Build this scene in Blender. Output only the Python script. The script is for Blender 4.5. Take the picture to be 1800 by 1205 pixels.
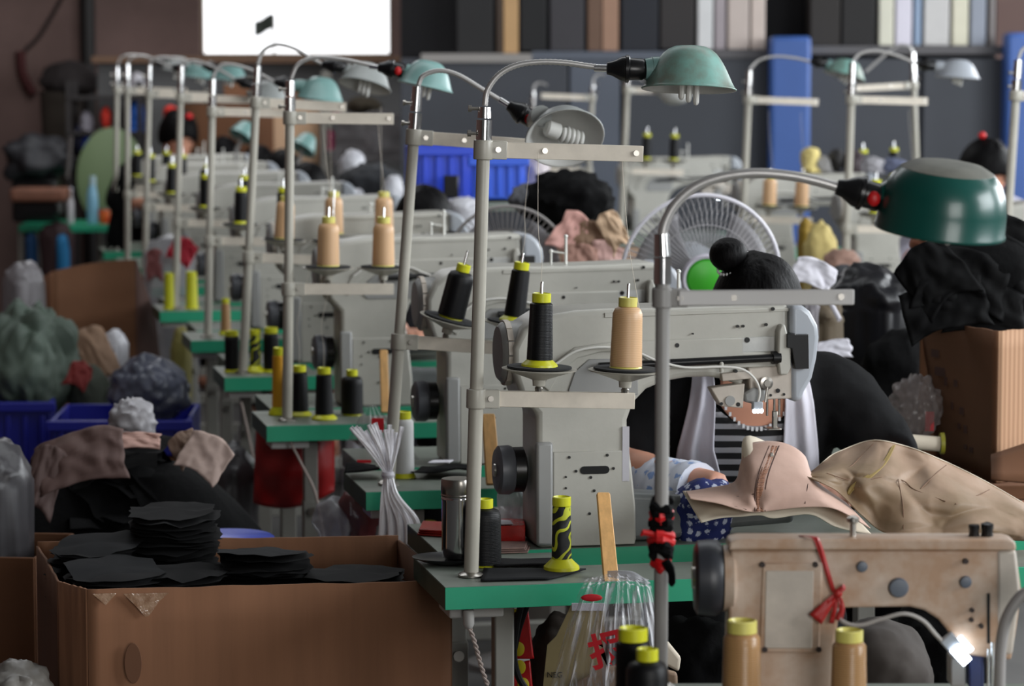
import bpy, bmesh, math, random
from mathutils import Vector as V, Matrix, Quaternion, noise
R = math.radians
for o in list(bpy.data.objects):
    bpy.data.objects.remove(o)
SC = bpy.context.scene
COL = SC.collection
random.seed(7)

# ------------------------------------------------------------------ camera, light, exposure
FPX = 5200.0
EYE = V((0, 0, 1.6))
PITCH = math.atan(492.5 / FPX)
cd = bpy.data.cameras.new('camera')
cam = bpy.data.objects.new('camera', cd)
COL.objects.link(cam)
cam.location = EYE
cam.rotation_euler = (R(90) - PITCH, 0, 0)
cd.sensor_width = 36
cd.lens = FPX * 36 / 1800
cd.clip_end = 60
cd.dof.use_dof = True
cd.dof.focus_distance = 4.86
cd.dof.aperture_fstop = 6.3
SC.camera = cam
SC.view_settings.view_transform = 'Standard'
SC.view_settings.look = 'None'
SC.view_settings.gamma = 1
SC.view_settings.use_curve_mapping = False
SC.view_settings.exposure = 0.0
wd = bpy.data.worlds.new('world')
SC.world = wd
wd.use_nodes = True
wd.node_tree.nodes['Background'].inputs[0].default_value = (0.75, 0.86, 1, 1)
wd.node_tree.nodes['Background'].inputs[1].default_value = 0.4


def area(name, loc, target, sx, sy, power, col):
    l = bpy.data.lights.new(name, 'AREA')
    l.shape = 'RECTANGLE'
    l.size, l.size_y, l.energy, l.color = sx, sy, power, col
    o = bpy.data.objects.new(name, l)
    COL.objects.link(o)
    o.location = loc
    o.rotation_euler = (V(target) - V(loc)).to_track_quat('-Z', 'Y').to_euler()
    return o


# daylight through the three windows of the wall on the right, plus added fills: rear right, behind the camera, overhead
area('window_and_fill_light', (4.75, 3.2, 2.5), (0.2, 4.2, 1.0), 2.6, 1.7, 190, (0.93, 0.97, 1))
area('window_and_fill_light', (4.75, 7.2, 2.5), (0.2, 7.6, 1.0), 2.6, 1.7, 170, (0.93, 0.97, 1))
area('window_and_fill_light', (4.75, 11.2, 2.5), (0.2, 11.4, 1.0), 2.6, 1.7, 170, (0.93, 0.97, 1))
area('window_and_fill_light', (4.75, 15.0, 2.5), (0.0, 15.6, 1.0), 2.6, 1.7, 150, (0.95, 0.97, 1))  # fill added for the dim rear; the wall has no window here
area('front_fill_light', (2.4, -2.6, 2.1), (0.6, 5.0, 1.0), 2.6, 2.2, 150, (1, 0.98, 0.95))  # unseen fill added behind the camera to brighten surfaces facing it
area('overhead_fill_light', (-1.6, 13.6, 3.9), (-1.6, 13.7, 0.5), 1.2, 4.0, 70, (0.97, 0.98, 1))  # overhead fill added to brighten the dim left rear
area('overhead_fill_light', (1.2, 6.5, 3.9), (1.0, 6.6, 0.5), 1.2, 9.0, 90, (0.95, 0.98, 1))  # overhead fill under the closed ceiling, no roof opening there

# ------------------------------------------------------------------ helpers


def P(px, py, Y):
    """the point of the plane at distance Y that the photograph shows at pixel px, py"""
    x, u = (px - 900) / FPX, (602.5 - py) / FPX
    c, s = math.cos(PITCH), math.sin(PITCH)
    d = V((x, c + u * s, -s + u * c))
    return EYE + d * (Y / d.y)


def onz(px, Y, z):
    """the point at distance Y and height z that falls on pixel column px"""
    return V(((px - 900) / FPX * (Y * math.cos(PITCH) + (EYE.z - z) * math.sin(PITCH)), Y, z))


def lin(c):
    out = []
    for v in c[:3]:
        v = v / 255.0
        out.append(v / 12.92 if v <= 0.04045 else ((v + 0.055) / 1.055) ** 2.4)
    return (*out, 1)


MATS = {}


def mat(name, col, rough=0.55, metal=0.0, var=0.0, scale=8.0, bump=0.0, bscale=60.0, col2=None, emit=None, alpha=1.0, stretch=None, spec=None, trans=0.0, coat=0.0):
    if name in MATS:
        return MATS[name]
    m = bpy.data.materials.new(name)
    m.use_nodes = True
    nt = m.node_tree
    b = nt.nodes['Principled BSDF']
    b.inputs['Base Color'].default_value = lin(col)
    b.inputs['Roughness'].default_value = rough
    b.inputs['Metallic'].default_value = metal
    if spec is not None:
        b.inputs['Specular IOR Level'].default_value = spec
    if alpha < 1:
        b.inputs['Alpha'].default_value = alpha
    if trans:
        b.inputs['Transmission Weight'].default_value = trans
    if coat:
        b.inputs['Coat Weight'].default_value = coat
        b.inputs['Coat Roughness'].default_value = 0.08
    if emit:
        b.inputs['Emission Color'].default_value = lin(emit[0])
        b.inputs['Emission Strength'].default_value = emit[1]
    tc = None
    if var or bump:
        tc = nt.nodes.new('ShaderNodeTexCoord')
        mp = nt.nodes.new('ShaderNodeMapping')
        if stretch:
            mp.inputs['Scale'].default_value = stretch
        nt.links.new(tc.outputs['Object'], mp.inputs['Vector'])
    if var:
        n = nt.nodes.new('ShaderNodeTexNoise')
        n.inputs['Scale'].default_value = scale
        n.inputs['Detail'].default_value = 5
        n.inputs['Roughness'].default_value = 0.6
        nt.links.new(mp.outputs[0], n.inputs['Vector'])
        r = nt.nodes.new('ShaderNodeValToRGB')
        a = lin(col)
        c2 = lin(col2) if col2 else tuple(max(0, v * (1 - var)) for v in a[:3]) + (1,)
        r.color_ramp.elements[0].position = 0.36
        r.color_ramp.elements[1].position = 0.64
        r.color_ramp.elements[0].color = c2
        r.color_ramp.elements[1].color = a
        nt.links.new(n.outputs['Fac'], r.inputs['Fac'])
        nt.links.new(r.outputs['Color'], b.inputs['Base Color'])
    if bump:
        n2 = nt.nodes.new('ShaderNodeTexNoise')
        n2.inputs['Scale'].default_value = bscale
        n2.inputs['Detail'].default_value = 3
        nt.links.new(mp.outputs[0], n2.inputs['Vector'])
        bp = nt.nodes.new('ShaderNodeBump')
        bp.inputs['Strength'].default_value = bump
        bp.inputs['Distance'].default_value = 0.01
        nt.links.new(n2.outputs['Fac'], bp.inputs['Height'])
        nt.links.new(bp.outputs['Normal'], b.inputs['Normal'])
    MATS[name] = m
    return m


def wave_mat(name, c1, c2, scale, axis='Z', dist=0.5, rough=0.7, bump=0.0, thr=(0.45, 0.55), spec=0.5):
    """two colours in bands (stripes, windings, corrugation)"""
    if name in MATS:
        return MATS[name]
    m = bpy.data.materials.new(name)
    m.use_nodes = True
    nt = m.node_tree
    b = nt.nodes['Principled BSDF']
    b.inputs['Roughness'].default_value = rough
    b.inputs['Specular IOR Level'].default_value = spec
    tc = nt.nodes.new('ShaderNodeTexCoord')
    w = nt.nodes.new('ShaderNodeTexWave')
    w.bands_direction = axis
    w.inputs['Scale'].default_value = scale
    w.inputs['Distortion'].default_value = dist
    w.inputs['Detail'].default_value = 1
    nt.links.new(tc.outputs['Object'], w.inputs['Vector'])
    r = nt.nodes.new('ShaderNodeValToRGB')
    r.color_ramp.elements[0].position, r.color_ramp.elements[1].position = thr
    r.color_ramp.elements[0].color = lin(c1)
    r.color_ramp.elements[1].color = lin(c2)
    nt.links.new(w.outputs['Fac'], r.inputs['Fac'])
    nt.links.new(r.outputs['Color'], b.inputs['Base Color'])
    if bump:
        bp = nt.nodes.new('ShaderNodeBump')
        bp.inputs['Strength'].default_value = bump
        bp.inputs['Distance'].default_value = 0.003
        nt.links.new(w.outputs['Fac'], bp.inputs['Height'])
        nt.links.new(bp.outputs['Normal'], b.inputs['Normal'])
    MATS[name] = m
    return m


def dot_mat(name, base, dot, scale, size=0.35, rough=0.8):
    """small round flowers printed on cloth"""
    if name in MATS:
        return MATS[name]
    m = bpy.data.materials.new(name)
    m.use_nodes = True
    nt = m.node_tree
    b = nt.nodes['Principled BSDF']
    b.inputs['Roughness'].default_value = rough
    tc = nt.nodes.new('ShaderNodeTexCoord')
    v = nt.nodes.new('ShaderNodeTexVoronoi')
    v.inputs['Scale'].default_value = scale
    v.inputs['Randomness'].default_value = 0.35
    nt.links.new(tc.outputs['Object'], v.inputs['Vector'])
    n = nt.nodes.new('ShaderNodeTexNoise')
    n.inputs['Scale'].default_value = scale * 5
    nt.links.new(tc.outputs['Object'], n.inputs['Vector'])
    ad = nt.nodes.new('ShaderNodeMath')
    ad.operation = 'MULTIPLY_ADD'
    nt.links.new(n.outputs['Fac'], ad.inputs[0])
    ad.inputs[1].default_value = 0.5
    nt.links.new(v.outputs['Distance'], ad.inputs[2])
    r = nt.nodes.new('ShaderNodeValToRGB')
    r.color_ramp.elements[0].position = size + 0.2
    r.color_ramp.elements[1].position = size + 0.28
    r.color_ramp.elements[0].color = lin(dot)
    r.color_ramp.elements[1].color = lin(base)
    nt.links.new(ad.outputs[0], r.inputs['Fac'])
    nt.links.new(r.outputs['Color'], b.inputs['Base Color'])
    MATS[name] = m
    return m


def wmx(o):
    m = o.matrix_basis.copy()
    while o.parent:
        o = o.parent
        m = o.matrix_basis @ m
    return m


def tag(o, label=None, cat=None, group=None, kind=None):
    if label:
        o['label'] = label
    if cat:
        o['category'] = cat
    if group:
        o['group'] = group
    if kind:
        o['kind'] = kind
    return o


def thing(name, label, cat, loc=(0, 0, 0), rz=0.0, group=None, rot=None):
    o = bpy.data.objects.new(name, None)
    COL.objects.link(o)
    o.empty_display_size = 0.1
    o.location = loc
    o.rotation_euler = rot if rot else (0, 0, rz)
    o.matrix_basis = Matrix.LocRotScale(V(loc), o.rotation_euler, None)
    return tag(o, label, cat, group)


def link(name, me, parent=None):
    o = bpy.data.objects.new(name, me)
    COL.objects.link(o)
    if parent:
        o.parent = parent
    return o


def copy_tree(o, parent=None):
    c = o.copy()
    COL.objects.link(c)
    if parent:
        c.parent = parent
    for ch in [x for x in o.children]:
        copy_tree(ch, c)
    return c


def basis(z, xhint=V((1, 0, 0))):
    z = z.normalized()
    x = xhint - z * xhint.dot(z)
    if x.length < 1e-5:
        x = V((0, 1, 0)) - z * z.y
    x.normalize()
    return x, z.cross(x), z


def smooth_path(pts, n=8):
    """Catmull-Rom through the points"""
    pts = [V(p) for p in pts]
    if len(pts) < 3:
        return pts
    q = [pts[0] * 2 - pts[1]] + pts + [pts[-1] * 2 - pts[-2]]
    out = []
    for i in range(1, len(q) - 2):
        a, b, c, d = q[i - 1], q[i], q[i + 1], q[i + 2]
        for k in range(n):
            t = k / n
            out.append(0.5 * ((2 * b) + (c - a) * t + (2 * a - 5 * b + 4 * c - d) * t * t + (3 * b - a - 3 * c + d) * t ** 3))
    out.append(pts[-1])
    return out


class MB:
    def __init__(self):
        self.bm = bmesh.new()

    def box(self, c, s, M=None, taper=1.0):
        c, h = V(c), V(s) * 0.5
        vs = []
        for z in (-1, 1):
            t = taper if z > 0 else 1.0
            for x, y in ((-1, -1), (1, -1), (1, 1), (-1, 1)):
                p = V((x * h.x * t, y * h.y * t, z * h.z)) + c
                vs.append(self.bm.verts.new(M @ p if M else p))
        for f in ((3, 2, 1, 0), (4, 5, 6, 7), (0, 1, 5, 4), (1, 2, 6, 5), (2, 3, 7, 6), (3, 0, 4, 7)):
            self.bm.faces.new([vs[i] for i in f])
        return self

    def bar(self, a, b, w, h, up=V((0, 0, 1))):
        a, b = V(a), V(b)
        x = (b - a).normalized()
        y = up.cross(x).normalized()
        z = x.cross(y)
        M = Matrix((x, y, z)).transposed().to_4x4()
        M.translation = (a + b) / 2
        return self.box((0, 0, 0), ((b - a).length, w, h), M)

    def tube(self, pts, r, seg=10, cap=True):
        pts = [V(p) for p in pts]
        n = len(pts)
        rs = r if isinstance(r, (list, tuple)) else [r] * n
        x = None
        rings = []
        for i, p in enumerate(pts):
            t = (pts[min(i + 1, n - 1)] - pts[max(i - 1, 0)])
            if t.length < 1e-9:
                t = V((0, 0, 1))
            t.normalize()
            if x is None:
                x = V((1, 0, 0)) if abs(t.x) < 0.9 else V((0, 1, 0))
            x = x - t * x.dot(t)
            x.normalize()
            y = t.cross(x)
            rings.append([self.bm.verts.new(p + (x * math.cos(a) + y * math.sin(a)) * rs[i]) for a in [2 * math.pi * k / seg for k in range(seg)]])
        for a, b in zip(rings, rings[1:]):
            for k in range(seg):
                self.bm.faces.new((a[k], a[(k + 1) % seg], b[(k + 1) % seg], b[k]))
        if cap:
            self.bm.faces.new(list(reversed(rings[0])))
            self.bm.faces.new(rings[-1])
        return self

    def cyl(self, a, b, r, r2=None, seg=16):
        return self.tube([a, b], [r, r if r2 is None else r2], seg)

    def lathe(self, prof, o=(0, 0, 0), axis=(0, 0, 1), seg=24, close=True, sx=1.0, sy=1.0):
        x, y, z = basis(V(axis))
        o = V(o)
        rings = []
        for r, h in prof:
            if r < 1e-6:
                rings.append([self.bm.verts.new(o + z * h)])
            else:
                rings.append([self.bm.verts.new(o + (x * math.cos(a) * sx + y * math.sin(a) * sy) * r + z * h) for a in [2 * math.pi * k / seg for k in range(seg)]])
        for a, b in zip(rings, rings[1:]):
            for k in range(seg):
                k2 = (k + 1) % seg
                if len(a) == 1 and len(b) == 1:
                    continue
                if len(a) == 1:
                    self.bm.faces.new((a[0], b[k2], b[k]))
                elif len(b) == 1:
                    self.bm.faces.new((a[k], a[k2], b[0]))
                else:
                    self.bm.faces.new((a[k], a[k2], b[k2], b[k]))
        if close:
            if len(rings[0]) > 1:
                self.bm.faces.new(list(reversed(rings[0])))
            if len(rings[-1]) > 1:
                self.bm.faces.new(rings[-1])
        return self

    def prism(self, poly, y0, y1):
        """outline in x,z pushed from y0 to y1"""
        a = [self.bm.verts.new((x, y0, z)) for x, z in poly]
        b = [self.bm.verts.new((x, y1, z)) for x, z in poly]
        n = len(poly)
        self.bm.faces.new(a)
        self.bm.faces.new(list(reversed(b)))
        for i in range(n):
            j = (i + 1) % n
            self.bm.faces.new((a[j], a[i], b[i], b[j]))
        return self

    def grid(self, f, nu, nv):
        g = [[self.bm.verts.new(f(i / nu, j / nv)) for j in range(nv + 1)] for i in range(nu + 1)]
        for i in range(nu):
            for j in range(nv):
                self.bm.faces.new((g[i][j], g[i + 1][j], g[i + 1][j + 1], g[i][j + 1]))
        return self

    def sphere(self, c, r, seg=16, rings=10, M=None):
        c = V(c)
        r = V(r) if hasattr(r, '__len__') else V((r, r, r))
        rows = []
        for i in range(rings + 1):
            th = math.pi * i / rings
            z, q = math.cos(th), math.sin(th)
            k = 1 if i in (0, rings) else seg
            row = []
            for j in range(k):
                a = 2 * math.pi * j / seg
                p = V((q * math.cos(a) * r.x, q * math.sin(a) * r.y, z * r.z))
                row.append(self.bm.verts.new((M @ p if M else p) + c))
            rows.append(row)
        for a, b in zip(rows, rows[1:]):
            for j in range(seg):
                k = (j + 1) % seg
                if len(a) == 1:
                    self.bm.faces.new((a[0], b[j], b[k]))
                elif len(b) == 1:
                    self.bm.faces.new((a[j], b[0], a[k]))
                else:
                    self.bm.faces.new((a[j], b[j], b[k], a[k]))
        return self

    def blob(self, c, r, amp=0.25, freq=4.0, seed=0, sub=4, flat=None, fold=0.0, ffreq=18.0, vst=1.0):
        """a crumpled lump: bags, sacks, heaps of cloth"""
        t = bmesh.new()
        bmesh.ops.create_icosphere(t, subdivisions=sub, radius=1)
        r = V(r)
        off = V((seed * 3.17, seed * 1.31, seed * 7.7))
        mp = {}
        for v in t.verts:
            d = v.co.normalized()
            w = V((d.x * r.x, d.y * r.y, d.z * r.z))
            k = 1 + amp * noise.fractal(w * freq + off, 0.9, 2.1, 4)
            if fold:
                q = noise.noise(w * ffreq * 0.35 + off * 2)
                ds = noise.voronoi(V((w.x, w.y, w.z * vst)) * ffreq + off + V((q, q, q)) * 0.8)[0]
                k += fold * (min(ds[1] - ds[0], 0.8) * 2.2 - 0.6)
            p = w * k
            if flat is not None:
                p.z = max(p.z, flat)
            mp[v] = self.bm.verts.new(V(c) + p)
        for f in t.faces:
            self.bm.faces.new([mp[v] for v in f.verts])
        t.free()
        return self

    def xf(self, M):
        for v in self.bm.verts:
            v.co = M @ v.co
        return self

    def build(self, name, m, parent=None, world=False, angle=35, bevel=0, seg=2, solid=0, sub=0, m2=None, kind=None, label=None, flatshade=False, offset=0):
        if world and parent:
            self.xf(wmx(parent).inverted())
        bmesh.ops.recalc_face_normals(self.bm, faces=self.bm.faces[:])
        me = bpy.data.meshes.new(name)
        self.bm.to_mesh(me)
        self.bm.free()
        me.materials.append(m)
        if m2:
            me.materials.append(m2)
        if not flatshade:
            me.polygons.foreach_set('use_smooth', [True] * len(me.polygons))
            me.set_sharp_from_angle(angle=R(angle))
        o = link(name, me, parent)
        if sub:
            s = o.modifiers.new('subdivision', 'SUBSURF')
            s.levels = s.render_levels = sub
        if solid:
            s = o.modifiers.new('thickness', 'SOLIDIFY')
            s.thickness = solid
            s.offset = offset
            if m2:
                s.material_offset = 1
        if bevel:
            b = o.modifiers.new('edge', 'BEVEL')
            b.width, b.segments, b.limit_method, b.angle_limit = bevel, seg, 'ANGLE', R(40)
        if kind:
            o['kind'] = kind
        if label:
            o['label'] = label
        return o


ROW = R(11.6)
PX = V((math.cos(ROW), math.sin(ROW), 0))      # along a table of the row
RX = V((-math.sin(ROW), math.cos(ROW), 0))     # along the row, away from the camera

# ------------------------------------------------------------------ materials
M_enamel = mat('ivory_enamel', (184, 182, 173), 0.38, var=0.10, scale=9, bump=0.03, bscale=90)
M_enamel2 = mat('grey_enamel', (150, 150, 148), 0.4, var=0.08, scale=9)
M_endcap = mat('pale_blue_grey_plastic', (168, 173, 180), 0.3)
M_beige = mat('worn_beige_enamel', (200, 182, 166), 0.42, var=0.3, scale=13, col2=(172, 138, 110), bump=0.05, bscale=50)
M_beigeplate = mat('pale_worn_enamel', (198, 188, 176), 0.5, var=0.2, scale=16)
M_dark = mat('black_plastic', (16, 16, 18), 0.3)
M_darkgrey = mat('dark_grey_plastic', (84, 86, 92), 0.4)
M_steel = mat('brushed_steel', (176, 172, 165), 0.28, 1.0)
M_chrome = mat('chrome', (215, 215, 215), 0.14, 1.0)
M_goose = mat('gooseneck_steel', (196, 194, 192), 0.34, 0.55)
M_pole = mat('cream_painted_tube', (178, 174, 162), 0.35, var=0.08, scale=20)
M_arm = mat('cream_painted_bar', (222, 212, 196), 0.45, var=0.12, scale=25)
M_pole_grey = mat('grey_painted_tube', (150, 148, 145), 0.38)
M_green = mat('green_edge_band', (42, 162, 122), 0.42, var=0.08, scale=12)
M_lam = mat('grey_green_laminate', (118, 126, 116), 0.45, var=0.15, scale=14)
M_side = mat('shade_tinted_green_edge', (60, 82, 66), 0.5, var=0.2, scale=9)  # shade on the left board sides is put into this darker green
M_leg = mat('grey_painted_steel', (150, 148, 140), 0.45, var=0.1, scale=6)
M_teal = mat('worn_teal_enamel', (120, 168, 158), 0.42, var=0.3, scale=17, col2=(116, 124, 112), bump=0.03, bscale=30)
M_teal2 = mat('teal_enamel', (122, 160, 156), 0.35, var=0.15, scale=12)
M_shadein = mat('white_enamel_lining', (200, 200, 196), 0.5)
M_greyshade = mat('grey_enamel_shade', (148, 152, 150), 0.42, var=0.1, scale=14)
M_dgreen = mat('dark_green_gloss', (12, 78, 70), 0.3, var=0.12, scale=8, coat=0.12)
M_dgreentop = mat('dusty_green_top', (120, 120, 110), 0.6, var=0.3, scale=20)
M_bulb = mat('white_lamp_glass', (225, 225, 220), 0.25)
M_red = mat('red_plastic', (200, 20, 24), 0.45)
M_yel = mat('yellow_green_plastic', (205, 205, 35), 0.35)
M_yel2 = mat('pale_yellow_plastic', (215, 205, 110), 0.35)
M_blackthread = wave_mat('black_thread', (7, 7, 9), (12, 13, 16), 130, 'Z', 1.5, 0.45, 0.12, spec=0.3)
M_tanthread = wave_mat('tan_thread', (205, 164, 122), (214, 174, 132), 110, 'Z', 2.0, 0.42, 0.03)
M_goldthread = wave_mat('golden_thread', (158, 118, 76), (184, 144, 100), 110, 'Z', 2.0, 0.27, 0.15)
M_whitethread = wave_mat('white_thread', (190, 190, 190), (222, 222, 220), 110, 'Z', 2.0, 0.5, 0.3)
M_orangethread = wave_mat('orange_thread', (215, 150, 25), (235, 175, 40), 110, 'Z', 2.0, 0.5, 0.3)
M_patch = wave_mat('black_thread_on_yellow_tube', (20, 21, 22), (190, 195, 40), 24, 'DIAGONAL', 12.0, 0.5, 0.2, (0.74, 0.8))
M_pad = mat('black_felt', (30, 31, 33), 0.9)
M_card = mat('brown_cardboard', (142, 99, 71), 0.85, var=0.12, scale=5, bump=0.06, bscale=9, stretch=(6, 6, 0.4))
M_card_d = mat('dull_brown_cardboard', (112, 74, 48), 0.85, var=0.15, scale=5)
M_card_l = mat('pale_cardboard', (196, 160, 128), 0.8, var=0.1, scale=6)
M_corr = wave_mat('ribbed_cardboard', (168, 128, 98), (184, 144, 112), 30, 'X', 0.3, 0.8, 0.3, (0.1, 0.9))
M_cloth_b = mat('black_cloth', (6, 6, 7), 0.9, bump=0.3, bscale=40, spec=0.15)
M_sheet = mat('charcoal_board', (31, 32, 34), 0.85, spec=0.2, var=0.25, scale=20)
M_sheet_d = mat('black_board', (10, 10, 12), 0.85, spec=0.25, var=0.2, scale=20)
M_wood = mat('pale_wood', (230, 178, 112), 0.55, var=0.2, scale=8, stretch=(12, 12, 1))
M_white = mat('white_cloth', (214, 212, 220), 0.8, bump=0.1, bscale=30)
M_skin = mat('skin', (206, 148, 122), 0.5)
M_hair = mat('black_hair', (6, 5, 6), 0.55, spec=0.12, bump=0.3, bscale=120, stretch=(1, 1, 0.2))
M_leather = mat('pink_beige_leather', (204, 170, 154), 0.6, var=0.12, scale=9, bump=0.08, bscale=40)
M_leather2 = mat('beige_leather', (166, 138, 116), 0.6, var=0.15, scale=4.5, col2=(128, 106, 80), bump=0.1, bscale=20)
M_lining = mat('cream_lining', (224, 212, 192), 0.75)
M_seam = mat('dark_seam', (70, 45, 38), 0.8)
M_zip = wave_mat('zip_teeth', (120, 76, 58), (196, 142, 112), 160, 'Z', 0.0, 0.4, 0.6, (0.3, 0.7))
M_blue = mat('blue_plastic', (28, 66, 200), 0.4)
M_navy_pl = mat('deep_blue_plastic', (24, 30, 140), 0.4)
M_redbag = mat('red_bag_cloth', (160, 16, 18), 0.5, var=0.2, scale=6)
M_led = mat('lit_led', (255, 255, 255), 0.4, emit=((225, 240, 255), 14))
M_clear = mat('clear_film', (226, 228, 230), 0.12, alpha=0.16, spec=0.8)
M_film = mat('milky_film', (205, 206, 212), 0.22, alpha=0.55, spec=0.7, var=0.2, scale=16)
M_whitebag = mat('white_plastic_bag', (200, 200, 206), 0.35, bump=0.2, bscale=30)

# ------------------------------------------------------------------ the room
M_wall_b = mat('brown_stained_wall', (124, 100, 94), 0.85, var=0.35, scale=1.2)
M_wall_l = mat('dark_red_brown_wall', (92, 66, 60), 0.9, var=0.4, scale=1.5)
M_wall_r = mat('grey_plaster', (140, 140, 138), 0.9, var=0.1, scale=2)
M_floor = mat('grey_concrete', (92, 90, 88), 0.8, var=0.3, scale=1.5)
M_ceil = mat('grey_sheet_ceiling', (120, 120, 122), 0.8, var=0.1, scale=1)
M_pane = mat('bright_sky_pane', (255, 255, 255), 0.3, emit=((250, 252, 255), 1.7))
M_winframe = mat('weathered_window_frame', (120, 104, 84), 0.7)


def struct(name, mb, m, **k):
    o = mb.build(name, m, **k)
    o['kind'] = 'structure'
    return o


YB = 17.6
struct('floor', MB().box((0.3, 7.4, -0.05), (10.2, 21.0, 0.1)), M_floor)
struct('ceiling', MB().box((0.3, 7.4, 4.25), (10.2, 21.0, 0.1)), M_ceil)
struct('wall_left', MB().box((-4.75, 7.4, 2.1), (0.1, 21.0, 4.3)), M_wall_l)
struct('wall_front', MB().box((-1.9, -3.05, 2.1), (5.8, 0.1, 4.3)).box((4.5, -3.05, 2.1), (1.6, 0.1, 4.3)).box((2.35, -3.05, 3.7), (2.7, 0.1, 1.1)), M_wall_r)
w = MB()
w.box((5.3, 7.4, 0.75), (0.1, 21.0, 1.5)).box((5.3, 7.4, 3.85), (0.1, 21.0, 0.8))
for y0, y1 in ((-3.1, 1.6), (4.8, 5.6), (8.8, 9.6), (12.8, 17.9)):
    w.box((5.3, (y0 + y1) / 2, 2.48), (0.1, y1 - y0, 2.0))
struct('wall_right', w, M_wall_r)
# back wall with its window opening
wl, wr, wb = P(352, 100, YB).x, P(688, 100, YB).x, P(500, 99, YB).z
wt = wb + 0.9
w = MB()
w.box(((-4.7 + wl) / 2, YB + 0.1, 2.1), (wl + 4.7, 0.2, 4.3)).box(((5.3 + wr) / 2, YB + 0.1, 2.1), (5.3 - wr, 0.2, 4.3))
w.box(((wl + wr) / 2, YB + 0.1, wb / 2), (wr - wl, 0.2, wb)).box(((wl + wr) / 2, YB + 0.1, (wt + 4.25) / 2), (wr - wl, 0.2, 4.25 - wt))
struct('wall_back', w, M_wall_b)
o = struct('window_1', MB().box(((wl + wr) / 2, YB + 0.12, (wb + wt) / 2), (wr - wl, 0.02, wt - wb)), M_pane)
wf = MB()
for a, b in (((wl, wb), (wr, wb)), ((wl, wt), (wr, wt))):
    wf.box(((a[0] + b[0]) / 2, YB + 0.07, a[1]), (wr - wl, 0.06, 0.035))
for x in (wl, wr):
    wf.box((x, YB + 0.07, (wb + wt) / 2), (0.03, 0.06, wt - wb))
wf.build('window_frame', M_winframe, o)
fl = thing('window_flag', 'small dark flag-like scrap on a rod in the bright window', 'flag', P(482, 98, YB - 0.05))
MB().cyl(P(482, 100, YB - 0.05), P(481, 26, YB - 0.05), 0.006).build('rod', M_winframe, fl, True)
MB().grid(lambda u, v: P(447 + 34 * u, 37 - 13 * u + 27 * v + 2 * math.sin(u * 6), YB - 0.05 + 0.01 * math.sin(u * 5)), 8, 4).build('flag_cloth', mat('dark_green_grey_cloth', (70, 78, 72), 0.8), fl, True, solid=0.002)
# a dark down pipe and a sagging cable on the back wall at the left
x = P(153, 50, YB - 0.1).x
struct('trim_1', MB().tube([(x, YB - 0.08, 0.0), (x, YB - 0.08, 4.2)], 0.045, 12), mat('dark_pipe', (26, 23, 22), 0.6))
t = MB().tube(smooth_path([P(118, -20, YB - 0.011), P(70, 62, YB - 0.011), P(38, 100, YB - 0.011), P(45, 160, YB - 0.011)], 6), 0.012, 6)
tag(t.build('hanging_cable', mat('dark_cable', (38, 24, 22), 0.7)), 'dark cable slanting down the brown back wall at the far left', 'cable')
t = MB().tube(smooth_path([P(36, 90, YB - 0.026), P(40, 130, YB - 0.026), P(58, 165, YB - 0.026)], 5), 0.028, 8)
tag(t.build('red_strap', mat('dark_red_strap', (70, 24, 24), 0.8)), 'dark red strap hanging below the cable on the back wall', 'strap')
# grey boarded half wall below the window
M_half = mat('grey_half_wall', (112, 112, 112), 0.8, var=0.1, scale=2)
xa, xb = P(170, 120, 16.6).x, P(745, 120, 16.6).x
hw = struct('wall_partition', MB().box(((xa + xb) / 2, 16.66, P(0, 106, 16.6).z / 2), (xb - xa, 0.08, P(0, 106, 16.6).z)), M_half, bevel=0.006)
MB().box(((xa + xb) / 2, 16.6, P(0, 105, 16.5).z), (xb - xa + 0.04, 0.16, 0.04)).build('capping_rail', mat('brown_rail', (120, 92, 72), 0.7), hw, bevel=0.005)

# ------------------------------------------------------------------ shelf wall at the back on the right
YS = 15.1
M_panel = mat('slate_panel', (66, 69, 76), 0.6, var=0.12, scale=2)
M_panel2 = mat('blue_grey_panel', (92, 98, 110), 0.6, var=0.1, scale=2)
M_bluepost = mat('blue_painted_post', (62, 98, 168), 0.5, var=0.1, scale=3)
M_void = mat('dark_cupboard', (24, 24, 27), 0.9)
sh = thing('shelf_unit', 'long dark slate shelf unit filled with upright boards along the back', 'shelf unit', (P(1230, 0, YS).x, YS, 0))
zb = P(0, 92, YS).z
SHELF = []
xs0, xs1 = P(700, 0, YS).x, P(1768, 0, YS).x
MB().box(((xs0 + xs1) / 2, YS + 0.30, 1.5), (xs1 - xs0, 0.03, 3.0)).build('back_board', M_void, sh, True)
for a, b, m in ((702, 1000, M_panel), (1000, 1092, M_panel2), (1094, 1352, M_panel), (1416, 1620, M_panel), (1622, 1766, M_panel)):
    x0, x1 = P(a, 0, YS).x, P(b, 0, YS).x
    MB().box(((x0 + x1) / 2, YS - 0.01, (zb - 0.03) / 2), (x1 - x0 - 0.012, 0.025, zb - 0.03)).build('front_panel', m, sh, True, bevel=0.004)
for a, b, py, m in ((740, 935, 102, mat('pale_shelf_edge', (150, 146, 142), 0.7)), (935, 1215, 98, M_panel2), (1216, 1352, 95, mat('grey_shelf_edge', (96, 94, 96), 0.7)), (1416, 1768, 88, mat('grey_shelf_edge', (96, 94, 96), 0.7))):
    x0, x1, z = P(a, 0, YS).x, P(b, 0, YS).x, P(0, py, YS).z
    SHELF.append((x0, x1, z + 0.0225))
    MB().box(((x0 + x1) / 2, YS + 0.13, z), (x1 - x0, 0.34, 0.045)).build('shelf_board', m, sh, True, bevel=0.003)
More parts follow.
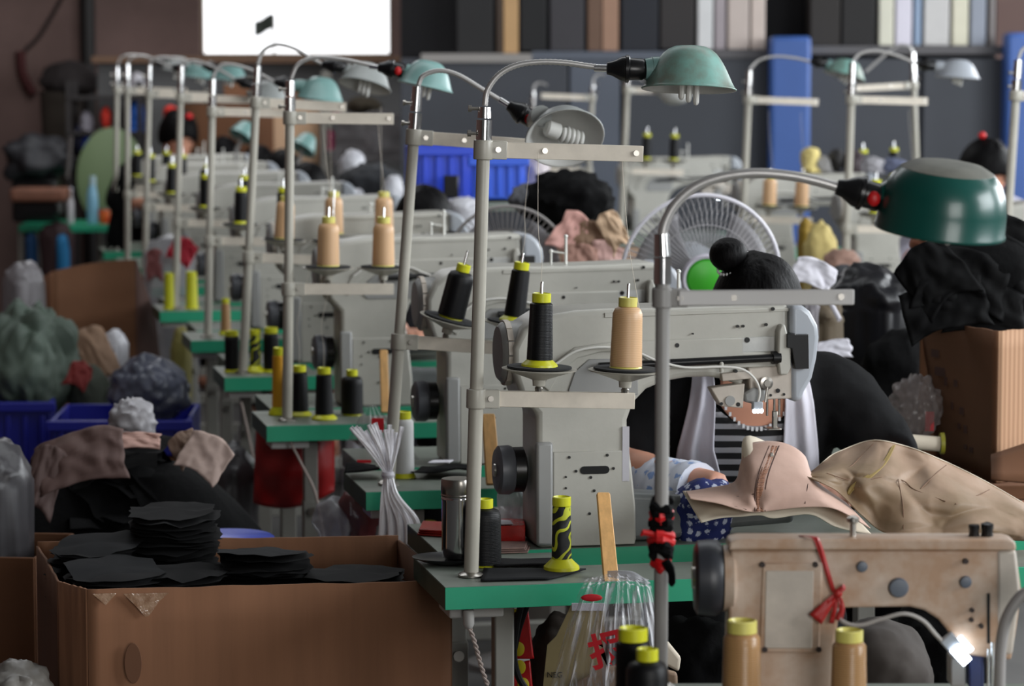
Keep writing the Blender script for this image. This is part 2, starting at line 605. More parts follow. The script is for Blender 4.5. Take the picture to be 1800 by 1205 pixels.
for a, b, top in ((1350, 1420, 64), (1760, 1803, 58)):
    x0, x1 = P(a, 0, YS).x, P(b, 0, YS).x
    z = P(0, top, YS - 0.1).z
    MB().box(((x0 + x1) / 2, YS - 0.12, z / 2), (x1 - x0, 0.16, z)).build('blue_post', M_bluepost, sh, True, bevel=0.02)
shelf_items = [  # px from, px to, py bottom, colour, depth, word
    (802, 868, 92, (30, 29, 30), 'black'), (872, 884, 84, (70, 56, 46), 'dark brown'), (884, 912, 86, (196, 158, 112), 'tan wooden'),
    (914, 962, 92, (24, 24, 26), 'jet black'), (966, 1028, 90, (62, 60, 64), 'dark grey'), (1032, 1058, 92, (112, 86, 70), 'brown'),
    (1058, 1088, 90, (168, 132, 110), 'light brown'), (1092, 1158, 92, (34, 36, 44), 'blue-black'), (1160, 1222, 90, (48, 44, 44), 'charcoal'),
    (1226, 1254, 88, (226, 226, 226), 'white'), (1256, 1276, 88, (172, 162, 166), 'mauve grey'), (1279, 1318, 78, (204, 190, 182), 'pinkish white'),
    (1320, 1346, 78, (216, 200, 190), 'ivory'), (1424, 1478, 80, (44, 40, 38), 'brown-black'), (1480, 1540, 80, (32, 30, 30), 'soot black'),
    (1545, 1572, 78, (226, 224, 206), 'cream'), (1574, 1604, 78, (224, 220, 232), 'lavender white'), (1607, 1620, 72, (150, 170, 196), 'pale blue'),
    (1624, 1670, 64, (206, 204, 202), 'light grey'), (1674, 1703, 72, (222, 218, 196), 'yellowish white'), (1706, 1734, 70, (150, 156, 168), 'blue grey'),
    (1738, 1750, 66, (126, 120, 118), 'dim grey')]
for a, b, py, c, word in shelf_items:
    x0, x1 = P(a, 0, YS).x, P(b, 0, YS).x
    z0 = max([t_ for u0, u1, t_ in SHELF if u0 < x1 and u1 > x0] or [P(0, 90, YS).z]) + 0.001
    h = 0.42 + random.uniform(-0.05, 0.08)
    d = random.uniform(0.16, 0.24)
    o = MB().box(((x0 + x1) / 2, YS + 0.0 + d / 2, z0 + h / 2), (x1 - x0 - 0.004, d, h)).build('upright_board', mat('board_' + word.replace(' ', '_'), c, 0.7, var=0.08, scale=5), bevel=0.006)
    tag(o, '%s board standing upright on the shelf unit at the back' % word, 'board', 'boards on the back shelf')

# ------------------------------------------------------------------ thread cones
CONES = {}
CONE_KINDS = {  # winding r bottom, r top, height, shoulder, winding, cap, cap r, base flange (r, h), base material
    'black_slim': (0.0215, 0.0185, 0.094, 0.003, M_blackthread, M_yel, 0.0155, (0.030, 0.011)),
    'tan': (0.0265, 0.0245, 0.098, 0.012, M_tanthread, M_yel2, 0.0155, (0.027, 0.003)),
    'gold': (0.024, 0.022, 0.100, 0.006, M_goldthread, M_yel2, 0.018, (0.024, 0.003)),
    'black_fat': (0.0275, 0.0265, 0.092, 0.012, M_blackthread, M_yel, 0.014, (0.024, 0.004)),
    'black_plain': (0.020, 0.020, 0.090, 0.004, M_blackthread, M_yel, 0.017, (0.022, 0.008)),
    'tall_black': (0.021, 0.0195, 0.100, 0.012, M_blackthread, M_yel, 0.0125, (0.02, 0.004)),
    'spent': (0.0165, 0.0150, 0.088, 0.002, M_patch, M_yel, 0.0155, (0.030, 0.019)),
    'yellow_tube': (0.021, 0.019, 0.105, 0.001, mat('bare_yellow_tube', (196, 196, 40), 0.4), M_yel, 0.018, (0.026, 0.006)),
    'orange': (0.015, 0.013, 0.098, 0.002, M_orangethread, M_yel, 0.012, (0.022, 0.016)),
    'white_yellow': (0.022, 0.021, 0.110, 0.006, M_whitethread, M_yel, 0.016, (0.026, 0.010)),
    'brown_slim': (0.0165, 0.013, 0.085, 0.002, M_goldthread, M_yel, 0.011, (0.022, 0.012)),
}


def cone(kind, loc, label, group, axis=None, thread=None, scale=1.0):
    if kind not in CONES:
        rb, rt, h, sh_, m, mc, rc, (rf, hf) = CONE_KINDS[kind]
        root = thing('thread_cone', label, 'thread cone')
        core = MB().lathe([(rf, 0), (rf * 0.98, hf * 0.3), (rb * 0.96, hf), (rb * 0.9, hf)], seg=24)
        core.build('tube_foot', mc, root)
        prof = [(rb * 0.9, hf)] + [(rb + (rt - rb) * t + 0.00012 * (i % 2), hf + (h - sh_) * t) for i, t in enumerate([j / 8 for j in range(9)])] + [(rt * 0.86, hf + h - sh_ * 0.35), (rc * 0.9, hf + h)]
        MB().lathe(prof, seg=28).build('thread_winding', m, root, angle=50)
        MB().lathe([(rc * 0.9, hf + h - 0.001), (rc, hf + h), (rc, hf + h + 0.014), (rc * 0.88, hf + h + 0.015), (rc * 0.7, hf + h + 0.006), (0, hf + h + 0.006)], seg=24).build('tube_collar', mc, root)
        CONES[kind] = [root, False]
    root, used = CONES[kind]
    o = copy_tree(root) if used else root
    CONES[kind][1] = True
    o.location = loc
    ax = V(axis) if axis else V((0, 0, 1))
    q = ax.to_track_quat('Z', 'Y')
    o.rotation_euler = q.to_euler()
    o.scale = (scale,) * 3
    o.matrix_basis = Matrix.LocRotScale(V(loc), q, V((scale,) * 3))
    tag(o, label, 'thread cone', group)
    if thread:
        MB().tube(smooth_path(thread, 5), 0.00045, 5).build('thread', mat('loose_thread', (215, 205, 190), 0.6), o, True)
    return o


# ------------------------------------------------------------------ lamps on thread stands
def lathe_at(prof, o, axis, seg=24, close=False):
    return MB().lathe(prof, o, axis, seg, close)


def dome(R_, h):
    k = ((0, 1.0), (0.2, 0.998), (0.34, 0.98), (0.46, 0.92), (0.56, 0.83), (0.64, 0.72), (0.71, 0.60), (0.78, 0.46), (0.85, 0.30), (0.91, 0.16), (0.965, 0.05), (1.0, 0.0), (1.03, -0.012))
    return [(R_ * r, h * z) for r, z in k]


def lamp(root, g, d, c, axis, R_, h, m, bulb='tubes', red=True, prof=None, neck=None, mtop=None, ribs=True, rg=0.0052):
    """gooseneck g (points), socket along d, shade rim centre c, axis towards its closed end"""
    d, c, axis = V(d).normalized(), V(c), V(axis).normalized()
    pts = smooth_path(g, 10 if ribs else 5)
    if ribs:
        fine = []
        for a, b in zip(pts, pts[1:]):
            n = max(1, int((b - a).length / 0.0022))
            fine += [a.lerp(b, i / n) for i in range(n)]
        pts = fine + [pts[-1]]
        rr = [rg * (1.0 if i % 2 else 0.86) for i in range(len(pts))]
    else:
        rr = rg
    MB().tube(pts, rr, 9).build('gooseneck', M_goose, root, True, angle=60)
    e = pts[-1]
    if ribs:
        MB().cyl(e - d * 0.02, e + d * 0.004, rg * 1.15).build('ferrule', M_chrome, root, True)
    so = MB().lathe([(0.006, 0), (0.010, 0.001), (0.012, 0.010), (0.0195, 0.024), (0.0205, 0.030), (0.0225, 0.031), (0.0225, 0.036), (0.018, 0.038), (0.0175, 0.058), (0.012, 0.066), (0, 0.066)], e, d).build('lamp_socket', M_dark, root, True)
    if red:
        x, y, z = basis(d, V((0, 0, -1)))
        MB().sphere(e + d * 0.048 + V((0, -0.017, -0.003)), (0.0085, 0.005, 0.010), 12, 8).build('switch', M_red, so, True, label='red switch')
    nm = neck or m
    s = e + d * 0.062
    q = c + axis * h * 0.46 - d * R_ * 0.66
    MB().tube([s, s.lerp(q, 0.48), s.lerp(q, 0.52), q], [0.0175, 0.0195, 0.0205, 0.0205], 18).build('shade_neck', nm, root, True)
    sm = MB().lathe(prof or dome(R_, h), c, axis, 36, False).build('lamp_shade', m, root, True, angle=50, solid=0.0022, m2=M_shadein, offset=1)
    if mtop:
        MB().lathe([(0, h + 0.0035), (R_ * 0.36, h * 0.992 + 0.0032), (R_ * 0.565, h * 0.962 + 0.0030), (R_ * 0.74, h * 0.882 + 0.0024), (R_ * 0.76, h * 0.86 + 0.0005)], c, axis, 32, False).build('shade_top', mtop, sm, True)
    if bulb:
        x, y, z = basis(axis, d)
        if bulb == 'tubes':
            bl = MB()
            for k in (-1, 0, 1):
                o_ = c + x * (0.012 * k) + axis * h * 0.35
                bl.tube(smooth_path([o_ + y * 0.008 + axis * 0.02, o_ + y * 0.008 - axis * (0.032 + 0.004 * k), o_ - axis * (0.041 + 0.004 * k), o_ - y * 0.008 - axis * (0.032 + 0.004 * k), o_ - y * 0.008 + axis * 0.02], 4), 0.0045, 8)
            b = bl.build('bulb', M_bulb, root, True)
        else:
            bd = (x * 0.86 - axis * 0.1).normalized()
            o0 = c + axis * h * 0.30 - x * R_ * 0.52
            bx, by, bz = basis(bd)
            MB().lathe([(0.012, 0), (0.016, 0.004), (0.0165, 0.026), (0.012, 0.030), (0, 0.030)], o0, bd).build('ballast', M_bulb, root, True)
            sp = []
            for i in range(86):
                t = i / 85
                a = t * math.pi * 2 * 4.2
                sp.append(o0 + bd * (0.034 + 0.040 * t) + (bx * math.cos(a) + by * math.sin(a)) * 0.0135)
            MB().tube(sp, 0.0042, 8).build('bulb', M_bulb, root, True)
    return root


TRAY = {}


def tray(root, o, axis):
    if 'p' not in TRAY:
        a = MB().lathe([(0.0, 0.0), (0.010, 0.0), (0.011, 0.010), (0.022, 0.014), (0.052, 0.024), (0.061, 0.0265), (0.062, 0.0285), (0.058, 0.0285), (0.0, 0.025)], seg=36)
        t = a.build('cone_tray', M_pole, None)
        MB().lathe([(0.050, 0.0285), (0.0535, 0.030), (0.053, 0.0325), (0.0, 0.0325)], seg=32).build('felt_pad', M_pad, t)
        MB().lathe([(0.0028, -0.012), (0.0028, 0.168), (0.002, 0.171), (0, 0.171)], seg=10).build('spool_pin', M_chrome, t)
        MB().lathe([(0.0, -0.010), (0.006, -0.010), (0.007, -0.004), (0.0045, 0.0), (0.0045, 0.012)], seg=10, close=False).build('mounting_bolt', M_steel, t)
        TRAY['p'] = t
        t.parent = root
        c = t
    else:
        c = copy_tree(TRAY['p'], root)
        c.parent = root
    m = wmx(root).inverted() @ Matrix.LocRotScale(V(o), V(axis).to_track_quat('Z', 'Y'), None)
    c.matrix_basis = m
    c.location, c.rotation_euler = m.to_translation(), m.to_euler()
    return c


def stand(label, base, top, zu, zl, armdir=PX, lu=0.24, ll=0.245, trays=(0.092, 0.222), mp=M_pole, ma=M_arm, r=0.0108, group=None, tax=None):
    """bent-tube thread stand: pole from base to top, upper thread arm at height zu, tray arm at height zl"""
    base, top = V(base), V(top)
    root = thing('thread_stand', label, 'thread stand', base, group=group)
    ax = (top - base).normalized()
    ad = (armdir - ax * armdir.dot(ax)).normalized()
    at = lambda z: base + ax * ((z - base.z) / ax.z)
    pu, pl = at(zu), at(zl)
    MB().cyl(base, pl + ax * 0.012, r * 1.12, seg=18).cyl(pl, pu + ax * 0.02, r, seg=18).build('pole', mp, root, True)
    MB().lathe([(r * 2.0, 0), (r * 2.0, 0.003), (r * 1.3, 0.008), (r * 1.12, 0.008)], base, ax, 24, False).build('base_flange', M_steel, root, True)
    n = V((0, -1, 0))
    n = (n - ax * n.dot(ax) - ad * n.dot(ad)).normalized()
    cl = MB().cyl(pu + ax * 0.016, pu + ax * 0.048, r * 1.18).cyl(pu + ax * 0.051, top - ax * 0.002, r * 1.06, r * 0.95).build('coupler', M_chrome, root, True)
    for hz in (0.026, 0.066):
        s0 = pu + ax * hz
        MB().tube([s0, s0 - ad * 0.021, s0 - ad * 0.0212, s0 - ad * 0.0265], [0.003, 0.003, 0.0055, 0.0055], 10).build('thumb_screw', M_steel, cl, True)
    for p, L, nm in ((pu, lu, 'upper_arm'), (pl, ll, 'tray_arm')):
        M = Matrix((ad, ad.cross(ax) * -1, ax)).transposed().to_4x4()
        M = Matrix((ad, -n, ax)).transposed().to_4x4()
        M.translation = p
        c = MB().lathe([(r * 1.45, -0.016), (r * 1.5, -0.014), (r * 1.5, 0.014), (r * 1.45, 0.016)], p, ax, 18).box((0.022, 0, 0), (0.032, 0.016, 0.030), M).build('clamp', mp, root, True, bevel=0.0015)
        a = MB().box((0.03 + (L - 0.03) / 2, -0.0015, 0), (L - 0.03, 0.003, 0.026), M).box((0.03 + (L - 0.03) / 2, 0.005, 0.0118), (L - 0.03, 0.012, 0.0024), M).box((0.03 + (L - 0.03) / 2, 0.005, -0.0118), (L - 0.03, 0.012, 0.0024), M).build(nm, ma, root, True, bevel=0.0008)
        sc = MB()
        for t in ((0.023,) if nm == 'tray_arm' else (0.023, 0.1, L - 0.012)):
            sc.cyl(M @ V((t, -0.003 if t > 0.03 else -0.0085, 0.001)), M @ V((t, -0.0062 if t > 0.03 else -0.011, 0.001)), 0.0048, seg=12)
        sc.build('screw', M_steel, a, True)
        if nm == 'tray_arm':
            spots = []
            for t in trays:
                q = M @ V((t, 0.004, 0.022))
                ta = V(tax[len(spots)]).normalized() if tax else ax
                tray(root, q, ta)
                spots.append(q + ta * 0.0326)
    return root, spots, ax, ad, at


# ------------------------------------------------------------------ the cylinder-arm sewing machine (local frame: column foot at the origin)
KM = 0.000977


def mp_(px, py):
    return ((px - 1020) * KM * 1.035, (970 - py) * KM)


def build_machine():
    root = thing('sewing_machine', 'x', 'sewing machine')
    m2 = lambda pts: [mp_(*p) for p in pts]
    D = 0.13
    arm = [(934, 970), (934, 730), (908, 702), (893, 655), (893, 612), (910, 578), (945, 556), (1005, 547), (1060, 545), (1180, 546), (1290, 543), (1340, 541), (1381, 541), (1383, 650), (1305, 655), (1300, 690), (1268, 676), (1240, 671), (1200, 671), (1160, 677), (1128, 690), (1105, 714), (1094, 745), (1095, 775), (1103, 830), (1110, 900), (1112, 970)]
    MB().prism(m2(arm), 0, D).build('machine_body', M_enamel, root, bevel=0.010, seg=3)
    MB().prism(m2([(962, 968), (962, 798), (1094, 798), (1100, 840), (1106, 900), (1107, 968)]), -0.003, 0.01).build('column_cover', M_enamel, root, bevel=0.002)
    MB().prism(m2([(955, 690), (975, 655), (1005, 632), (1045, 622), (1100, 622), (1118, 632), (1150, 655), (1360, 655), (1362, 628), (1300, 626), (1300, 600), (1130, 602), (1060, 604), (1000, 612), (962, 640), (942, 680)]), -0.004, 0.01).build('arm_ledge', M_enamel, root, bevel=0.0025)
    MB().prism(m2([(988, 690), (1000, 655), (1025, 634), (1110, 634), (1112, 700), (1000, 700)]), -0.0025, 0.01).build('side_plate', M_enamel2, root, bevel=0.0015)
    MB().prism(m2([(1296, 628), (1296, 601), (1354, 599), (1354, 626)]), -0.004, 0.01).build('head_plate', mat('bright_plate', (196, 196, 192), 0.4, var=0.15, scale=30), root, bevel=0.001)
    MB().prism(m2([(1052, 561), (1380, 555), (1380, 549), (1052, 552)]), -0.002, 0.01).build('top_ridge', M_enamel, root, bevel=0.001)
    c = mp_(893, 626)
    mc = MB().lathe([(0.020, -0.022), (0.046, -0.021), (0.053, -0.014), (0.0555, -0.004), (0.0555, 0.020), (0.052, 0.03)], (c[0] + 0.006, D * 0.5, c[1]), (1, 0, 0), 40).build('motor_cover', M_enamel2, root)
    rb = MB()
    for k in range(14):
        a = 2 * math.pi * k / 14
        rb.box((-0.001, 0, 0.0552), (0.010, 0.0225, 0.003), Matrix.Translation((c[0], D * 0.5, c[1])) @ Matrix.Rotation(a, 4, 'X'))
    rb.build('cooling_rib', M_beigeplate, mc, kind='stuff')
    w = mp_(893, 838)
    hw_ = MB().lathe([(0.012, -0.018), (0.036, -0.017), (0.0425, -0.012), (0.0435, 0.006), (0.041, 0.012), (0.036, 0.014), (0.012, 0.014)], (w[0], D * 0.55, w[1]), (1, 0, 0), 40).build('handwheel', M_darkgrey, root)
    MB().lathe([(0.0, -0.021), (0.011, -0.021), (0.012, -0.017)], (w[0], D * 0.55, w[1]), (1, 0, 0), 16, False).build('wheel_bolt', M_steel, hw_)
    MB().lathe([(0.040, 0.0), (0.040, 0.018), (0.030, 0.022)], (w[0] + 0.013, D * 0.55, w[1]), (1, 0, 0), 28).build('belt_guard', M_dark, root)
    MB().box((mp_(946, 0)[0], -0.001, mp_(0, 872)[1]), (0.030, 0.02, 0.18)).build('belt_cover', M_enamel2, root, bevel=0.005)
    MB().prism(m2([(1381, 541), (1402, 543), (1418, 556), (1431, 580), (1434, 602), (1430, 640), (1422, 676), (1408, 700), (1402, 718), (1384, 718)]), -0.012, D + 0.008).build('end_cover', M_endcap, root, bevel=0.011, seg=3)
    MB().prism(m2([(1306, 655), (1388, 651), (1391, 712), (1312, 714)]), -0.007, D * 0.8).build('face_plate', M_beigeplate, root, bevel=0.003)
    MB().prism(m2([(1357, 588), (1362, 577), (1369, 577), (1375, 600), (1380, 622), (1380, 655), (1374, 668), (1360, 668), (1356, 640)]), -0.020, 0.002).build('presser_lever', M_enamel, root, bevel=0.003)
    MB().prism(m2([(1371, 593), (1386, 593), (1386, 595), (1410, 595), (1411, 657), (1386, 657), (1380, 620), (1371, 618)]), -0.024, 0.01).build('knife_block', M_dark, root, bevel=0.0015)
    z1, z2 = mp_(1040, 646), mp_(1362, 637)
    sh_ = MB().cyl((z1[0], -0.012, z1[1]), (z2[0], -0.012, z2[1]), 0.0068, seg=14).build('drive_shaft', M_dark, root)
    MB().cyl((z2[0] - 0.014, -0.012, z2[1]), (z2[0], -0.012, z2[1]), 0.0115).build('shaft_collar', M_dark, sh_)
    MB().cyl((z1[0] + 0.055, -0.012, z1[1] + 0.0016), (z1[0] + 0.068, -0.012, z1[1] + 0.0018), 0.010).build('shaft_collar', M_dark, sh_)
    t = mp_(1337, 682)
    td = MB().lathe([(0.0, 0.016), (0.006, 0.016), (0.0065, 0.012), (0.0115, 0.011), (0.0115, 0.008), (0.005, 0.007), (0.0115, 0.006), (0.0115, 0.003), (0.008, 0.0)], (t[0], -0.007, t[1]), (0, -1, 0), 22).build('tension_disc', M_steel, root)
    a, b = mp_(1338, 690), mp_(1334, 716)
    MB().cyl((a[0], -0.018, a[1]), (b[0], -0.02, b[1]), 0.0022).build('tension_spring', M_steel, td)
    MB().prism(m2([(1239, 690), (1252, 688), (1300, 683), (1297, 727), (1258, 723)]), -0.010, 0.02).build('guard_bracket', M_beigeplate, root, bevel=0.002)
    c1 = mp_(1273, 713)
    MB().lathe([(0.009, 0), (0.009, 0.003), (0.0, 0.003)], (c1[0], -0.010, c1[1]), (0, -1, 0), 18).build('bracket_knob', M_enamel2, root)
    MB().prism(m2([(1258, 664), (1312, 660), (1312, 674), (1260, 678)]), -0.010, 0.01).build('cable_bracket', M_beigeplate, root, bevel=0.0015)
    MB().prism(m2([(1298, 700), (1316, 690), (1338, 694), (1338, 712), (1324, 722), (1300, 716)]), -0.012, 0.06).build('needle_housing', M_enamel2, root, bevel=0.004)
    cb = MB().tube(smooth_path([(*mp_(965, 640)[:1], -0.010, mp_(0, 640)[1]), (mp_(1000, 618)[0], -0.012, mp_(0, 618)[1]), (mp_(1050, 612)[0], -0.012, mp_(0, 612)[1]), (mp_(1105, 622)[0], -0.014, mp_(0, 622)[1]), (mp_(1140, 640)[0], -0.02, mp_(0, 637)[1]), (mp_(1190, 650)[0], -0.022, mp_(0, 650)[1]), (mp_(1254, 650)[0], -0.024, mp_(0, 650)[1]), (mp_(1290, 655)[0], -0.026, mp_(0, 655)[1]), (mp_(1312, 672)[0], -0.027, mp_(0, 672)[1]), (mp_(1322, 695)[0], -0.026, mp_(0, 695)[1]), (mp_(1319, 718)[0], -0.024, mp_(0, 718)[1])], 6), 0.0022, 8)
    cb = cb.build('lamp_cable', mat('white_cable', (222, 220, 214), 0.4), root)
    q = mp_(1255, 650)
    MB().lathe([(0.0038, -0.010), (0.0038, 0.006), (0.002, 0.008), (0, 0.008)], (q[0], -0.02, q[1]), (0, 0, 1), 12).build('cable_clip', M_enamel, root)
    l = mp_(1318, 722)
    lh = MB().box((l[0], -0.025, l[1]), (0.018, 0.014, 0.016)).build('work_light', M_endcap, root, bevel=0.002)
    ld = MB()
    for k in (-1, 0, 1):
        ld.sphere((l[0] + k * 0.006, -0.03, l[1] - 0.008), 0.0042, 10, 6)
    ld.build('led', M_led, lh)
    nb = MB()
    for x in (1352, 1365, 1374):
        p = mp_(x, 712)
        nb.cyl((p[0], 0.03, p[1] + 0.01), (p[0], 0.03, p[1] - 0.034), 0.0022, seg=10)
    nb.build('needle_bar', M_steel, root)
    f = mp_(1362, 770)
    MB().box((f[0], 0.03, f[1]), (0.024, 0.034, 0.003)).box((f[0] + 0.004, 0.03, f[1] + 0.016), (0.008, 0.010, 0.03)).build('presser_foot', M_steel, root, bevel=0.001)
    b0, b1 = mp_(1100, 905), mp_(1405, 905)
    bed = MB().prism(m2([(1100, 968), (1100, 880), (1290, 895), (1405, 905), (1405, 945), (1300, 950), (1180, 968)]), 0.03, 0.10).build('cylinder_bed', mat('bed_grey', (112, 116, 116), 0.4, var=0.2, scale=20), root, bevel=0.01, seg=3)
    p = mp_(1200, 545)
    MB().cyl((p[0], D * 0.5, p[1]), (p[0], D * 0.5, p[1] + 0.058), 0.0032, seg=10).sphere((p[0], D * 0.5, p[1] + 0.058), 0.0045, 10, 6).cyl((p[0] - 0.032, D * 0.5, p[1] + 0.027), (p[0], D * 0.5, p[1] + 0.022), 0.0018, seg=8).sphere((p[0] - 0.032, D * 0.5, p[1] + 0.027), 0.0045, 10, 6).cyl((p[0] - 0.032, D * 0.5, p[1]), (p[0] - 0.032, D * 0.5, p[1] + 0.027), 0.0025, seg=8).build('thread_guide_post', mat('white_guide', (226, 226, 220), 0.3, 0.3), root)
    s = MB()
    for x, y, r_ in ((1180, 612, 4), (1288, 580, 2.6), (1298, 580, 2.6), (1339, 578, 3), (1351, 550, 3.4), (1305, 605, 5), (1284, 660, 3), (1318, 706, 3), (1360, 697, 4), (1347, 705, 2.4), (1371, 704, 2.4), (990, 808, 2.6), (1057, 806, 2.6), (1002, 833, 2.6), (1068, 830, 2.6), (1028, 845, 2.6), (1034, 869, 2.6), (984, 843, 2.0), (984, 863, 2.0), (1026, 910, 2.6), (1208, 592, 1.6), (1258, 718, 3), (1288, 720, 4), (936, 833, 3)):
        c = mp_(x, y)
        s.cyl((c[0], -0.0015, c[1]), (c[0], -0.0095 if x > 1305 and y > 650 else -0.0108 if 1255 < x < 1290 and y > 650 else -0.0052, c[1]), r_ * KM, seg=10)
    s.build('screw_head', M_dark, root, kind='stuff')
    sl = [mp_(1035 + 19 * sx + 7 * math.cos(a) * 1, 832 + 7 * math.sin(a)) for sx, a0 in ((1, -90), (-1, 90)) for a in [R(a0 + 30 * i) for i in range(7)]]
    MB().prism(sl, -0.0045, 0.004).build('slot', mat('slot_black', (10, 10, 10), 0.8), root)
    return root


# ------------------------------------------------------------------ the green-edged machine table (local frame: front left corner on the floor)
def build_table():
    root = thing('sewing_table', 'x', 'work table')
    TH = 0.036
    def slab(poly, z0, z1):
        mb = MB().prism(poly, z0, z1)
        for v in mb.bm.verts:
            v.co = V((v.co.x, v.co.z, v.co.y))
        return mb
    for nm, x0, x1, y0, y1 in (('front_board', 0, 1.16, 0, 0.16), ('rear_board', 0.05, 1.16, 0.335, 0.66)):
        poly = [(x0, y0), (x1, y0), (x1, y1), (0.26, y1), (0.26, 0.30), (x0, 0.30)] if y0 == 0 else [(x0, y0), (x1, y0), (x1, y1), (x0, y1)]
        b = slab(poly, 0.76 - TH - 0.0008, 0.7592).build(nm, M_side, root, bevel=0.001)
        slab([(x + (0.0005 if x == x0 else -0.0005), y + (0.0005 if y == y0 else -0.0005)) for x, y in poly], 0.759, 0.7603).build('laminate', M_lam, b)
        MB().box(((x0 + x1) / 2, y0 - 0.0012, 0.76 - TH / 2 - 0.0004), (x1 - x0, 0.0024, TH + 0.0004)).build('edge_band', M_green, b, bevel=0.0006)
    MB().box((1.12, 0.3, 0.715), (0.06, 0.6, 0.02)).build('under_rail', M_leg, root)
    MB().box((0.24, 0.3, 0.715), (0.04, 0.56, 0.02)).build('under_rail', M_leg, root)
    for x in (0.115, 1.06):
        for y in (0.10, 0.52):
            lg = MB().box((x, y, 0.36), (0.033, 0.032, 0.70)).box((x, y - 0.001, 0.30), (0.038, 0.036, 0.54)).build('leg', M_leg, root, bevel=0.003)
            MB().cyl((x, y - 0.021, 0.545), (x, y - 0.026, 0.545), 0.010, seg=14).build('adjusting_bolt', M_steel, lg)
        MB().box((x, 0.31, 0.03), (0.05, 0.62, 0.04)).build('foot_bar', M_leg, root, bevel=0.004)
    MB().box((0.59, 0.5, 0.16), (0.92, 0.04, 0.04)).build('stretcher', M_leg, root, bevel=0.003)
    MB().box((0.06, 0.09, 0.712), (0.09, 0.10, 0.022)).build('switch_box', mat('white_switch_box', (196, 194, 190), 0.5), root, bevel=0.003)
    return root

# ------------------------------------------------------------------ the long row of machines on the left, and the row behind on the right
NTH = ['nearest', 'second', 'third', 'fourth', 'fifth', 'sixth', 'seventh', 'eighth', 'ninth']
T_MACH, T_TAB = build_machine(), build_table()
used = {'m': False, 't': False}


def station_table(o, label, group, rz=ROW):
    t = copy_tree(T_TAB) if used['t'] else T_TAB
    used['t'] = True
    t.location, t.rotation_euler = o, (0, 0, rz)
    t.matrix_basis = Matrix.LocRotScale(V(o), t.rotation_euler, None)
    return tag(t, label, 'work table', group)


def station_machine(o, label, group, rz=ROW):
    t = copy_tree(T_MACH) if used['m'] else T_MACH
    used['m'] = True
    t.location, t.rotation_euler = o, (0, 0, rz)
    t.matrix_basis = Matrix.LocRotScale(V(o), t.rotation_euler, None)
    return tag(t, label, 'sewing machine', group)


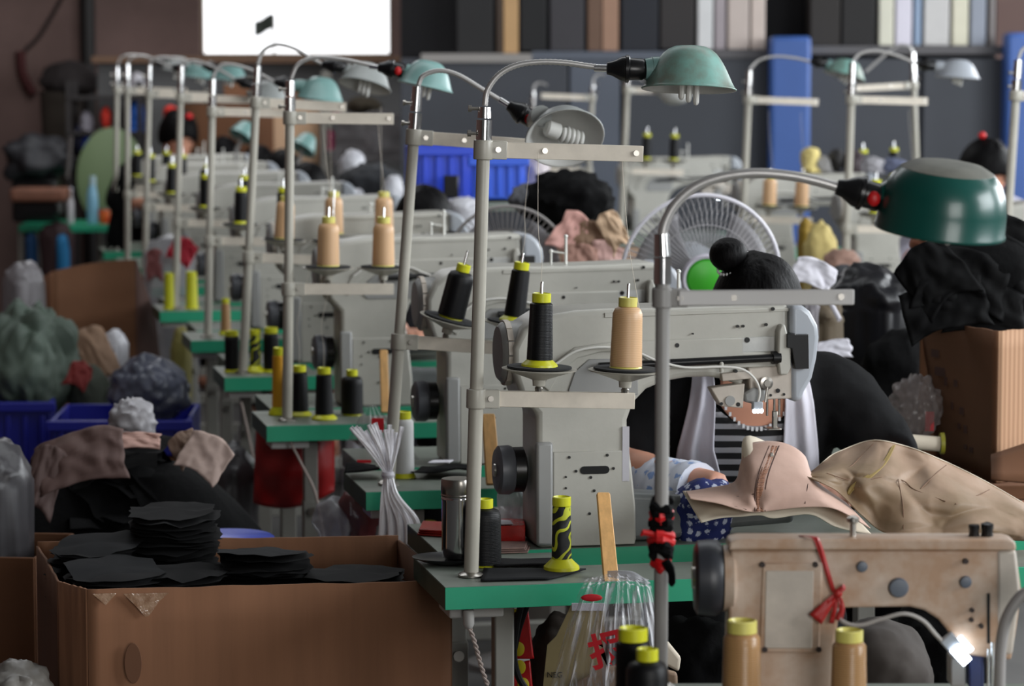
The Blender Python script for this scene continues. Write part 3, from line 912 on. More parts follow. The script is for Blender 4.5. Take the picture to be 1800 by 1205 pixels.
ROWA = [  # Y, pole foot px, coupler top px/py, upper arm py, tray arm py
    (4.80, 828, (852, 186), 263, 700),
    (5.86, 683, (734, 150), 241, 600),
    (6.92, 505, (510, 140), 207, 508),
    (7.98, 427, (453, 114), 180, 452),
    (9.04, 365, (374, 138), 196, 423),
    (10.1, 308, (319, 115), 172, 391),
    (11.16, 254, (263, 114), 165, 364),
    (12.2, 224, (224, 112), 160, 342),
    (13.3, 203, (206, 117), 158, 330)]
SPOTS = []
TABN = []
TORG = []
for i, (Y, bx, (tx, ty), yu, yl) in enumerate(ROWA):
    base = onz(bx, Y, 0.761)
    o = base - PX * 0.060 - RX * 0.09
    o.z = 0
    TORG.append(o)
    ty_ = ['carrying a steel flask', 'with white strips at its corner', 'with an orange cone at its corner', 'with three black and yellow cones', 'carrying one slim brown cone', 'carrying two bright yellow tubes', 'behind a red and white bag', 'far back, nearly hidden', 'farthest back, nearly hidden'][i]
    TABN.append(station_table(o, 'green-edged sewing table %s, %s of the left row' % (ty_, NTH[i]), 'green-edged tables of the left row'))
    station_machine(o + PX * 0.312 + RX * 0.345 + V((0, 0, 0.7605)), 'ivory sewing machine, %s of the left row%s' % (NTH[i], ', before the woman' if i == 0 else ''), 'machines of the left row')
    top = P(tx, ty, Y)
    r, spots, ax, ad, at = stand(
        'cream thread stand with lamp at the corner of the %s table of the left row' % NTH[i], base, top, P(bx, yu, Y).z, P(bx, yl, Y).z,
        group='thread stands of the left row', armdir=V((1, 0.12, 0)) if i < 2 else PX, lu=0.262 if i == 0 else 0.245, ll=0.262 if i == 0 else 0.25,
        trays=(0.103, 0.246) if i == 0 else (0.094, 0.225), tax=((0.26, -0.05, 1), (0.14, 0, 1)) if i == 1 else None)
    SPOTS.append((spots, ax))
    g = lambda *a: [P(x, y, Y) for x, y in a]
    if i == 0:
        lamp(r, g((852, 186), (857, 158), (877, 131), (907, 115), (946, 109), (990, 110), (1035, 116), (1066, 120)), (1, 0, -0.03), P(1211, 157, 4.8), (0.03, 0.10, 1), 0.0745, 0.068, M_teal, red=False, neck=M_teal2)
    elif i == 1:
        lamp(r, g((735, 150), (744, 133), (772, 124), (806, 132), (850, 158), (893, 184)), V((42, 0, -26)), P(993, 243, 5.70), (-0.12, 0.72, 0.66), 0.0745, 0.055, M_greyshade, bulb='spiral', neck=M_greyshade)
    elif i == 2:
        lamp(r, g((511, 139), (524, 113), (555, 101), (600, 104), (640, 112), (664, 118)), (1, 0, -0.12), P(747, 153, Y), (0.22, 0.04, 1), 0.064, 0.060, M_teal2)
    elif i == 3:
        lamp(r, g((453, 113), (462, 90), (486, 78), (517, 85), (545, 101), (566, 112)), (1, 0, -0.15), P(641, 152, Y), (0.22, 0.28, 1), 0.070, 0.062, M_greyshade, red=False, ribs=False)
    elif i == 4:
        lamp(r, g((374, 137), (384, 118), (405, 113), (440, 122), (482, 143)), (1, 0, -0.2), P(562, 176, Y), (0.14, 0.02, 1), 0.072, 0.068, M_teal2, red=False, ribs=False)
    elif i == 5:
        lamp(r, g((319, 114), (328, 108), (350, 108), (385, 122), (414, 140)), (1, 0, -0.3), P(470, 176, Y), (0.2, 0.1, 1), 0.070, 0.062, M_greyshade, red=False, ribs=False)
    elif i == 6:
        lamp(r, g((263, 113), (270, 104), (290, 101), (325, 106), (356, 115)), (1, 0, -0.15), P(402, 140, Y), (0.1, 0.0, 1), 0.072, 0.06, M_teal2, red=False, ribs=False)
    elif i == 7:
        lamp(r, g((224, 111), (231, 102), (250, 98), (275, 106), (302, 118)), (1, 0, -0.1), P(352, 136, Y), (0.1, 0.0, 1), 0.072, 0.06, M_teal2, red=False, ribs=False)
    else:
        lamp(r, g((206, 116), (213, 101), (230, 97), (255, 100), (272, 107)), (1, 0, -0.1), P(312, 124, Y), (0.1, 0.0, 1), 0.07, 0.06, M_greyshade, red=False, ribs=False)

# cones standing on the trays
Gt = 'thread cones on the trays of the left row'
s, ax = SPOTS[0]
cone('black_slim', s[0], 'black thread cone with yellow foot on the left tray before the nearest machine', Gt, ax,
     thread=[s[0] + V((0, 0, 0.115)), s[0] + V((0.004, 0, 0.17)), P(946, 400, 4.82), P(946, 268, 4.79)])
cone('tan', s[1], 'tan thread cone on the right tray in front of the nearest ivory machine', Gt, ax,
     thread=[s[1] + V((0.026, -0.004, 0.02)), P(1128, 640, 4.84), P(1126, 560, 4.84), P(1108, 450, 4.84), P(1098, 350, 4.84), P(1093, 270, 4.84)])
s, ax = SPOTS[1]
tl = (V((0.26, -0.05, 1))).normalized()
cone('black_fat', s[0], 'black thread cone leaning right on the tilted tray of the leaning second stand', Gt, tl)
cone('black_slim', s[1], 'slim black thread cone half hidden behind the nearest pole, on the second stand', Gt, (V((0.14, 0, 1))).normalized())
s, ax = SPOTS[2]
cone('tan', s[0], 'tan thread cone on the left tray of the third stand', Gt, ax)
cone('tan', s[1], 'tan thread cone on the right tray of the third stand', Gt, ax)
s, ax = SPOTS[3]
cone('tan', s[0], 'tan thread cone just left of the third pole, on the fourth stand', Gt, ax)
cone('tan', P(587, 410, 8.2), 'tan thread cone above the left cone of the third stand', Gt)
cone('tan', P(675, 410, 8.2), 'tan thread cone above the right cone of the third stand', Gt)
for i, k, kinds in ((4, '', ('black_plain', 'black_plain')), (5, '', ('black_plain', 'black_plain')), (6, '', ('black_plain', 'black_fat')), (7, '', ('black_plain', 'black_plain')), (8, '', ('black_plain', 'black_plain'))):
    s, ax = SPOTS[i]
    for q, side, kd in zip(s, ('left', 'right'), kinds):
        cone(kd, q, 'black thread cone with yellow collar on the %s tray of the %s stand' % (side, NTH[i]), Gt, ax)
# a small wooden block carries the pair behind the third machine
bk = thing('tray_bracket', 'grey bar carrying two tan cones behind the third machine', 'bracket', P(630, 413, 8.2))
MB().bar(P(560, 414, 8.2), P(700, 414, 8.2), 0.09, 0.008).build('bar', M_leg, bk, True, bevel=0.002)
MB().cyl(P(632, 416, 8.2), V((P(632, 416, 8.2).x, 8.2, 0.76)), 0.01).build('support_rod', M_pole, bk, True)

Gc = 'thread cones standing on the left-row tables'


def on_table(px, Y):
    return onz(px, Y, 0.7615)


cone('black_fat', on_table(852, 4.90) + V((0, 0, 0.0)), 'tall black thread cone behind the foot of the nearest pole', Gc, scale=1.02)
cone('spent', on_table(987, 4.845) + V((0, 0, 0.003)), 'nearly spent black cone on a flared yellow tube, on the nearest table', Gc)
cone('white_yellow', on_table(709, 5.96), 'white thread cone with yellow tube behind the white strips', Gc, scale=1.0)
cone('orange', on_table(492, 7.04), 'slim orange cone left of the third pole', Gc, scale=1.25)
cone('black_slim', on_table(527, 7.02), 'black cone just right of the third pole', Gc)
cone('black_slim', on_table(570, 6.95), 'black cone with flared yellow foot on the third table', Gc, scale=1.02)
cone('black_fat', on_table(619, 7.03), 'plump black cone at the right on the third table', Gc, scale=0.98)
cone('black_plain', on_table(408, 8.02), 'black cone left of the fourth pole', Gc)
cone('spent', on_table(449, 8.02), 'nearly bare yellow cone right of the fourth pole', Gc, scale=0.95)
cone('black_plain', on_table(477, 8.02), 'black cone at the right on the fourth table', Gc, scale=1.08)
cone('brown_slim', on_table(397, 9.14), 'slim brown cone on the fifth table', Gc)
cone('yellow_tube', on_table(299, 10.10), 'bare yellow tube left of the sixth pole', Gc, scale=0.98)
cone('yellow_tube', on_table(337, 10.12), 'bare yellow tube right of the sixth pole', Gc)

# the right-hand row
ROWB = [  # Y, foot px, top, yu, yl, nth words
    (8.8, 1757, (1790, 104), 168, 432, 'at the right edge of the view'),
    (10.0, 1483, (1499, 108), 175, 402, 'left of the dark green lamp'),
    (11.0, 1300, (1318, 123), 175, 385, 'before the blue post'),
    (13.0, 1090, (1103, 148), 158, 300, 'below the nearest pale teal lamp')]
RB = R(14)
for i, (Y, bx, (tx, ty), yu, yl, wd_) in enumerate(ROWB):
    base = onz(bx, Y, 0.761)
    o = base - PX * 0.06 - RX * 0.09
    o.z = 0
    station_table(o, 'green-edged right-row table under the stand %s' % wd_, 'green-edged tables of the right row')
    station_machine(o + PX * 0.27 + RX * 0.345 + V((0, 0, 0.7605)), 'ivory right-row sewing machine beside the stand %s' % wd_, 'machines of the right row')
    top = P(tx, ty, Y)
    r, spots, ax, ad, at = stand('cream thread stand of the right row, %s' % wd_, base, top, P(bx, yu, Y).z, P(bx, yl, Y).z, lu=0.27, ll=0.27, group='thread stands of the right row', trays=(0.10, 0.225), r=0.013)
    g = lambda *a: [P(x, y, Y) for x, y in a]
    if i == 0:
        lamp(r, g((1790, 103), (1800, 85), (1830, 76), (1880, 82), (1930, 96)), (1, 0, -0.1), P(2010, 130, Y), (0.1, 0, 1), 0.07, 0.06, M_teal2, ribs=False)
    elif i == 1:
        lamp(r, g((1500, 107), (1513, 94), (1540, 89), (1578, 98), (1612, 112)), (1, 0, -0.12), P(1683, 137, Y), (0.06, 0.02, 1), 0.074, 0.06, M_endcap, red=False, ribs=False, neck=M_endcap)
    elif i == 2:
        lamp(r, g((1319, 122), (1334, 106), (1362, 99), (1398, 102), (1424, 108)), (1, 0, -0.1), P(1484, 134, Y), (0.28, 0.12, 1), 0.078, 0.06, M_teal, red=False, ribs=False, neck=M_teal2)
    else:
        lamp(r, g((1103, 147), (1108, 138), (1120, 136), (1132, 142)), (1, 0, -0.1), P(1186, 164, Y), (0.0, -0.3, -1), 0.08, 0.045, M_greyshade, red=False, ribs=False, bulb=None)
    for q, kd, sd in zip(spots, [('black_plain', 'black_plain'), ('black_plain', 'tan'), ('tan', 'tan'), ('black_plain', 'black_plain')][i], ('left', 'right')):
        cone(kd, q, '%s cone on the %s tray of the stand %s' % ('tan' if kd == 'tan' else 'black', sd, wd_), 'thread cones of the right row', ax)
# slim stands further back whose arms point left
for j, (Y, bx, top, yu, yl, ad_, wd_, gp) in enumerate((
        (12.0, 1618, (1604, 92), 150, 330, -PX, 'bent left between the two far lamps', ((1604, 92), (1598, 82), (1580, 80), (1556, 96), (1522, 126))),
        (14.2, 1030, (1042, 150), 172, 300, -PX, 'left of the pale teal lamp neck', ((1042, 150), (1044, 138), (1054, 130), (1064, 132))),
        (14.42, 937, (938, 160), 200, 300, PX, 'above the black heap', ((938, 160), (940, 150), (950, 146), (962, 150))))):
    base = onz(bx, Y, 0.761)
    r, spots, ax, ad, at = stand('cream thread stand far back, %s' % wd_, base, P(*top, Y), P(bx, yu, Y).z, P(bx, yl, Y).z, armdir=ad_, lu=0.25, ll=0.25, r=0.012, group='thread stands far back')
    MB().tube(smooth_path([P(x, y, Y) for x, y in gp], 5), 0.006, 8).build('gooseneck', M_goose, r, True)
    for q in spots:
        cone('black_plain', q, 'black cone on the far stand %s' % wd_, 'thread cones far back', ax)
    if j == 2:
        continue
    tb = base - V((0.3, 0.12, 0)) if j == 0 else base - V((0.34, 0.08, 0))
    station_table(V((tb.x, tb.y, 0)), 'green-edged table under the far stand %s' % wd_, 'green-edged tables far back')

# ------------------------------------------------------------------ the front right place: beige machine, grey stand, dark green lamp
Y0 = 3.83
Z0 = 0.78
t = thing('front_table', 'narrow green-edged table under the worn beige machine at the lower right edge', 'work table', (0.75, 3.66, 0))
MB().box((0.86, 3.63, Z0 - 0.019), (1.36, 0.48, 0.036)).build('tabletop', M_side, t, True, bevel=0.002)
MB().box((0.86, 3.389, Z0 - 0.019), (1.36, 0.003, 0.036)).build('edge_band', M_green, t, True)
MB().box((0.86, 3.63, Z0 - 0.0005), (1.355, 0.475, 0.001)).build('laminate', M_lam, t, True)
for x in (0.26, 1.44):
    for y in (3.5, 3.82):
        MB().box((x, y, 0.371), (0.045, 0.04, 0.742)).build('leg', M_leg, t, True, bevel=0.003)
base = onz(1161, Y0, Z0 + 0.001)
top = P(1163, 411, Y0)
r = thing('thread_stand', 'grey thread stand bound with red and black strips, carrying the dark green lamp', 'thread stand', base)
pz = P(1160, 523, Y0).z
MB().cyl(base, V((base.x + 0.0005, Y0, pz + 0.02)), 0.0093, seg=18).build('pole', M_pole_grey, r, True)
MB().lathe([(0.02, 0), (0.02, 0.003), (0.012, 0.009)], base, (0, 0, 1), 24, False).build('base_flange', M_steel, r, True)
MB().cyl(V((base.x, Y0, pz + 0.018)), V((base.x, Y0, pz + 0.052)), 0.0112).cyl(V((base.x, Y0, pz + 0.054)), top, 0.0112, 0.0098).build('coupler', M_chrome, r, True)
a0 = V((base.x, Y0, pz))
MB().lathe([(0.0135, -0.013), (0.0135, 0.013)], a0, (0, 0, 1), 20).box(a0 + V((0.018, 0, 0)), (0.03, 0.014, 0.024)).build('clamp', M_pole_grey, r, True, bevel=0.002)
e0 = P(1500, 521, Y0 + 0.03)
arm = MB().bar(a0 + V((0.02, -0.008, 0)), e0 + V((0, -0.008, 0)), 0.006, 0.0205).build('upper_arm', mat('grey_white_bar', (188, 186, 184), 0.45), r, True, bevel=0.0022, seg=3)
s = MB()
for x in (1195, 1290, 1481):
    q = P(x, 523, Y0) + V((0, -0.0105 + (x - 1160) / 340 * 0.03, 0))
    s.cyl(q, q - V((0, 0.003, 0)), 0.0042, seg=12)
s.build('screw', M_steel, arm, True)
q1 = lambda *a: [P(x, y, Y0) for x, y in a]
g = q1((1164, 412), (1170, 388), (1188, 357), (1222, 328), (1268, 311), (1325, 304), (1385, 308), (1435, 318), (1470, 328))
DG = [(0, 0.086), (0.030, 0.0852), (0.046, 0.0825), (0.060, 0.0755), (0.070, 0.064), (0.077, 0.048), (0.0805, 0.028), (0.0815, 0.003), (0.083, 0.0), (0.083, -0.003)]
lamp(r, g, (1, 0, -0.25), P(1652, 403, Y0), (0.10, -0.13, 1), 0.0815, 0.086, M_dgreen, red=True, prof=DG, neck=M_dgreen, mtop=M_dgreentop, ribs=False, rg=0.0066, bulb='tubes')
# strips wound round the pole
st = thing('pole_wrapping', 'red and black strips wound round the grey pole in front of the machine', 'wrapping', P(1160, 950, Y0))
for k, (z0, z1, m, rr) in enumerate(((878, 905, M_cloth_b, 0.0175), (893, 918, M_red, 0.0165), (908, 940, M_cloth_b, 0.018), (933, 962, M_red, 0.0185), (950, 985, M_cloth_b, 0.0185), (978, 1000, M_red, 0.0145))):
    p0, p1 = P(1157, z0, Y0), P(1157, z1, Y0)
    pts = []
    for i in range(29):
        a = 2 * math.pi * i / 28 * 2 + k
        pts.append(V((base.x + math.cos(a) * (rr - 0.007), Y0 + math.sin(a) * (rr - 0.007), p0.z + (p1.z - p0.z) * (0.15 + 0.7 * i / 28) + 0.004 * math.sin(a + k))))
    MB().tube(pts, [0.0062 + 0.0018 * math.sin(i * 1.7 + k) for i in range(29)], 8).build('wound_strip', m, st, True)
MB().tube(smooth_path([P(1170, 985, Y0 - 0.015), P(1180, 1005, Y0 - 0.018), P(1181, 1030, Y0 - 0.018)], 4), [0.006] * 4 + [0.005] * 4 + [0.002], 8).build('loose_end', M_cloth_b, st, True)
MB().tube([P(1150, 938, Y0 - 0.01), P(1130, 935, Y0 - 0.012), P(1127, 941, Y0 - 0.012)], [0.005, 0.004, 0.002], 8).build('loose_end', M_red, st, True)

YM = 3.74
KB = YM / FPX
zf = lambda py: P(1500, py, YM).z
xf = lambda px, py=1050: P(px, py, YM).x
bmach = thing('beige_sewing_machine', 'worn beige flat-bed sewing machine at the lower right with a red ribbon tied on', 'sewing machine', (xf(1370), YM + 0.06, Z0))


def bpr(name, pts, y0, y1, m, parent=bmach, **k):
    return MB().prism([(xf(x, y), zf(y)) for x, y in pts], YM + y0, YM + y1).build(name, m, parent, True, **k)


bpr('machine_body', [(1276, 1218), (1284, 966), (1786, 966), (1792, 1010), (1796, 1040), (1788, 1100), (1778, 1160), (1690, 1150), (1672, 1115), (1650, 1088), (1625, 1072), (1600, 1066), (1484, 1068), (1474, 1090), (1466, 1140), (1462, 1218)], 0, 0.055, M_beige, bevel=0.004, seg=3)
bpr('flat_bed', [(1262, 1248), (1262, 1230), (1850, 1230), (1850, 1248)], -0.03, 0.03, M_beige, bevel=0.004)
bpr('top_lid', [(1280, 966), (1282, 950), (1300, 946), (1770, 946), (1784, 951), (1786, 966)], -0.005, 0.046, M_beige, bevel=0.003, seg=3)
pl = bpr('cover_plate', [(1334, 1146), (1340, 988), (1446, 988), (1440, 1146)], -0.003, 0.01, M_beige, bevel=0.002)
bpr('plate_field', [(1343, 1138), (1346, 1002), (1430, 1002), (1427, 1138)], -0.0042, 0.0, M_beigeplate, pl, bevel=0.001)
s = MB()
for x, y, r_ in ((1340, 991, 5), (1433, 991, 5), (1344, 1140, 5), (1439, 1140, 5), (1697, 985, 5), (1708, 1071, 4), (1707, 1088, 4), (1724, 1099, 4.5)):
    c = P(x, y, YM)
    s.cyl(c + V((0, 0.001, 0)), c + V((0, -0.0055, 0)), r_ * KB, seg=12)
s.build('screw_head', mat('rusty_screw', (44, 30, 26), 0.6), bmach, True, kind='stuff')
M_plug = mat('blue_grey_plug', (92, 100, 112), 0.4)
for x, y, r_ in ((1515, 995, 10), (1579, 1032, 18), (1697, 1022, 11)):
    c = P(x, y, YM)
    MB().lathe([(r_ * KB, 0.002), (r_ * KB, -0.003), (r_ * KB * 0.85, -0.006), (0, -0.007)], c, (0, 1, 0), 24, False).build('plug', M_plug, bmach, True)
bpr('needle_slot', [(1735, 1130), (1735, 1042), (1740, 1042), (1740, 1130)], -0.001, 0.004, mat('slot_black', (10, 10, 10), 0.8))
bpr('face_plate_edge', [(1754, 1150), (1752, 967), (1786, 967), (1794, 1040), (1780, 1150)], -0.002, 0.053, M_beigeplate, bevel=0.004)
c = P(1246, 1022, YM)
c.y += 0.03
hw_ = MB().lathe([(0.012, -0.016), (0.040, -0.017), (0.0475, -0.013), (0.049, 0.0), (0.049, 0.010), (0.044, 0.018), (0.012, 0.020)], c, (1, 0, 0), 44).build('handwheel', mat('charcoal_wheel', (44, 46, 52), 0.4), bmach, True)
MB().lathe([(0, -0.02), (0.014, -0.02), (0.015, -0.015)], c, (1, 0, 0), 18, False).build('wheel_bolt', M_steel, hw_, True)
MB().lathe([(0.043, 0.0), (0.044, 0.012), (0.036, 0.016)], c + V((0.020, 0, 0)), (1, 0, 0), 32).build('belt_guard', M_beige, bmach, True)
kb = MB()
for x, y0, y1, rr in ((1712, 920, 945, 0.0072), (1735, 914, 945, 0.0082)):
    kb.lathe([(rr * 0.8, 0), (rr, 0.004), (rr * 0.86, 0.010), (rr, 0.014), (rr, 0.0125 + (945 - y0) * KB * 0.3), (0, (945 - y0) * KB * 1.0)], P(x, 946, YM + 0.02), (0, 0, 1), 18)
kb.build('top_knob', M_dark, bmach, True)
MB().lathe([(0.004, 0), (0.004, 0.02), (0.008, 0.022), (0.008, 0.027), (0.003, 0.03), (0, 0.03)], P(1499, 946, YM + 0.02), (0, 0, 1), 14).build('top_tensioner', M_steel, bmach, True)
lc = MB().tube(smooth_path([P(1470, 1070, YM - 0.004), P(1482, 1092, YM - 0.012), P(1512, 1098, YM - 0.016), P(1550, 1087, YM - 0.018), P(1590, 1078, YM - 0.02), P(1622, 1090, YM - 0.02), P(1645, 1115, YM - 0.02), P(1666, 1136, YM - 0.02)], 6), 0.0028, 8).build('lamp_cable', mat('grey_cable', (168, 164, 160), 0.4), bmach, True)
mx = Matrix.Translation(P(1684, 1143, YM - 0.022)) @ Matrix.Rotation(R(48), 4, 'Y')
lh = MB().box((-0.006, 0.004, 0), (0.036, 0.010, 0.020), mx).build('work_light', M_endcap, bmach, True, bevel=0.002)
MB().box((0.006, -0.0025, -0.001), (0.026, 0.004, 0.014), mx).build('led', M_led, lh, True, bevel=0.001)
mx = Matrix.Translation(P(1697, 1131, YM - 0.014)) @ Matrix.Rotation(R(48), 4, 'Y')
MB().box((0, 0, 0), (0.024, 0.004, 0.007), mx).build('led', M_led, lh, True, bevel=0.001)
bpr('needle_guard', [(1706, 1212), (1706, 1152), (1732, 1152), (1732, 1212)], 0.01, 0.05, mat('dark_blue_guard', (30, 44, 88), 0.4), bevel=0.002)
nb = MB().cyl(P(1744, 1128, YM - 0.003), P(1744, 1212, YM - 0.003), 0.0024).cyl(P(1737, 1140, YM - 0.004), P(1737, 1212, YM - 0.004), 0.002)
nb.build('needle_bar', M_chrome, bmach, True)
bpr('presser_bracket', [(1676, 1212), (1676, 1160), (1702, 1165), (1702, 1212)], 0.02, 0.06, M_enamel2, bevel=0.002)
# red ribbon
rb = thing('red_ribbon', 'red plastic ribbon tied round the arm of the beige machine', 'ribbon', P(1470, 1040, YM))
M_ribbon = mat('red_film', (168, 34, 32), 0.4)


def strip(pts, w, m, name, parent, dirw=V((1, 0, 0)), solid=0.0008):
    pts = smooth_path(pts, 5)
    n = len(pts) - 1
    ws = w if isinstance(w, (list, tuple)) else [w, w]
    mb = MB()

    def f(u, v):
        i = min(int(u * n + 0.5), n)
        t = (pts[min(i + 1, n)] - pts[max(i - 1, 0)]).normalized()
        d = (dirw - t * dirw.dot(t)).normalized()
        k = u * (len(ws) - 1)
        j = min(int(k), len(ws) - 2)
        ww = ws[j] + (ws[j + 1] - ws[j]) * (k - j)
        return pts[i] + d * ww * (v - 0.5) + V((0, -0.0012 * math.sin(v * 9 + u * 5), 0))
    mb.grid(f, n, 4)
    return mb.build(name, m, parent, True, solid=solid, angle=60)


strip([P(1406, 941, YM + 0.02), P(1428, 943, YM - 0.004), P(1437, 952, YM - 0.010), P(1450, 990, YM - 0.009), P(1464, 1035, YM - 0.009), P(1472, 1042, YM - 0.010)], [0.004, 0.006, 0.007, 0.006, 0.004], M_ribbon, 'ribbon_loop', rb)
strip([P(1470, 1042, YM - 0.010), P(1455, 1062, YM - 0.012), P(1433, 1088, YM - 0.013)], [0.004, 0.012, 0.020], M_ribbon, 'ribbon_tail', rb)
strip([P(1470, 1044, YM - 0.009), P(1468, 1065, YM - 0.011), P(1461, 1095, YM - 0.012)], [0.004, 0.006, 0.006], M_ribbon, 'ribbon_tail', rb)
strip([P(1474, 1044, YM - 0.009), P(1480, 1068, YM - 0.011), P(1474, 1090, YM - 0.012)], [0.004, 0.007, 0.009], M_ribbon, 'ribbon_tail', rb)
MB().sphere(P(1473, 1042, YM - 0.011), (0.006, 0.005, 0.006), 10, 8).tube([P(1473, 1040, YM - 0.011), P(1484, 1031, YM - 0.012), P(1481, 1038, YM - 0.014)], [0.004, 0.004, 0.002], 8).build('knot', M_ribbon, rb, True)
# second gooseneck at the right edge
gn = thing('gooseneck_lamp', 'grey flexible lamp neck curving down at the lower right edge beside the beige machine', 'lamp', onz(1800, 3.62, Z0))
MB().tube(smooth_path([P(1815, 1035, 3.62), P(1792, 1050, 3.62), P(1770, 1085, 3.62), P(1760, 1130, 3.62), P(1757, 1180, 3.62), V((P(1757, 1200, 3.62).x, 3.62, Z0))], 8), 0.0075, 12).build('gooseneck', mat('grey_sheathed_neck', (150, 146, 144), 0.35), gn, True)
MB().cyl(P(1815, 1035, 3.62), P(1845, 1050, 3.62), 0.012, 0.03).build('lamp_head', M_dark, gn, True)
MB().lathe([(0.016, 0), (0.016, 0.004), (0.009, 0.016)], V((P(1757, 1200, 3.62).x, 3.62, Z0 + 0.0005)), (0, 0, 1), 18, False).build('base_ring', M_steel, gn, True)
# thread cones on this table
G0 = 'thread cones on the front right table'
cone('gold', onz(1303, 3.66, Z0 + 0.001), 'golden thread cone left of the beige machine plate, lower right', G0, scale=1.05)
cone('gold', onz(1491, 3.64, Z0 + 0.001), 'golden thread cone under the arm of the beige machine', G0, scale=0.98)
cone('black_plain', onz(1112, 3.62, Z0 + 0.001), 'black cone behind, left of the wrapped grey pole', G0, scale=1.08)
cone('black_fat', onz(1137, 3.56, Z0 + 0.001), 'black cone in front, touching the wrapped grey pole', G0, scale=0.97)

# ------------------------------------------------------------------ things on and under the nearest tables
ZT = 0.7612
# steel vacuum cup
Yf = 4.93
o = onz(805, Yf, ZT)
t = thing('steel_flask', 'polished steel vacuum cup standing on the corner of the nearest table', 'flask', o)
MB().lathe([(0.0, 0.0), (0.023, 0.0), (0.026, 0.003), (0.0275, 0.012), (0.0275, 0.098), (0.0283, 0.101), (0.0283, 0.104), (0.0272, 0.106)], o + V((0, 0, 0.0075)), seg=36, close=False).build('body', M_chrome, t, True, angle=50)
lid = MB().lathe([(0.0272, 0.106), (0.0288, 0.1075), (0.0288, 0.109), (0.0278, 0.111), (0.0285, 0.112), (0.0285, 0.132), (0.027, 0.136), (0, 0.137)], o + V((0, 0, 0.0075)), seg=36, close=False).build('lid', M_steel, t, True, angle=50)
d = onz(790, 4.925, ZT)
t = thing('black_dish', 'shallow black dish under the steel flask', 'dish', d)
MB().lathe([(0.0, 0.0012), (0.030, 0.0), (0.046, 0.004), (0.062, 0.010), (0.063, 0.0115), (0.045, 0.0065), (0, 0.0062)], d, seg=36, sy=0.8).build('dish_body', M_dark, t, True, angle=60)
# charcoal mat sheets lying at the front edge
sheets = []


def flat_sheet(name, label, cat, corners, m, z=ZT, th=0.0025, seed=0, group=None, wav=0.002):
    a, b, c, d_ = [onz(px, Y, z) for px, Y in corners]
    mb = MB()

    def f(u, v):
        p = a.lerp(b, u).lerp(d_.lerp(c, u), v)
        p.z += wav * (1 + noise.noise(p * 14 + V((seed, seed, 0))))
        return p
    mb.grid(f, 14, 8)
    return tag(mb.build(name, m, solid=th, offset=1, angle=60), label, cat, group)


flat_sheet('charcoal_sheet', 'charcoal leather sheet lying along the front of the nearest table', 'leather sheet', ((845, 4.745), (965, 4.76), (1030, 4.85), (850, 4.86)), M_sheet, wav=0.0015, seed=3)
flat_sheet('charcoal_sheet', 'small dark leather offcut just behind the charcoal sheet on the nearest table', 'leather sheet', ((868, 4.87), (985, 4.88), (975, 4.94), (880, 4.94)), M_sheet_d, wav=0.003, seed=5)
flat_sheet('black_cloth', 'black cloth spread over the second table with a white label on it', 'cloth', ((722, 5.93), (842, 5.93), (835, 6.04), (752, 6.06)), M_cloth_b, wav=0.012, seed=8)
k = flat_sheet('paper_label', 'small white paper label lying on the black cloth', 'label', ((752, 5.945), (790, 5.95), (797, 5.985), (760, 5.98)), M_white, z=ZT + 0.03, wav=0.0005)
flat_sheet('black_cloth', 'crumpled black scrap at the left corner of the second table', 'cloth', ((605, 5.93), (668, 5.93), (660, 6.02), (612, 6.03)), M_cloth_b, wav=0.014, seed=12)
# red packets and papers left of the machine foot
pk = [((735, 5.22), (790, 5.2), (800, 5.3), (742, 5.32), 'red and orange printed packet at the left behind the steel flask', (170, 34, 26), 0.012),
      ((862, 5.02), (925, 5.03), (930, 5.10), (868, 5.10), 'striped brown paper stack left of the machine column', (122, 96, 88), 0.010),
      ((866, 5.11), (926, 5.12), (924, 5.20), (872, 5.20), 'glossy red packet on the papers left of the machine column', (200, 28, 24), 0.034)]
for n_, (a, b, c, d_, lab, col, h) in enumerate(pk):
    base_ = onz(a[0], a[1], ZT)
    pt = thing('packet', lab, 'packet', base_)
    A, B, C, D = [onz(px, Y, ZT) for px, Y in (a, b, c, d_)]
    nn = 3 if n_ < 2 else 1
    for i in range(nn):
        mb = MB()
        lo, hi = h * i / nn, h * (i + 1) / nn - 0.0006
        j = V((random.uniform(-0.003, 0.003), random.uniform(-0.003, 0.003), 0))
        vs = [mb.bm.verts.new(p + j + V((0, 0, zz))) for zz in (lo, hi) for p in (A, B, C, D)]
        for f in ((3, 2, 1, 0), (4, 5, 6, 7), (0, 1, 5, 4), (1, 2, 6, 5), (2, 3, 7, 6), (3, 0, 4, 7)):
            mb.bm.faces.new([vs[q] for q in f])
        mb.build('wrapper' if n_ != 1 else 'paper_sheaf', mat('packet_%d' % n_, col, 0.25 if n_ != 1 else 0.7, var=0.3, scale=40), pt, True, bevel=0.001)
    if n_ == 2:
        mb = MB()
        vs = [mb.bm.verts.new(A.lerp(B, u).lerp(D.lerp(C, u), v) + V((0, -0.004, h + 0.002))) for u, v in ((0.1, 0.1), (0.6, 0.1), (0.5, 0.6), (0.2, 0.7))]
        mb.bm.faces.new(vs)
        mb.build('white_flash', M_white, pt, True, solid=0.0008)
o = MB().blob((0, 0, 0), (0.032, 0.028, 0.062), 0.35, 30, 4, 4, flat=-0.05).build('clear_bag', M_film, angle=80)
o.location = onz(905, 5.24, ZT + 0.052)
tag(o, 'crumpled clear plastic bag behind the red packet beside the handwheel', 'plastic bag')

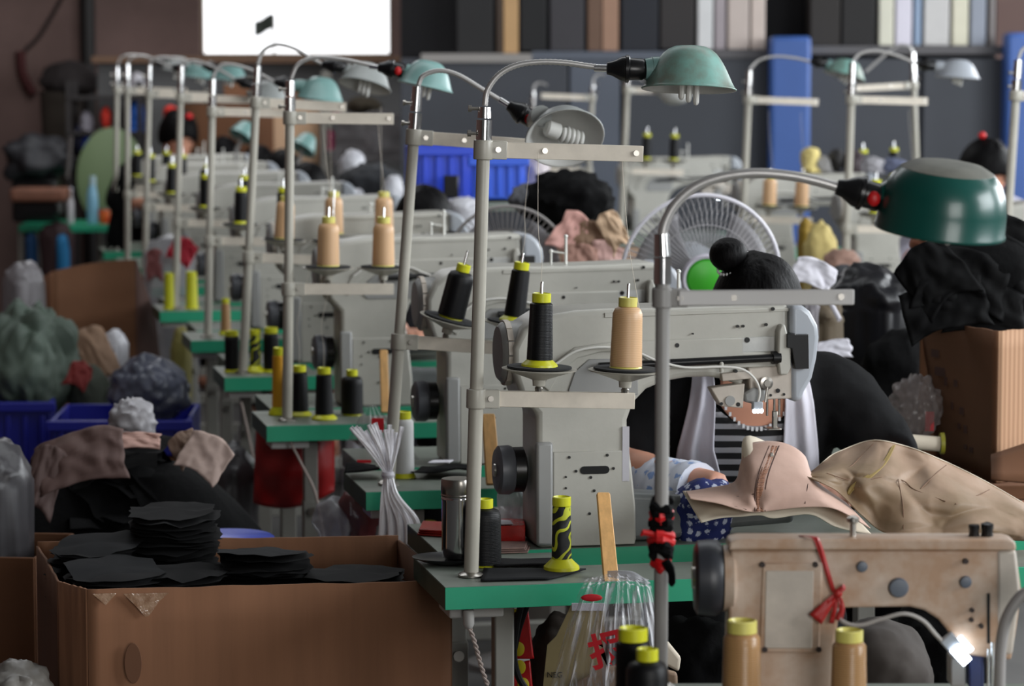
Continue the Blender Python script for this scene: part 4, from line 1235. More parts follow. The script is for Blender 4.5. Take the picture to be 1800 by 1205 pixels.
# wooden paddles
def paddle(label, p0, p1, w0, w1, th, grp):
    p0, p1 = V(p0), V(p1)
    t = thing('wooden_paddle', label, 'paddle', p0, group=grp)
    ax = (p1 - p0).normalized()
    x, y, z = basis(ax, V((1, 0.2, 0)))
    L = (p1 - p0).length
    M = Matrix((x, y, z)).transposed().to_4x4()
    M.translation = p0
    mb = MB()
    prof = [(-w0 / 2, 0), (-w0 * 0.46, -0.004), (w0 * 0.46, -0.004), (w0 / 2, 0), (w1 / 2, L - 0.003), (w1 * 0.4, L), (-w1 * 0.4, L), (-w1 / 2, L - 0.003)]
    mb.prism(prof, -th / 2, th / 2)
    mb.xf(M)
    mb.build('paddle_stick', M_wood, t, True, bevel=0.0015)
    return t


paddle('flat pale wooden stick standing upright at the front edge of the nearest table', P(1075, 1030, 4.76), P(1060, 866, 4.86), 0.0255, 0.0225, 0.008, None)
paddle('flat pale wooden stick leaning beside the second machine, behind the nearest pole', P(867, 848, 5.8), P(858, 728, 5.86), 0.0285, 0.026, 0.012, None)
paddle('flat wooden stick leaning at the third table, left of the second pole', P(677, 722, 6.9), P(674, 615, 6.95), 0.020, 0.019, 0.010, None)

# clear bag hung over the table edge, with a card and leather pieces inside
bag = thing('plastic_bag', 'clear plastic bag with red print hanging from the front edge of the nearest table', 'plastic bag', P(1085, 1012, 4.70))
YBG = 4.60


def bagf(u, v):
    px_top = 1030 + 110 * u
    px_bot = 955 + 235 * u
    e = v ** 0.8
    px = px_top * (1 - e) + px_bot * e + 3 * math.sin(u * 40 + v * 3) * v
    py = 1004 + 26 * abs(u - 0.5) + 226 * v
    yy = YBG - 0.045 * math.sin(math.pi * min(1, v * 0.9)) * math.sin(math.pi * u) + 0.006 * math.sin(u * 46 + 4 * v) + 0.004 * math.sin(u * 91 + 2)
    yy += 0.08 * max(0, 0.08 - v) / 0.08
    return P(px, py, yy)


M_bagfilm = bpy.data.materials.new('wrinkled_clear_film')
M_bagfilm.use_nodes = True
nt = M_bagfilm.node_tree
pb = nt.nodes['Principled BSDF']
pb.inputs['Base Color'].default_value = lin((232, 232, 236))
pb.inputs['Roughness'].default_value = 0.2
tc = nt.nodes.new('ShaderNodeTexCoord')
mp2 = nt.nodes.new('ShaderNodeMapping')
mp2.inputs['Scale'].default_value = (75, 75, 7)
nz = nt.nodes.new('ShaderNodeTexNoise')
nz.inputs['Scale'].default_value = 1.0
nz.inputs['Detail'].default_value = 3
rp = nt.nodes.new('ShaderNodeValToRGB')
rp.color_ramp.elements[0].position, rp.color_ramp.elements[1].position = 0.46, 0.64
rp.color_ramp.elements[0].color, rp.color_ramp.elements[1].color = (0.12, 0.12, 0.12, 1), (0.78, 0.78, 0.78, 1)
nt.links.new(tc.outputs['Object'], mp2.inputs[0])
nt.links.new(mp2.outputs[0], nz.inputs['Vector'])
nt.links.new(nz.outputs['Fac'], rp.inputs[0])
nt.links.new(rp.outputs[0], pb.inputs['Alpha'])
MB().grid(bagf, 70, 24).build('bag_film', M_bagfilm, bag, True, angle=80)
strip([P(1068, 1008, 4.68), P(1110, 1012, 4.66), P(1140, 1026, 4.66)], [0.010, 0.016, 0.006], M_film, 'bag_knot', bag, V((0, 0, 1)))
# print on the bag
fc = bpy.data.curves.new('bag_print', 'FONT')
fc.body = '报'
fc.size = 0.058
fc.extrude = 0.0006
fc.offset = 0.0016
fo = bpy.data.objects.new('bag_print', fc)
COL.objects.link(fo)
bpy.context.view_layer.update()
pm = bpy.data.meshes.new_from_object(fo.evaluated_get(bpy.context.evaluated_depsgraph_get()))
bpy.data.objects.remove(fo)
b2 = MB()
b2.bm.from_mesh(pm)
vs = [v.co for v in b2.bm.verts]
cx, cy = (max(v.x for v in vs) + min(v.x for v in vs)) / 2, (max(v.y for v in vs) + min(v.y for v in vs)) / 2
Mt = Matrix.Translation(P(1068, 1140, YBG - 0.062)) @ Matrix.Rotation(R(-14), 4, 'Y') @ Matrix.Rotation(R(90), 4, 'X') @ Matrix.Translation((-cx, -cy, 0))
M_print = mat('red_print', (205, 22, 36), 0.5)
b2.xf(Mt)
b2.build('printed_character', M_print, bag, True, label='red printed character')
MB().tube([P(1096, 1128, YBG - 0.06), P(1104, 1134, YBG - 0.06), P(1100, 1142, YBG - 0.06)], [0.004, 0.0055, 0.003], 8).build('printed_stroke', M_print, bag, True)
MB().sphere(P(1040, 1050, YBG - 0.045), (0.017, 0.0015, 0.006), 14, 6).build('red_patch', M_print, bag, True)
# card and leather in the bag
cdp = thing('yellowish_card', 'yellowish card marked NEG inside the hanging clear bag', 'card', P(1000, 1150, YBG + 0.05))
mb = MB().prism([(P(x, y, YBG + 0.02).x, P(x, y, YBG + 0.02).z) for x, y in ((1005, 1062), (1062, 1062), (1066, 1232), (952, 1232), (962, 1134), (978, 1118))], YBG + 0.02, YBG + 0.026)
mb.build('card_board', mat('straw_card', (166, 150, 106), 0.75, var=0.12, scale=10), cdp, True)
MB().box(P(1034, 1066, YBG + 0.018), (0.052, 0.002, 0.012)).build('white_band', M_white, cdp, True)


def text(body, size, loc, rot, m, parent, ext=0.0003):
    fc = bpy.data.curves.new('writing', 'FONT')
    fc.body = body
    fc.size = size
    fc.extrude = ext
    fo = bpy.data.objects.new('writing', fc)
    COL.objects.link(fo)
    bpy.context.view_layer.update()
    me = bpy.data.meshes.new_from_object(fo.evaluated_get(bpy.context.evaluated_depsgraph_get()))
    bpy.data.objects.remove(fo)
    b = MB()
    b.bm.from_mesh(me)
    b.xf(Matrix.Translation(loc) @ rot)
    return b.build('writing', m, parent, True)


text('NEG', 0.0125, P(961, 1190, YBG + 0.0188), Matrix.Rotation(R(90), 4, 'X'), mat('black_ink', (25, 22, 20), 0.7), cdp)
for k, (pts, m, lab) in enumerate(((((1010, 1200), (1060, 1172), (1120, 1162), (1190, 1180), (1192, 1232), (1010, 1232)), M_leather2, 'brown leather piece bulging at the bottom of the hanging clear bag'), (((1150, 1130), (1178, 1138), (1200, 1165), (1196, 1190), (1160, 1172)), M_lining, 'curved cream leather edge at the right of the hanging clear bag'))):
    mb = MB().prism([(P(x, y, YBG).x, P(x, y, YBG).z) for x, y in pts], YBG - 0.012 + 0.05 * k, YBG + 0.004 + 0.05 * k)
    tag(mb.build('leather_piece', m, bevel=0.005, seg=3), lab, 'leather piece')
# red printed packet hanging under the table, cables, switch plug
rp_ = thing('red_strip_of_packets', 'red printed strip of packets with yellow discs hanging under the nearest table', 'packet strip', P(925, 1205, 4.98))
Yr = 4.98
for k, (ya, yb) in enumerate(((1066, 1158), (1160, 1250))):
    pk_ = MB().prism([(P(x, y, Yr).x, P(x, y, Yr).z) for x, y in ((898 + 3 * k, ya + 8), (928 + 4 * k, ya), (938 + 2 * k, yb - 6), (940, yb), (903, yb))], Yr, Yr + 0.008).build('packet_face', mat('bright_red_print', (214, 16, 22), 0.35, var=0.15, scale=60), rp_, True, bevel=0.003)
    for cy_, cx_ in (((1140, 912),) if k == 0 else ((1172, 914), (1203, 920))):
        MB().lathe([(0.0, 0.0015), (0.0105, 0.0012), (0.0125, 0)], P(cx_, cy_, Yr - 0.0005), (0, -1, 0), 22, False, sx=0.8).build('yellow_disc', mat('yellow_print', (225, 205, 30), 0.4), pk_, True)
MB().box(P(903, 1090, Yr + 0.002), (0.018, 0.004, 0.04)).build('yellow_edge', mat('yellow_print', (225, 205, 30), 0.4), rp_, True)
tag(MB().tube(smooth_path([P(915, 1066, 4.9), P(908, 1100, 4.9), P(903, 1150, 4.9), P(912, 1190, 4.9), P(935, 1225, 4.9)], 6), 0.0058, 8).build('black_cable', M_dark), 'thick black cable hanging in front of the red packets', 'cable')
tag(MB().tube(smooth_path([P(926, 1066, 4.93), P(913, 1105, 4.93), P(905, 1140, 4.93)], 6), 0.0045, 8).build('black_cable', M_dark), 'thinner black cable right beside the thick one under the nearest table', 'cable')
tw = MB()
A_, B_ = P(826, 1104, 4.73), P(864, 1204, 4.73)
for ph in (0, math.pi):
    pts = []
    for i in range(60):
        t_ = i / 59
        a = t_ * 30 + ph
        pts.append(A_.lerp(B_, t_) + V((math.cos(a) * 0.0022, math.sin(a) * 0.0022, 0)) + V((0.012 * math.sin(t_ * 2.2), 0, 0)) * t_ * -0.6)
    tw.tube(pts, 0.0021, 7)
o = tw.build('twisted_cord', mat('dusty_white_cord', (188, 172, 164), 0.7))
tag(o, 'twisted white flex hanging from the switch under the nearest table', 'cord')
o2 = thing('cord_socket', 'small white plug where the twisted flex leaves the nearest table', 'plug', P(824, 1090, 4.73))
MB().lathe([(0.0075, 0.018), (0.009, 0.016), (0.009, -0.006), (0.006, -0.012), (0.003, -0.014)], P(824, 1090, 4.73), seg=16).build('plug_body', mat('white_switch_box', (196, 194, 190), 0.5), o2, True)
MB().cyl(P(824, 1084, 4.73) + V((0, 0, 0)), V((P(824, 1084, 4.73).x, 4.73, 0.724)), 0.004).build('plug_stem', M_steel, o2, True)

# white film strips tied to the second pole
ws = thing('tied_white_strips', 'bundle of white plastic strips tied to the foot of the second pole', 'strip bundle', P(682, 838, 5.72))
Yw = 5.72
M_strip = mat('white_film_strip', (236, 234, 238), 0.3)
rnd = random.Random(4)
for k in range(13):
    a = k / 12
    x1 = 618 + 86 * a + rnd.uniform(-3, 3)
    y1 = 757 - 8 * math.sin(a * 3) + rnd.uniform(-8, 8)
    strip([P(678 + 8 * a, 832, Yw + 0.004 * (k % 3)), P((x1 + 678) / 2 + 4, (y1 + 820) / 2 + 6, Yw - 0.01 + 0.006 * (k % 4)), P(x1, y1, Yw - 0.012 + 0.007 * (k % 4))], [0.005, 0.009, 0.009], M_strip, 'upper_strip', ws, V((1, 0.3, 0.3)))
for k in range(17):
    a = k / 16
    x2 = 668 + 66 * a + rnd.uniform(-3, 3)
    y2 = 962 + 10 * math.sin(a * 5) + rnd.uniform(-6, 10)
    strip([P(677 + 10 * a, 834, Yw - 0.004 * (k % 3)), P(674 + 24 * a, 872, Yw - 0.016 + 0.006 * (k % 4)), P(x2 - 6 * (a - 0.5), 915, Yw - 0.014 + 0.006 * (k % 4)), P(x2, y2, Yw - 0.008 + 0.006 * (k % 4))], [0.007, 0.010, 0.012, 0.012], M_strip, 'hanging_strip', ws, V((1, 0.35, 0)))
MB().lathe([(0.011, -0.006), (0.0135, 0), (0.011, 0.006)], P(682, 834, Yw - 0.003), seg=16).build('tie', M_white, ws, True)
# milky bag with red print hanging behind the strips, red cloth bag under the third table
o = MB().grid(lambda u, v: P(652 + (u - 0.5) * (20 + 125 * min(1, v * 1.4)) + 20 * v, 712 + 135 * v, 6.25 - 0.05 * math.sin(math.pi * u) * math.sin(math.pi * v) + 0.006 * math.sin(u * 30)), 26, 14)
t = thing('milky_bag', 'thin milky plastic bag with red print hanging behind the white strips', 'plastic bag', P(660, 846, 6.25))
o.build('bag_film', mat('thin_milky_film', (196, 186, 190), 0.25, alpha=0.38, var=0.3, scale=14), t, True, angle=80)
MB().box(P(664, 747, 6.19), (0.026, 0.004, 0.03)).build('red_print', M_print, t, True)
MB().box(P(640, 812, 6.19), (0.03, 0.004, 0.01)).build('red_print', M_print, t, True)
rbag = thing('red_bag', 'large red bag hanging below the third green-edged table', 'bag', P(520, 890, 7.25))
MB().grid(lambda u, v: P(452 + 135 * u - 6 * v * (1 - u), 742 + (150 - 70 * (u - 0.35) ** 2) * v, 7.18 - 0.09 * math.sin(math.pi * u) * math.sin(math.pi * (0.15 + 0.8 * v)) + 0.02 * noise.noise(V((u * 5, v * 4, 1)))), 24, 18).build('bag_front', M_redbag, rbag, True, solid=0.004, angle=80)
MB().grid(lambda u, v: P(452 + 135 * u - 6 * v * (1 - u), 742 + (150 - 70 * (u - 0.35) ** 2) * v, 7.19 + 0.10 * math.sin(math.pi * u) * math.sin(math.pi * (0.15 + 0.8 * v))), 16, 12).build('bag_back', M_redbag, rbag, True, solid=0.004, angle=80)
for (pts, m, lab) in ((((640, 905), (0.055, 0.05, 0.075)), mat('dull_red_film', (120, 50, 50), 0.4, alpha=0.75), 'dull red plastic bundle under the second table'), (((735, 912), (0.07, 0.05, 0.05)), M_cloth_b, 'black bundle under the second table'), (((590, 925), (0.05, 0.05, 0.06)), M_film, 'clear crumpled bag below the second table corner')):
    o = MB().blob((0, 0, 0), pts[1], 0.3, 16, pts[0][0], 4).build('bundle', m, angle=80)
    o.location = P(pts[0][0], pts[0][1], 6.3)
    tag(o, lab, 'bundle')
o = MB().tube(smooth_path([P(757, 915, 6.1), P(755, 950, 6.1), P(750, 985, 6.1)], 4), [0.012] * 8 + [0.004], 8).build('yellow_strip', mat('dull_yellow', (150, 145, 40), 0.6))
tag(o, 'dull yellow strip hanging under the second table', 'strip')
# cord from the third table
(MB().tube(smooth_path([P(508, 772, 6.86), P(530, 815, 6.86), P(552, 860, 6.86), P(563, 910, 6.86), P(572, 985, 6.86)], 6), 0.0032, 7).build('hanging_flex', mat('dusty_white_cord', (188, 172, 164), 0.7), TABN[2], True))
(MB().tube(smooth_path([P(424, 706, 7.9), P(434, 750, 7.9), P(446, 810, 7.9), P(452, 870, 7.9)], 6), 0.003, 7).build('hanging_flex', mat('dusty_white_cord', (188, 172, 164), 0.7), TABN[3], True))

# ------------------------------------------------------------------ leather uppers on the nearest machine
YL = 5.0


def crease(f, amp, sc, seed):
    def g(u, v):
        p = f(u, v)
        ds = noise.voronoi(V((u * sc, v * sc * 0.55, seed)))[0]
        w = math.sin(math.pi * min(1, max(0, v))) ** 0.5
        p.y -= amp * (min(ds[1] - ds[0], 0.5) * 2 - 0.5) * (0.3 + 0.7 * w)
        return p
    return g


def polyline(pts, u):
    n = len(pts) - 1
    k = min(int(u * n), n - 1)
    f = u * n - k
    p = [V((*pts[max(0, min(n, k + d))], 0)) for d in (-1, 0, 1, 2)]
    a, b, c, d = p
    return 0.5 * ((2 * b) + (c - a) * f + (2 * a - 5 * b + 4 * c - d) * f * f + (3 * b - a - 3 * c + d) * f ** 3)


def sheet_fn(bot, top, yb, yt, bulge, seed=0, nz_=0.004, fq=9.0):
    def f(u, v):
        q = polyline(bot, u).lerp(polyline(top, u), v)
        y = yb + (yt - yb) * v - bulge * math.sin(math.pi * v) + nz_ * noise.noise(V((u * fq, v * fq * 0.5, seed)))
        return P(q.x, q.y, y)
    return f


lf = sheet_fn([(1213, 877), (1262, 885), (1298, 896), (1322, 900), (1338, 900), (1352, 898), (1420, 891), (1470, 896), (1529, 929)],
              [(1206, 865), (1250, 858), (1292, 847), (1304, 812), (1318, 781), (1372, 778), (1412, 800), (1430, 842), (1486, 884)], YL - 0.05, YL + 0.07, 0.02, 2)
lin_f = sheet_fn([(1232, 918), (1264, 909), (1305, 906), (1338, 905), (1362, 910), (1424, 903), (1470, 925), (1532, 938)],
                 [(1200, 862), (1250, 860), (1300, 848), (1309, 767), (1374, 790), (1410, 806), (1430, 846), (1486, 888)], YL - 0.035, YL + 0.085, 0.018, 2)
lf = crease(lf, 0.006, 3.2, 2.0)
up = thing('leather_upper', 'pink beige leather boot upper with a zip, draped over the bed of the nearest machine', 'leather upper', P(1350, 900, YL))
MB().grid(lf, 110, 36).build('outer_leather', M_leather, up, True, solid=0.002, offset=1, angle=80)
MB().grid(lin_f, 48, 16).build('lining', M_lining, up, True, solid=0.002, offset=-1, angle=80)
zp = [(0.60 - 0.115 * (1 - v) ** 1.2, v) for v in [i / 14 for i in range(15)]]
zpts = [lf(u, 0.02 + 0.93 * v) + V((0, -0.003, 0)) for u, v in zp]
zz = strip(zpts, [0.013, 0.012, 0.010], M_zip, 'zip', up, V((1, 0, 0)), 0.001)
for sgn in (-1, 1):
    MB().tube([p + V((sgn * 0.0085, -0.0008, 0)) for p in zpts], 0.0008, 5).build('zip_seam', M_seam, zz, True)
q = zpts[-3]
MB().box(q + V((0.002, -0.003, -0.002)), (0.006, 0.003, 0.012)).box(q + V((0.003, -0.0035, -0.014)), (0.004, 0.002, 0.012)).build('zip_slider', M_steel, zz, True, bevel=0.001)
for path in ([(0.11, 0.75), (0.16, 0.55), (0.24, 0.50), (0.33, 0.38), (0.45, 0.30)], [(0.02, 0.25), (0.08, 0.12), (0.2, 0.10), (0.32, 0.06)], [(0.79, 0.75), (0.76, 0.45), (0.74, 0.08)], [(0.90, 0.8), (0.92, 0.45), (0.95, 0.1)]):
    MB().tube(smooth_path([lf(u, v) + V((0, -0.0028, 0)) for u, v in path], 6), 0.0009, 5).build('seam', M_seam, up, True)
f2 = sheet_fn([(1419, 838), (1470, 862), (1515, 905), (1560, 938), (1640, 944), (1720, 948), (1805, 950)],
              [(1426, 830), (1468, 797), (1530, 774), (1590, 783), (1650, 806), (1725, 842), (1812, 892)], YL + 0.0, YL + 0.16, 0.035, 11, 0.034, 6.0)
f2 = crease(f2, 0.022, 4.2, 5.0)
u2 = thing('leather_hide', 'large crumpled beige leather piece behind the beige machine at the right', 'leather piece', P(1620, 944, YL))
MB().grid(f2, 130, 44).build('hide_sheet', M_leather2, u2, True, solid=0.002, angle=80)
MB().tube(smooth_path([f2(u, v) + V((0, -0.002, 0.001)) for u, v in [(i / 20, 0.995) for i in range(21)]], 3), 0.0012, 6).build('cut_edge', M_lining, u2, True)
for path in ([(0.18, 0.75), (0.24, 0.62), (0.30, 0.80), (0.35, 0.95)], [(0.30, 0.35), (0.40, 0.55), (0.52, 0.62), (0.58, 0.55), (0.70, 0.50)], [(0.50, 0.62), (0.54, 0.35), (0.56, 0.08)], [(0.12, 0.45), (0.24, 0.40), (0.27, 0.62)], [(0.60, 0.58), (0.66, 0.8), (0.7, 0.96)], [(0.74, 0.5), (0.82, 0.7), (0.86, 0.9)]):
    MB().tube(smooth_path([f2(u, v) + V((0, -0.0032, 0)) for u, v in path], 6), 0.0009, 5).build('seam', mat('brown_seam', (120, 92, 72), 0.8), u2, True)
tp = [f2(u, v) + V((0, -0.002, 0)) for u, v in ((0.45, 0.98), (0.42, 0.75), (0.36, 0.55), (0.27, 0.3), (0.24, 0.12))]
strip(tp, [0.006, 0.010, 0.010, 0.006], mat('yellow_marking', (150, 128, 76), 0.8), 'yellow_mark', u2, V((1, 0, 0)), 0.0004)
# navy cloth with white flowers, and the pale blue cuff cloth
M_navy = dot_mat('navy_flowered_cloth', (28, 40, 104), (196, 202, 222), 62, 0.36)
nv = MB().blob((0, 0, 0), (0.062, 0.055, 0.066), 0.22, 14, 3, 4, fold=0.10, ffreq=22)
o = nv.build('flowered_cloth', M_navy, angle=80)
o.location = P(1237, 900, 5.2)
tag(o, 'navy cloth with small white flowers bundled left of the leather upper', 'cloth')
tag(MB().box(P(1100, 797, 5.114), (0.012, 0.008, 0.095)).build('paper_tag', M_white), 'white paper slip stuck to the edge of the nearest machine column', 'paper')

# ------------------------------------------------------------------ the open carton in front, filled with stacked black pieces
zt = 0.724
FL, FR = onz(112, 4.88, zt), onz(792, 4.97, zt)
BL, BR = onz(66, 5.33, zt), onz(700, 5.40, zt)
cb_ = thing('cardboard_box', 'large open brown cardboard box full of stacked black pieces in front', 'cardboard box', (FL.x * 0.5 + BR.x * 0.5, 5.1, 0))


def panel(nm, a, b, m, z0=0.0, z1=zt, wob=0.004, seed=0, out=V((0, 0, 0))):
    mb = MB()

    def f(u, v):
        p = a.lerp(b, u)
        z = z0 + (z1 - z0) * v
        q = V((p.x, p.y, z)) + V((0.0, wob * noise.noise(V((u * 4, v * 3, seed))), 0.003 * noise.noise(V((u * 9, seed, 2))) * (v ** 6)))
        return q + out * v ** 3
    mb.grid(f, 30, 12)
    return mb.build(nm, m, cb_, True, solid=0.005, angle=60)


FLc = FL.lerp(FR, 0.06)
FL2 = FL.lerp(BL, 0.18)
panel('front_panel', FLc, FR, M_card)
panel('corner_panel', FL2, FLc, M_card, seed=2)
panel('left_panel', BL, FL2, M_card_d, seed=3)  # left and right panels: darker card, their shade put into the colour
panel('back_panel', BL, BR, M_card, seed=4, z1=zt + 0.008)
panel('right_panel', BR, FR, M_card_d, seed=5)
MB().box(((FL.x + BR.x) / 2 + 0.02, 5.13, 0.012), (0.6, 0.36, 0.012)).build('bottom_panel', M_card_d, cb_, True)
for pts in (((162, 1043), (205, 1042), (186, 1063)), ((217, 1043), (298, 1041), (280, 1056), (262, 1082), (255, 1083), (240, 1066))):
    mb = MB()
    y_ = lambda px: 4.872 + (px - 112) / 680 * 0.09
    vs = [mb.bm.verts.new(P(x, y, y_(x) - 0.004)) for x, y in pts]
    mb.bm.faces.new(vs)
    mb.build('tape_remnant', mat('shiny_tape', (172, 140, 114), 0.15, var=0.3, scale=70, col2=(142, 106, 80), bump=0.3, bscale=60, spec=0.9), cb_, True)
o = MB().lathe([(0, 0.0008), (0.014, 0.0008), (0.0145, 0)], P(234, 1165, 4.88), (0, -1, 0), 24, False, sy=2.4).build('stain', mat('damp_stain', (112, 76, 54), 0.85), cb_, True, flatshade=True)
# stacks of cut pieces
SH = []
for k in range(4):
    rr = random.Random(k)
    n = 22
    pts = []
    for i in range(n):
        a = 2 * math.pi * i / n
        c_, s_ = math.cos(a), math.sin(a)
        r_ = 1 / max(abs(c_) / 0.082, abs(s_) / 0.10, (abs(c_) + abs(s_)) / 0.135)
        pts.append(V((c_ * r_ * (1 + rr.uniform(-0.04, 0.04)), s_ * r_ * (1 + rr.uniform(-0.04, 0.04)), 0)))
    mb = MB()
    ca = mb.bm.verts.new((0, 0, 0.003))
    bz = lambda p: 0.10 * p.x * p.x * 6 + 0.010 * noise.noise(V((p.x * 22, p.y * 22, k * 3.3)))
    mid = [mb.bm.verts.new(p * 0.6 + V((0, 0, bz(p * 0.6)))) for p in pts]
    rim = [mb.bm.verts.new(p + V((0, 0, bz(p) - 0.004))) for p in pts]
    for i in range(n):
        j = (i + 1) % n
        mb.bm.faces.new((ca, mid[i], mid[j]))
        mb.bm.faces.new((mid[i], rim[i], rim[j], mid[j]))
    o = mb.build('cut_piece', M_sheet_d, solid=0.0032, angle=50)
    SH.append(o.data)
    bpy.data.objects.remove(o)
stacks = [(205, 5.02, 0.735, 13, 0.95, 'front left', 0.35, 1), (170, 5.20, 0.752, 13, 0.92, 'rear left', -0.2, 1), (308, 5.26, 0.800, 17, 0.92, 'tallest, rear middle', 0.1, 0), (333, 5.05, 0.728, 12, 0.86, 'front middle', -0.15, 0),
          (462, 5.12, 0.748, 12, 0.95, 'right of the middle', 0.15, 1), (625, 5.12, 0.712, 5, 1.0, 'rightmost, low', 0.0, 0)]
first = {}
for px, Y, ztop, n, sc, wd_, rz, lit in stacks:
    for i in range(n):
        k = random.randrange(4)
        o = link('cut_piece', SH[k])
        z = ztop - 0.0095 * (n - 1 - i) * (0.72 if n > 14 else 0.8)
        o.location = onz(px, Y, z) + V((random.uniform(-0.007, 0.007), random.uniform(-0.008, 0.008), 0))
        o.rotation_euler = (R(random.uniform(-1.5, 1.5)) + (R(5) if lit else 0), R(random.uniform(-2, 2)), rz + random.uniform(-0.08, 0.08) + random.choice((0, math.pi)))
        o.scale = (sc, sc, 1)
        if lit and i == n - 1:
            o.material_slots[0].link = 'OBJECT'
            o.material_slots[0].material = M_sheet  # top piece lightened, painting in the light that falls on it
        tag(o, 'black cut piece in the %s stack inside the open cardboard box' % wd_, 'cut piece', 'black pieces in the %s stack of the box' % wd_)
lf_ = thing('filler_block', 'dark bundle of black pieces under the stacks inside the open cardboard box', 'bundle', (-0.45, 5.14, 0.02))
MB().box((-0.46, 5.14, 0.32), (0.56, 0.33, 0.58)).build('bundle_body', M_cloth_b, lf_, True, bevel=0.02)

# ------------------------------------------------------------------ the workers
PERSON = {}


def loft(mb, rings, seg=24):
    """rings: (centre, rx, ry[, tilt])"""
    rows = []
    for c, rx, ry in rings:
        rows.append([mb.bm.verts.new(V(c) + V((rx * math.cos(a), ry * math.sin(a), 0))) for a in [2 * math.pi * k / seg for k in range(seg)]])
    for a, b in zip(rows, rows[1:]):
        for k in range(seg):
            mb.bm.faces.new((a[k], a[(k + 1) % seg], b[(k + 1) % seg], b[k]))
    mb.bm.faces.new(list(reversed(rows[0])))
    mb.bm.faces.new(rows[-1])


TORSO = [((0, 0.25, 0.46), 0.165, 0.12), ((0, 0.24, 0.55), 0.165, 0.12), ((0, 0.21, 0.66), 0.138, 0.10), ((0, 0.16, 0.78), 0.150, 0.108), ((0, 0.11, 0.88), 0.165, 0.112), ((0, 0.075, 0.96), 0.168, 0.098), ((0, 0.055, 1.01), 0.135, 0.075), ((0, 0.045, 1.035), 0.075, 0.055)]
ARMS = [[(s * 0.085, 0.065, 0.985), (s * 0.160, 0.070, 0.975), (s * 0.205, 0.065, 0.93), (s * 0.262, 0.03, 0.85), (s * 0.225, -0.10, 0.845), (s * 0.135, -0.225, 0.842), (s * 0.105, -0.275, 0.842)] for s in (-1, 1)]
ARM_R = [0.050, 0.056, 0.054, 0.043, 0.040, 0.028, 0.026]
HEADC = V((0, -0.02, 1.135))
HM = Matrix.Rotation(R(28), 3, 'X')


def build_body():
    mb = MB()
    loft(mb, TORSO)
    # neck and head
    mb.tube(smooth_path([(0, 0.05, 0.99), (0, 0.03, 1.05), (0, 0.0, 1.11)], 4), 0.050, 18)
    mb.sphere(HEADC, (0.072, 0.088, 0.105), 28, 20, HM)
    mb.sphere(HEADC + HM @ V((0, -0.038, -0.058)), (0.050, 0.048, 0.048), 20, 14, HM)
    q = lambda x, y, z: HEADC + HM @ V((x, y, z))
    mb.tube([q(0, -0.080, 0.012), q(0, -0.092, -0.012), q(0, -0.104, -0.030), q(0, -0.082, -0.036)], [0.008, 0.010, 0.014, 0.009], 12)
    mb.sphere(q(0, -0.083, -0.060), (0.022, 0.009, 0.007), 14, 8, HM)
    for s in (-1, 1):
        mb.sphere(q(s * 0.074, 0.006, -0.012), (0.009, 0.018, 0.030), 12, 8, HM)
        mb.sphere(q(s * 0.030, -0.074, 0.020), (0.019, 0.012, 0.008), 12, 8, HM)
    for s, arm in zip((-1, 1), ARMS):
        mb.tube(smooth_path(arm, 4), [ARM_R[min(6, i // 4)] * (1 - (i % 4) / 4) + ARM_R[min(6, i // 4 + 1)] * (i % 4) / 4 for i in range(25)], 16)
        w = V(arm[-1])
        mb.sphere(w + V((-s * 0.012, -0.045, -0.004)), (0.036, 0.050, 0.015), 16, 10)
        for f, (dx, L) in enumerate(((-0.028, 0.058), (-0.010, 0.070), (0.009, 0.066), (0.026, 0.052))):
            b0 = w + V((-s * 0.012 + dx, -0.078 + 0.004 * abs(f - 1.5), 0.0))
            mb.tube(smooth_path([b0 + V((0, 0.03, 0)), b0, b0 + V((dx * 0.1, -L * 0.5, -0.002)), b0 + V((dx * 0.12, -L * 0.82, -0.013)), b0 + V((dx * 0.12, -L * 0.92, -0.026))], 3), [0.0105] * 7 + [0.0095] * 3 + [0.0085] * 2 + [0.006], 10)
        t0 = w + V((-s * 0.040, -0.025, -0.004))
        mb.tube(smooth_path([t0 + V((s * 0.012, 0.01, 0)), t0, t0 + V((-s * 0.022, -0.026, -0.004)), t0 + V((-s * 0.026, -0.052, -0.012))], 3), [0.013] * 4 + [0.011] * 3 + [0.010] * 2 + [0.007], 10)
    for s in (-1, 1):
        mb.tube(smooth_path([(s * 0.085, 0.24, 0.51), (s * 0.10, 0.10, 0.53), (s * 0.10, -0.01, 0.50), (s * 0.10, -0.015, 0.28), (s * 0.10, 0.01, 0.075)], 4), [0.088] * 4 + [0.078] * 3 + [0.066] * 3 + [0.056] * 4 + [0.042] * 3, 18)
        mb.tube([(s * 0.10, 0.05, 0.045), (s * 0.105, -0.05, 0.040), (s * 0.11, -0.15, 0.030)], [0.036, 0.036, 0.024], 14)
    o = mb.build('body', M_skin, None)
    rm = o.modifiers.new('skin', 'REMESH')
    rm.mode, rm.voxel_size, rm.use_smooth_shade = 'VOXEL', 0.0062, True
    sm = o.modifiers.new('soften', 'SMOOTH')
    sm.factor, sm.iterations = 0.5, 4
    bpy.context.view_layer.update()
    me = bpy.data.meshes.new_from_object(o.evaluated_get(bpy.context.evaluated_depsgraph_get()))
    me.name = 'body'
    me.polygons.foreach_set('use_smooth', [True] * len(me.polygons))
    bpy.data.objects.remove(o)
    return me


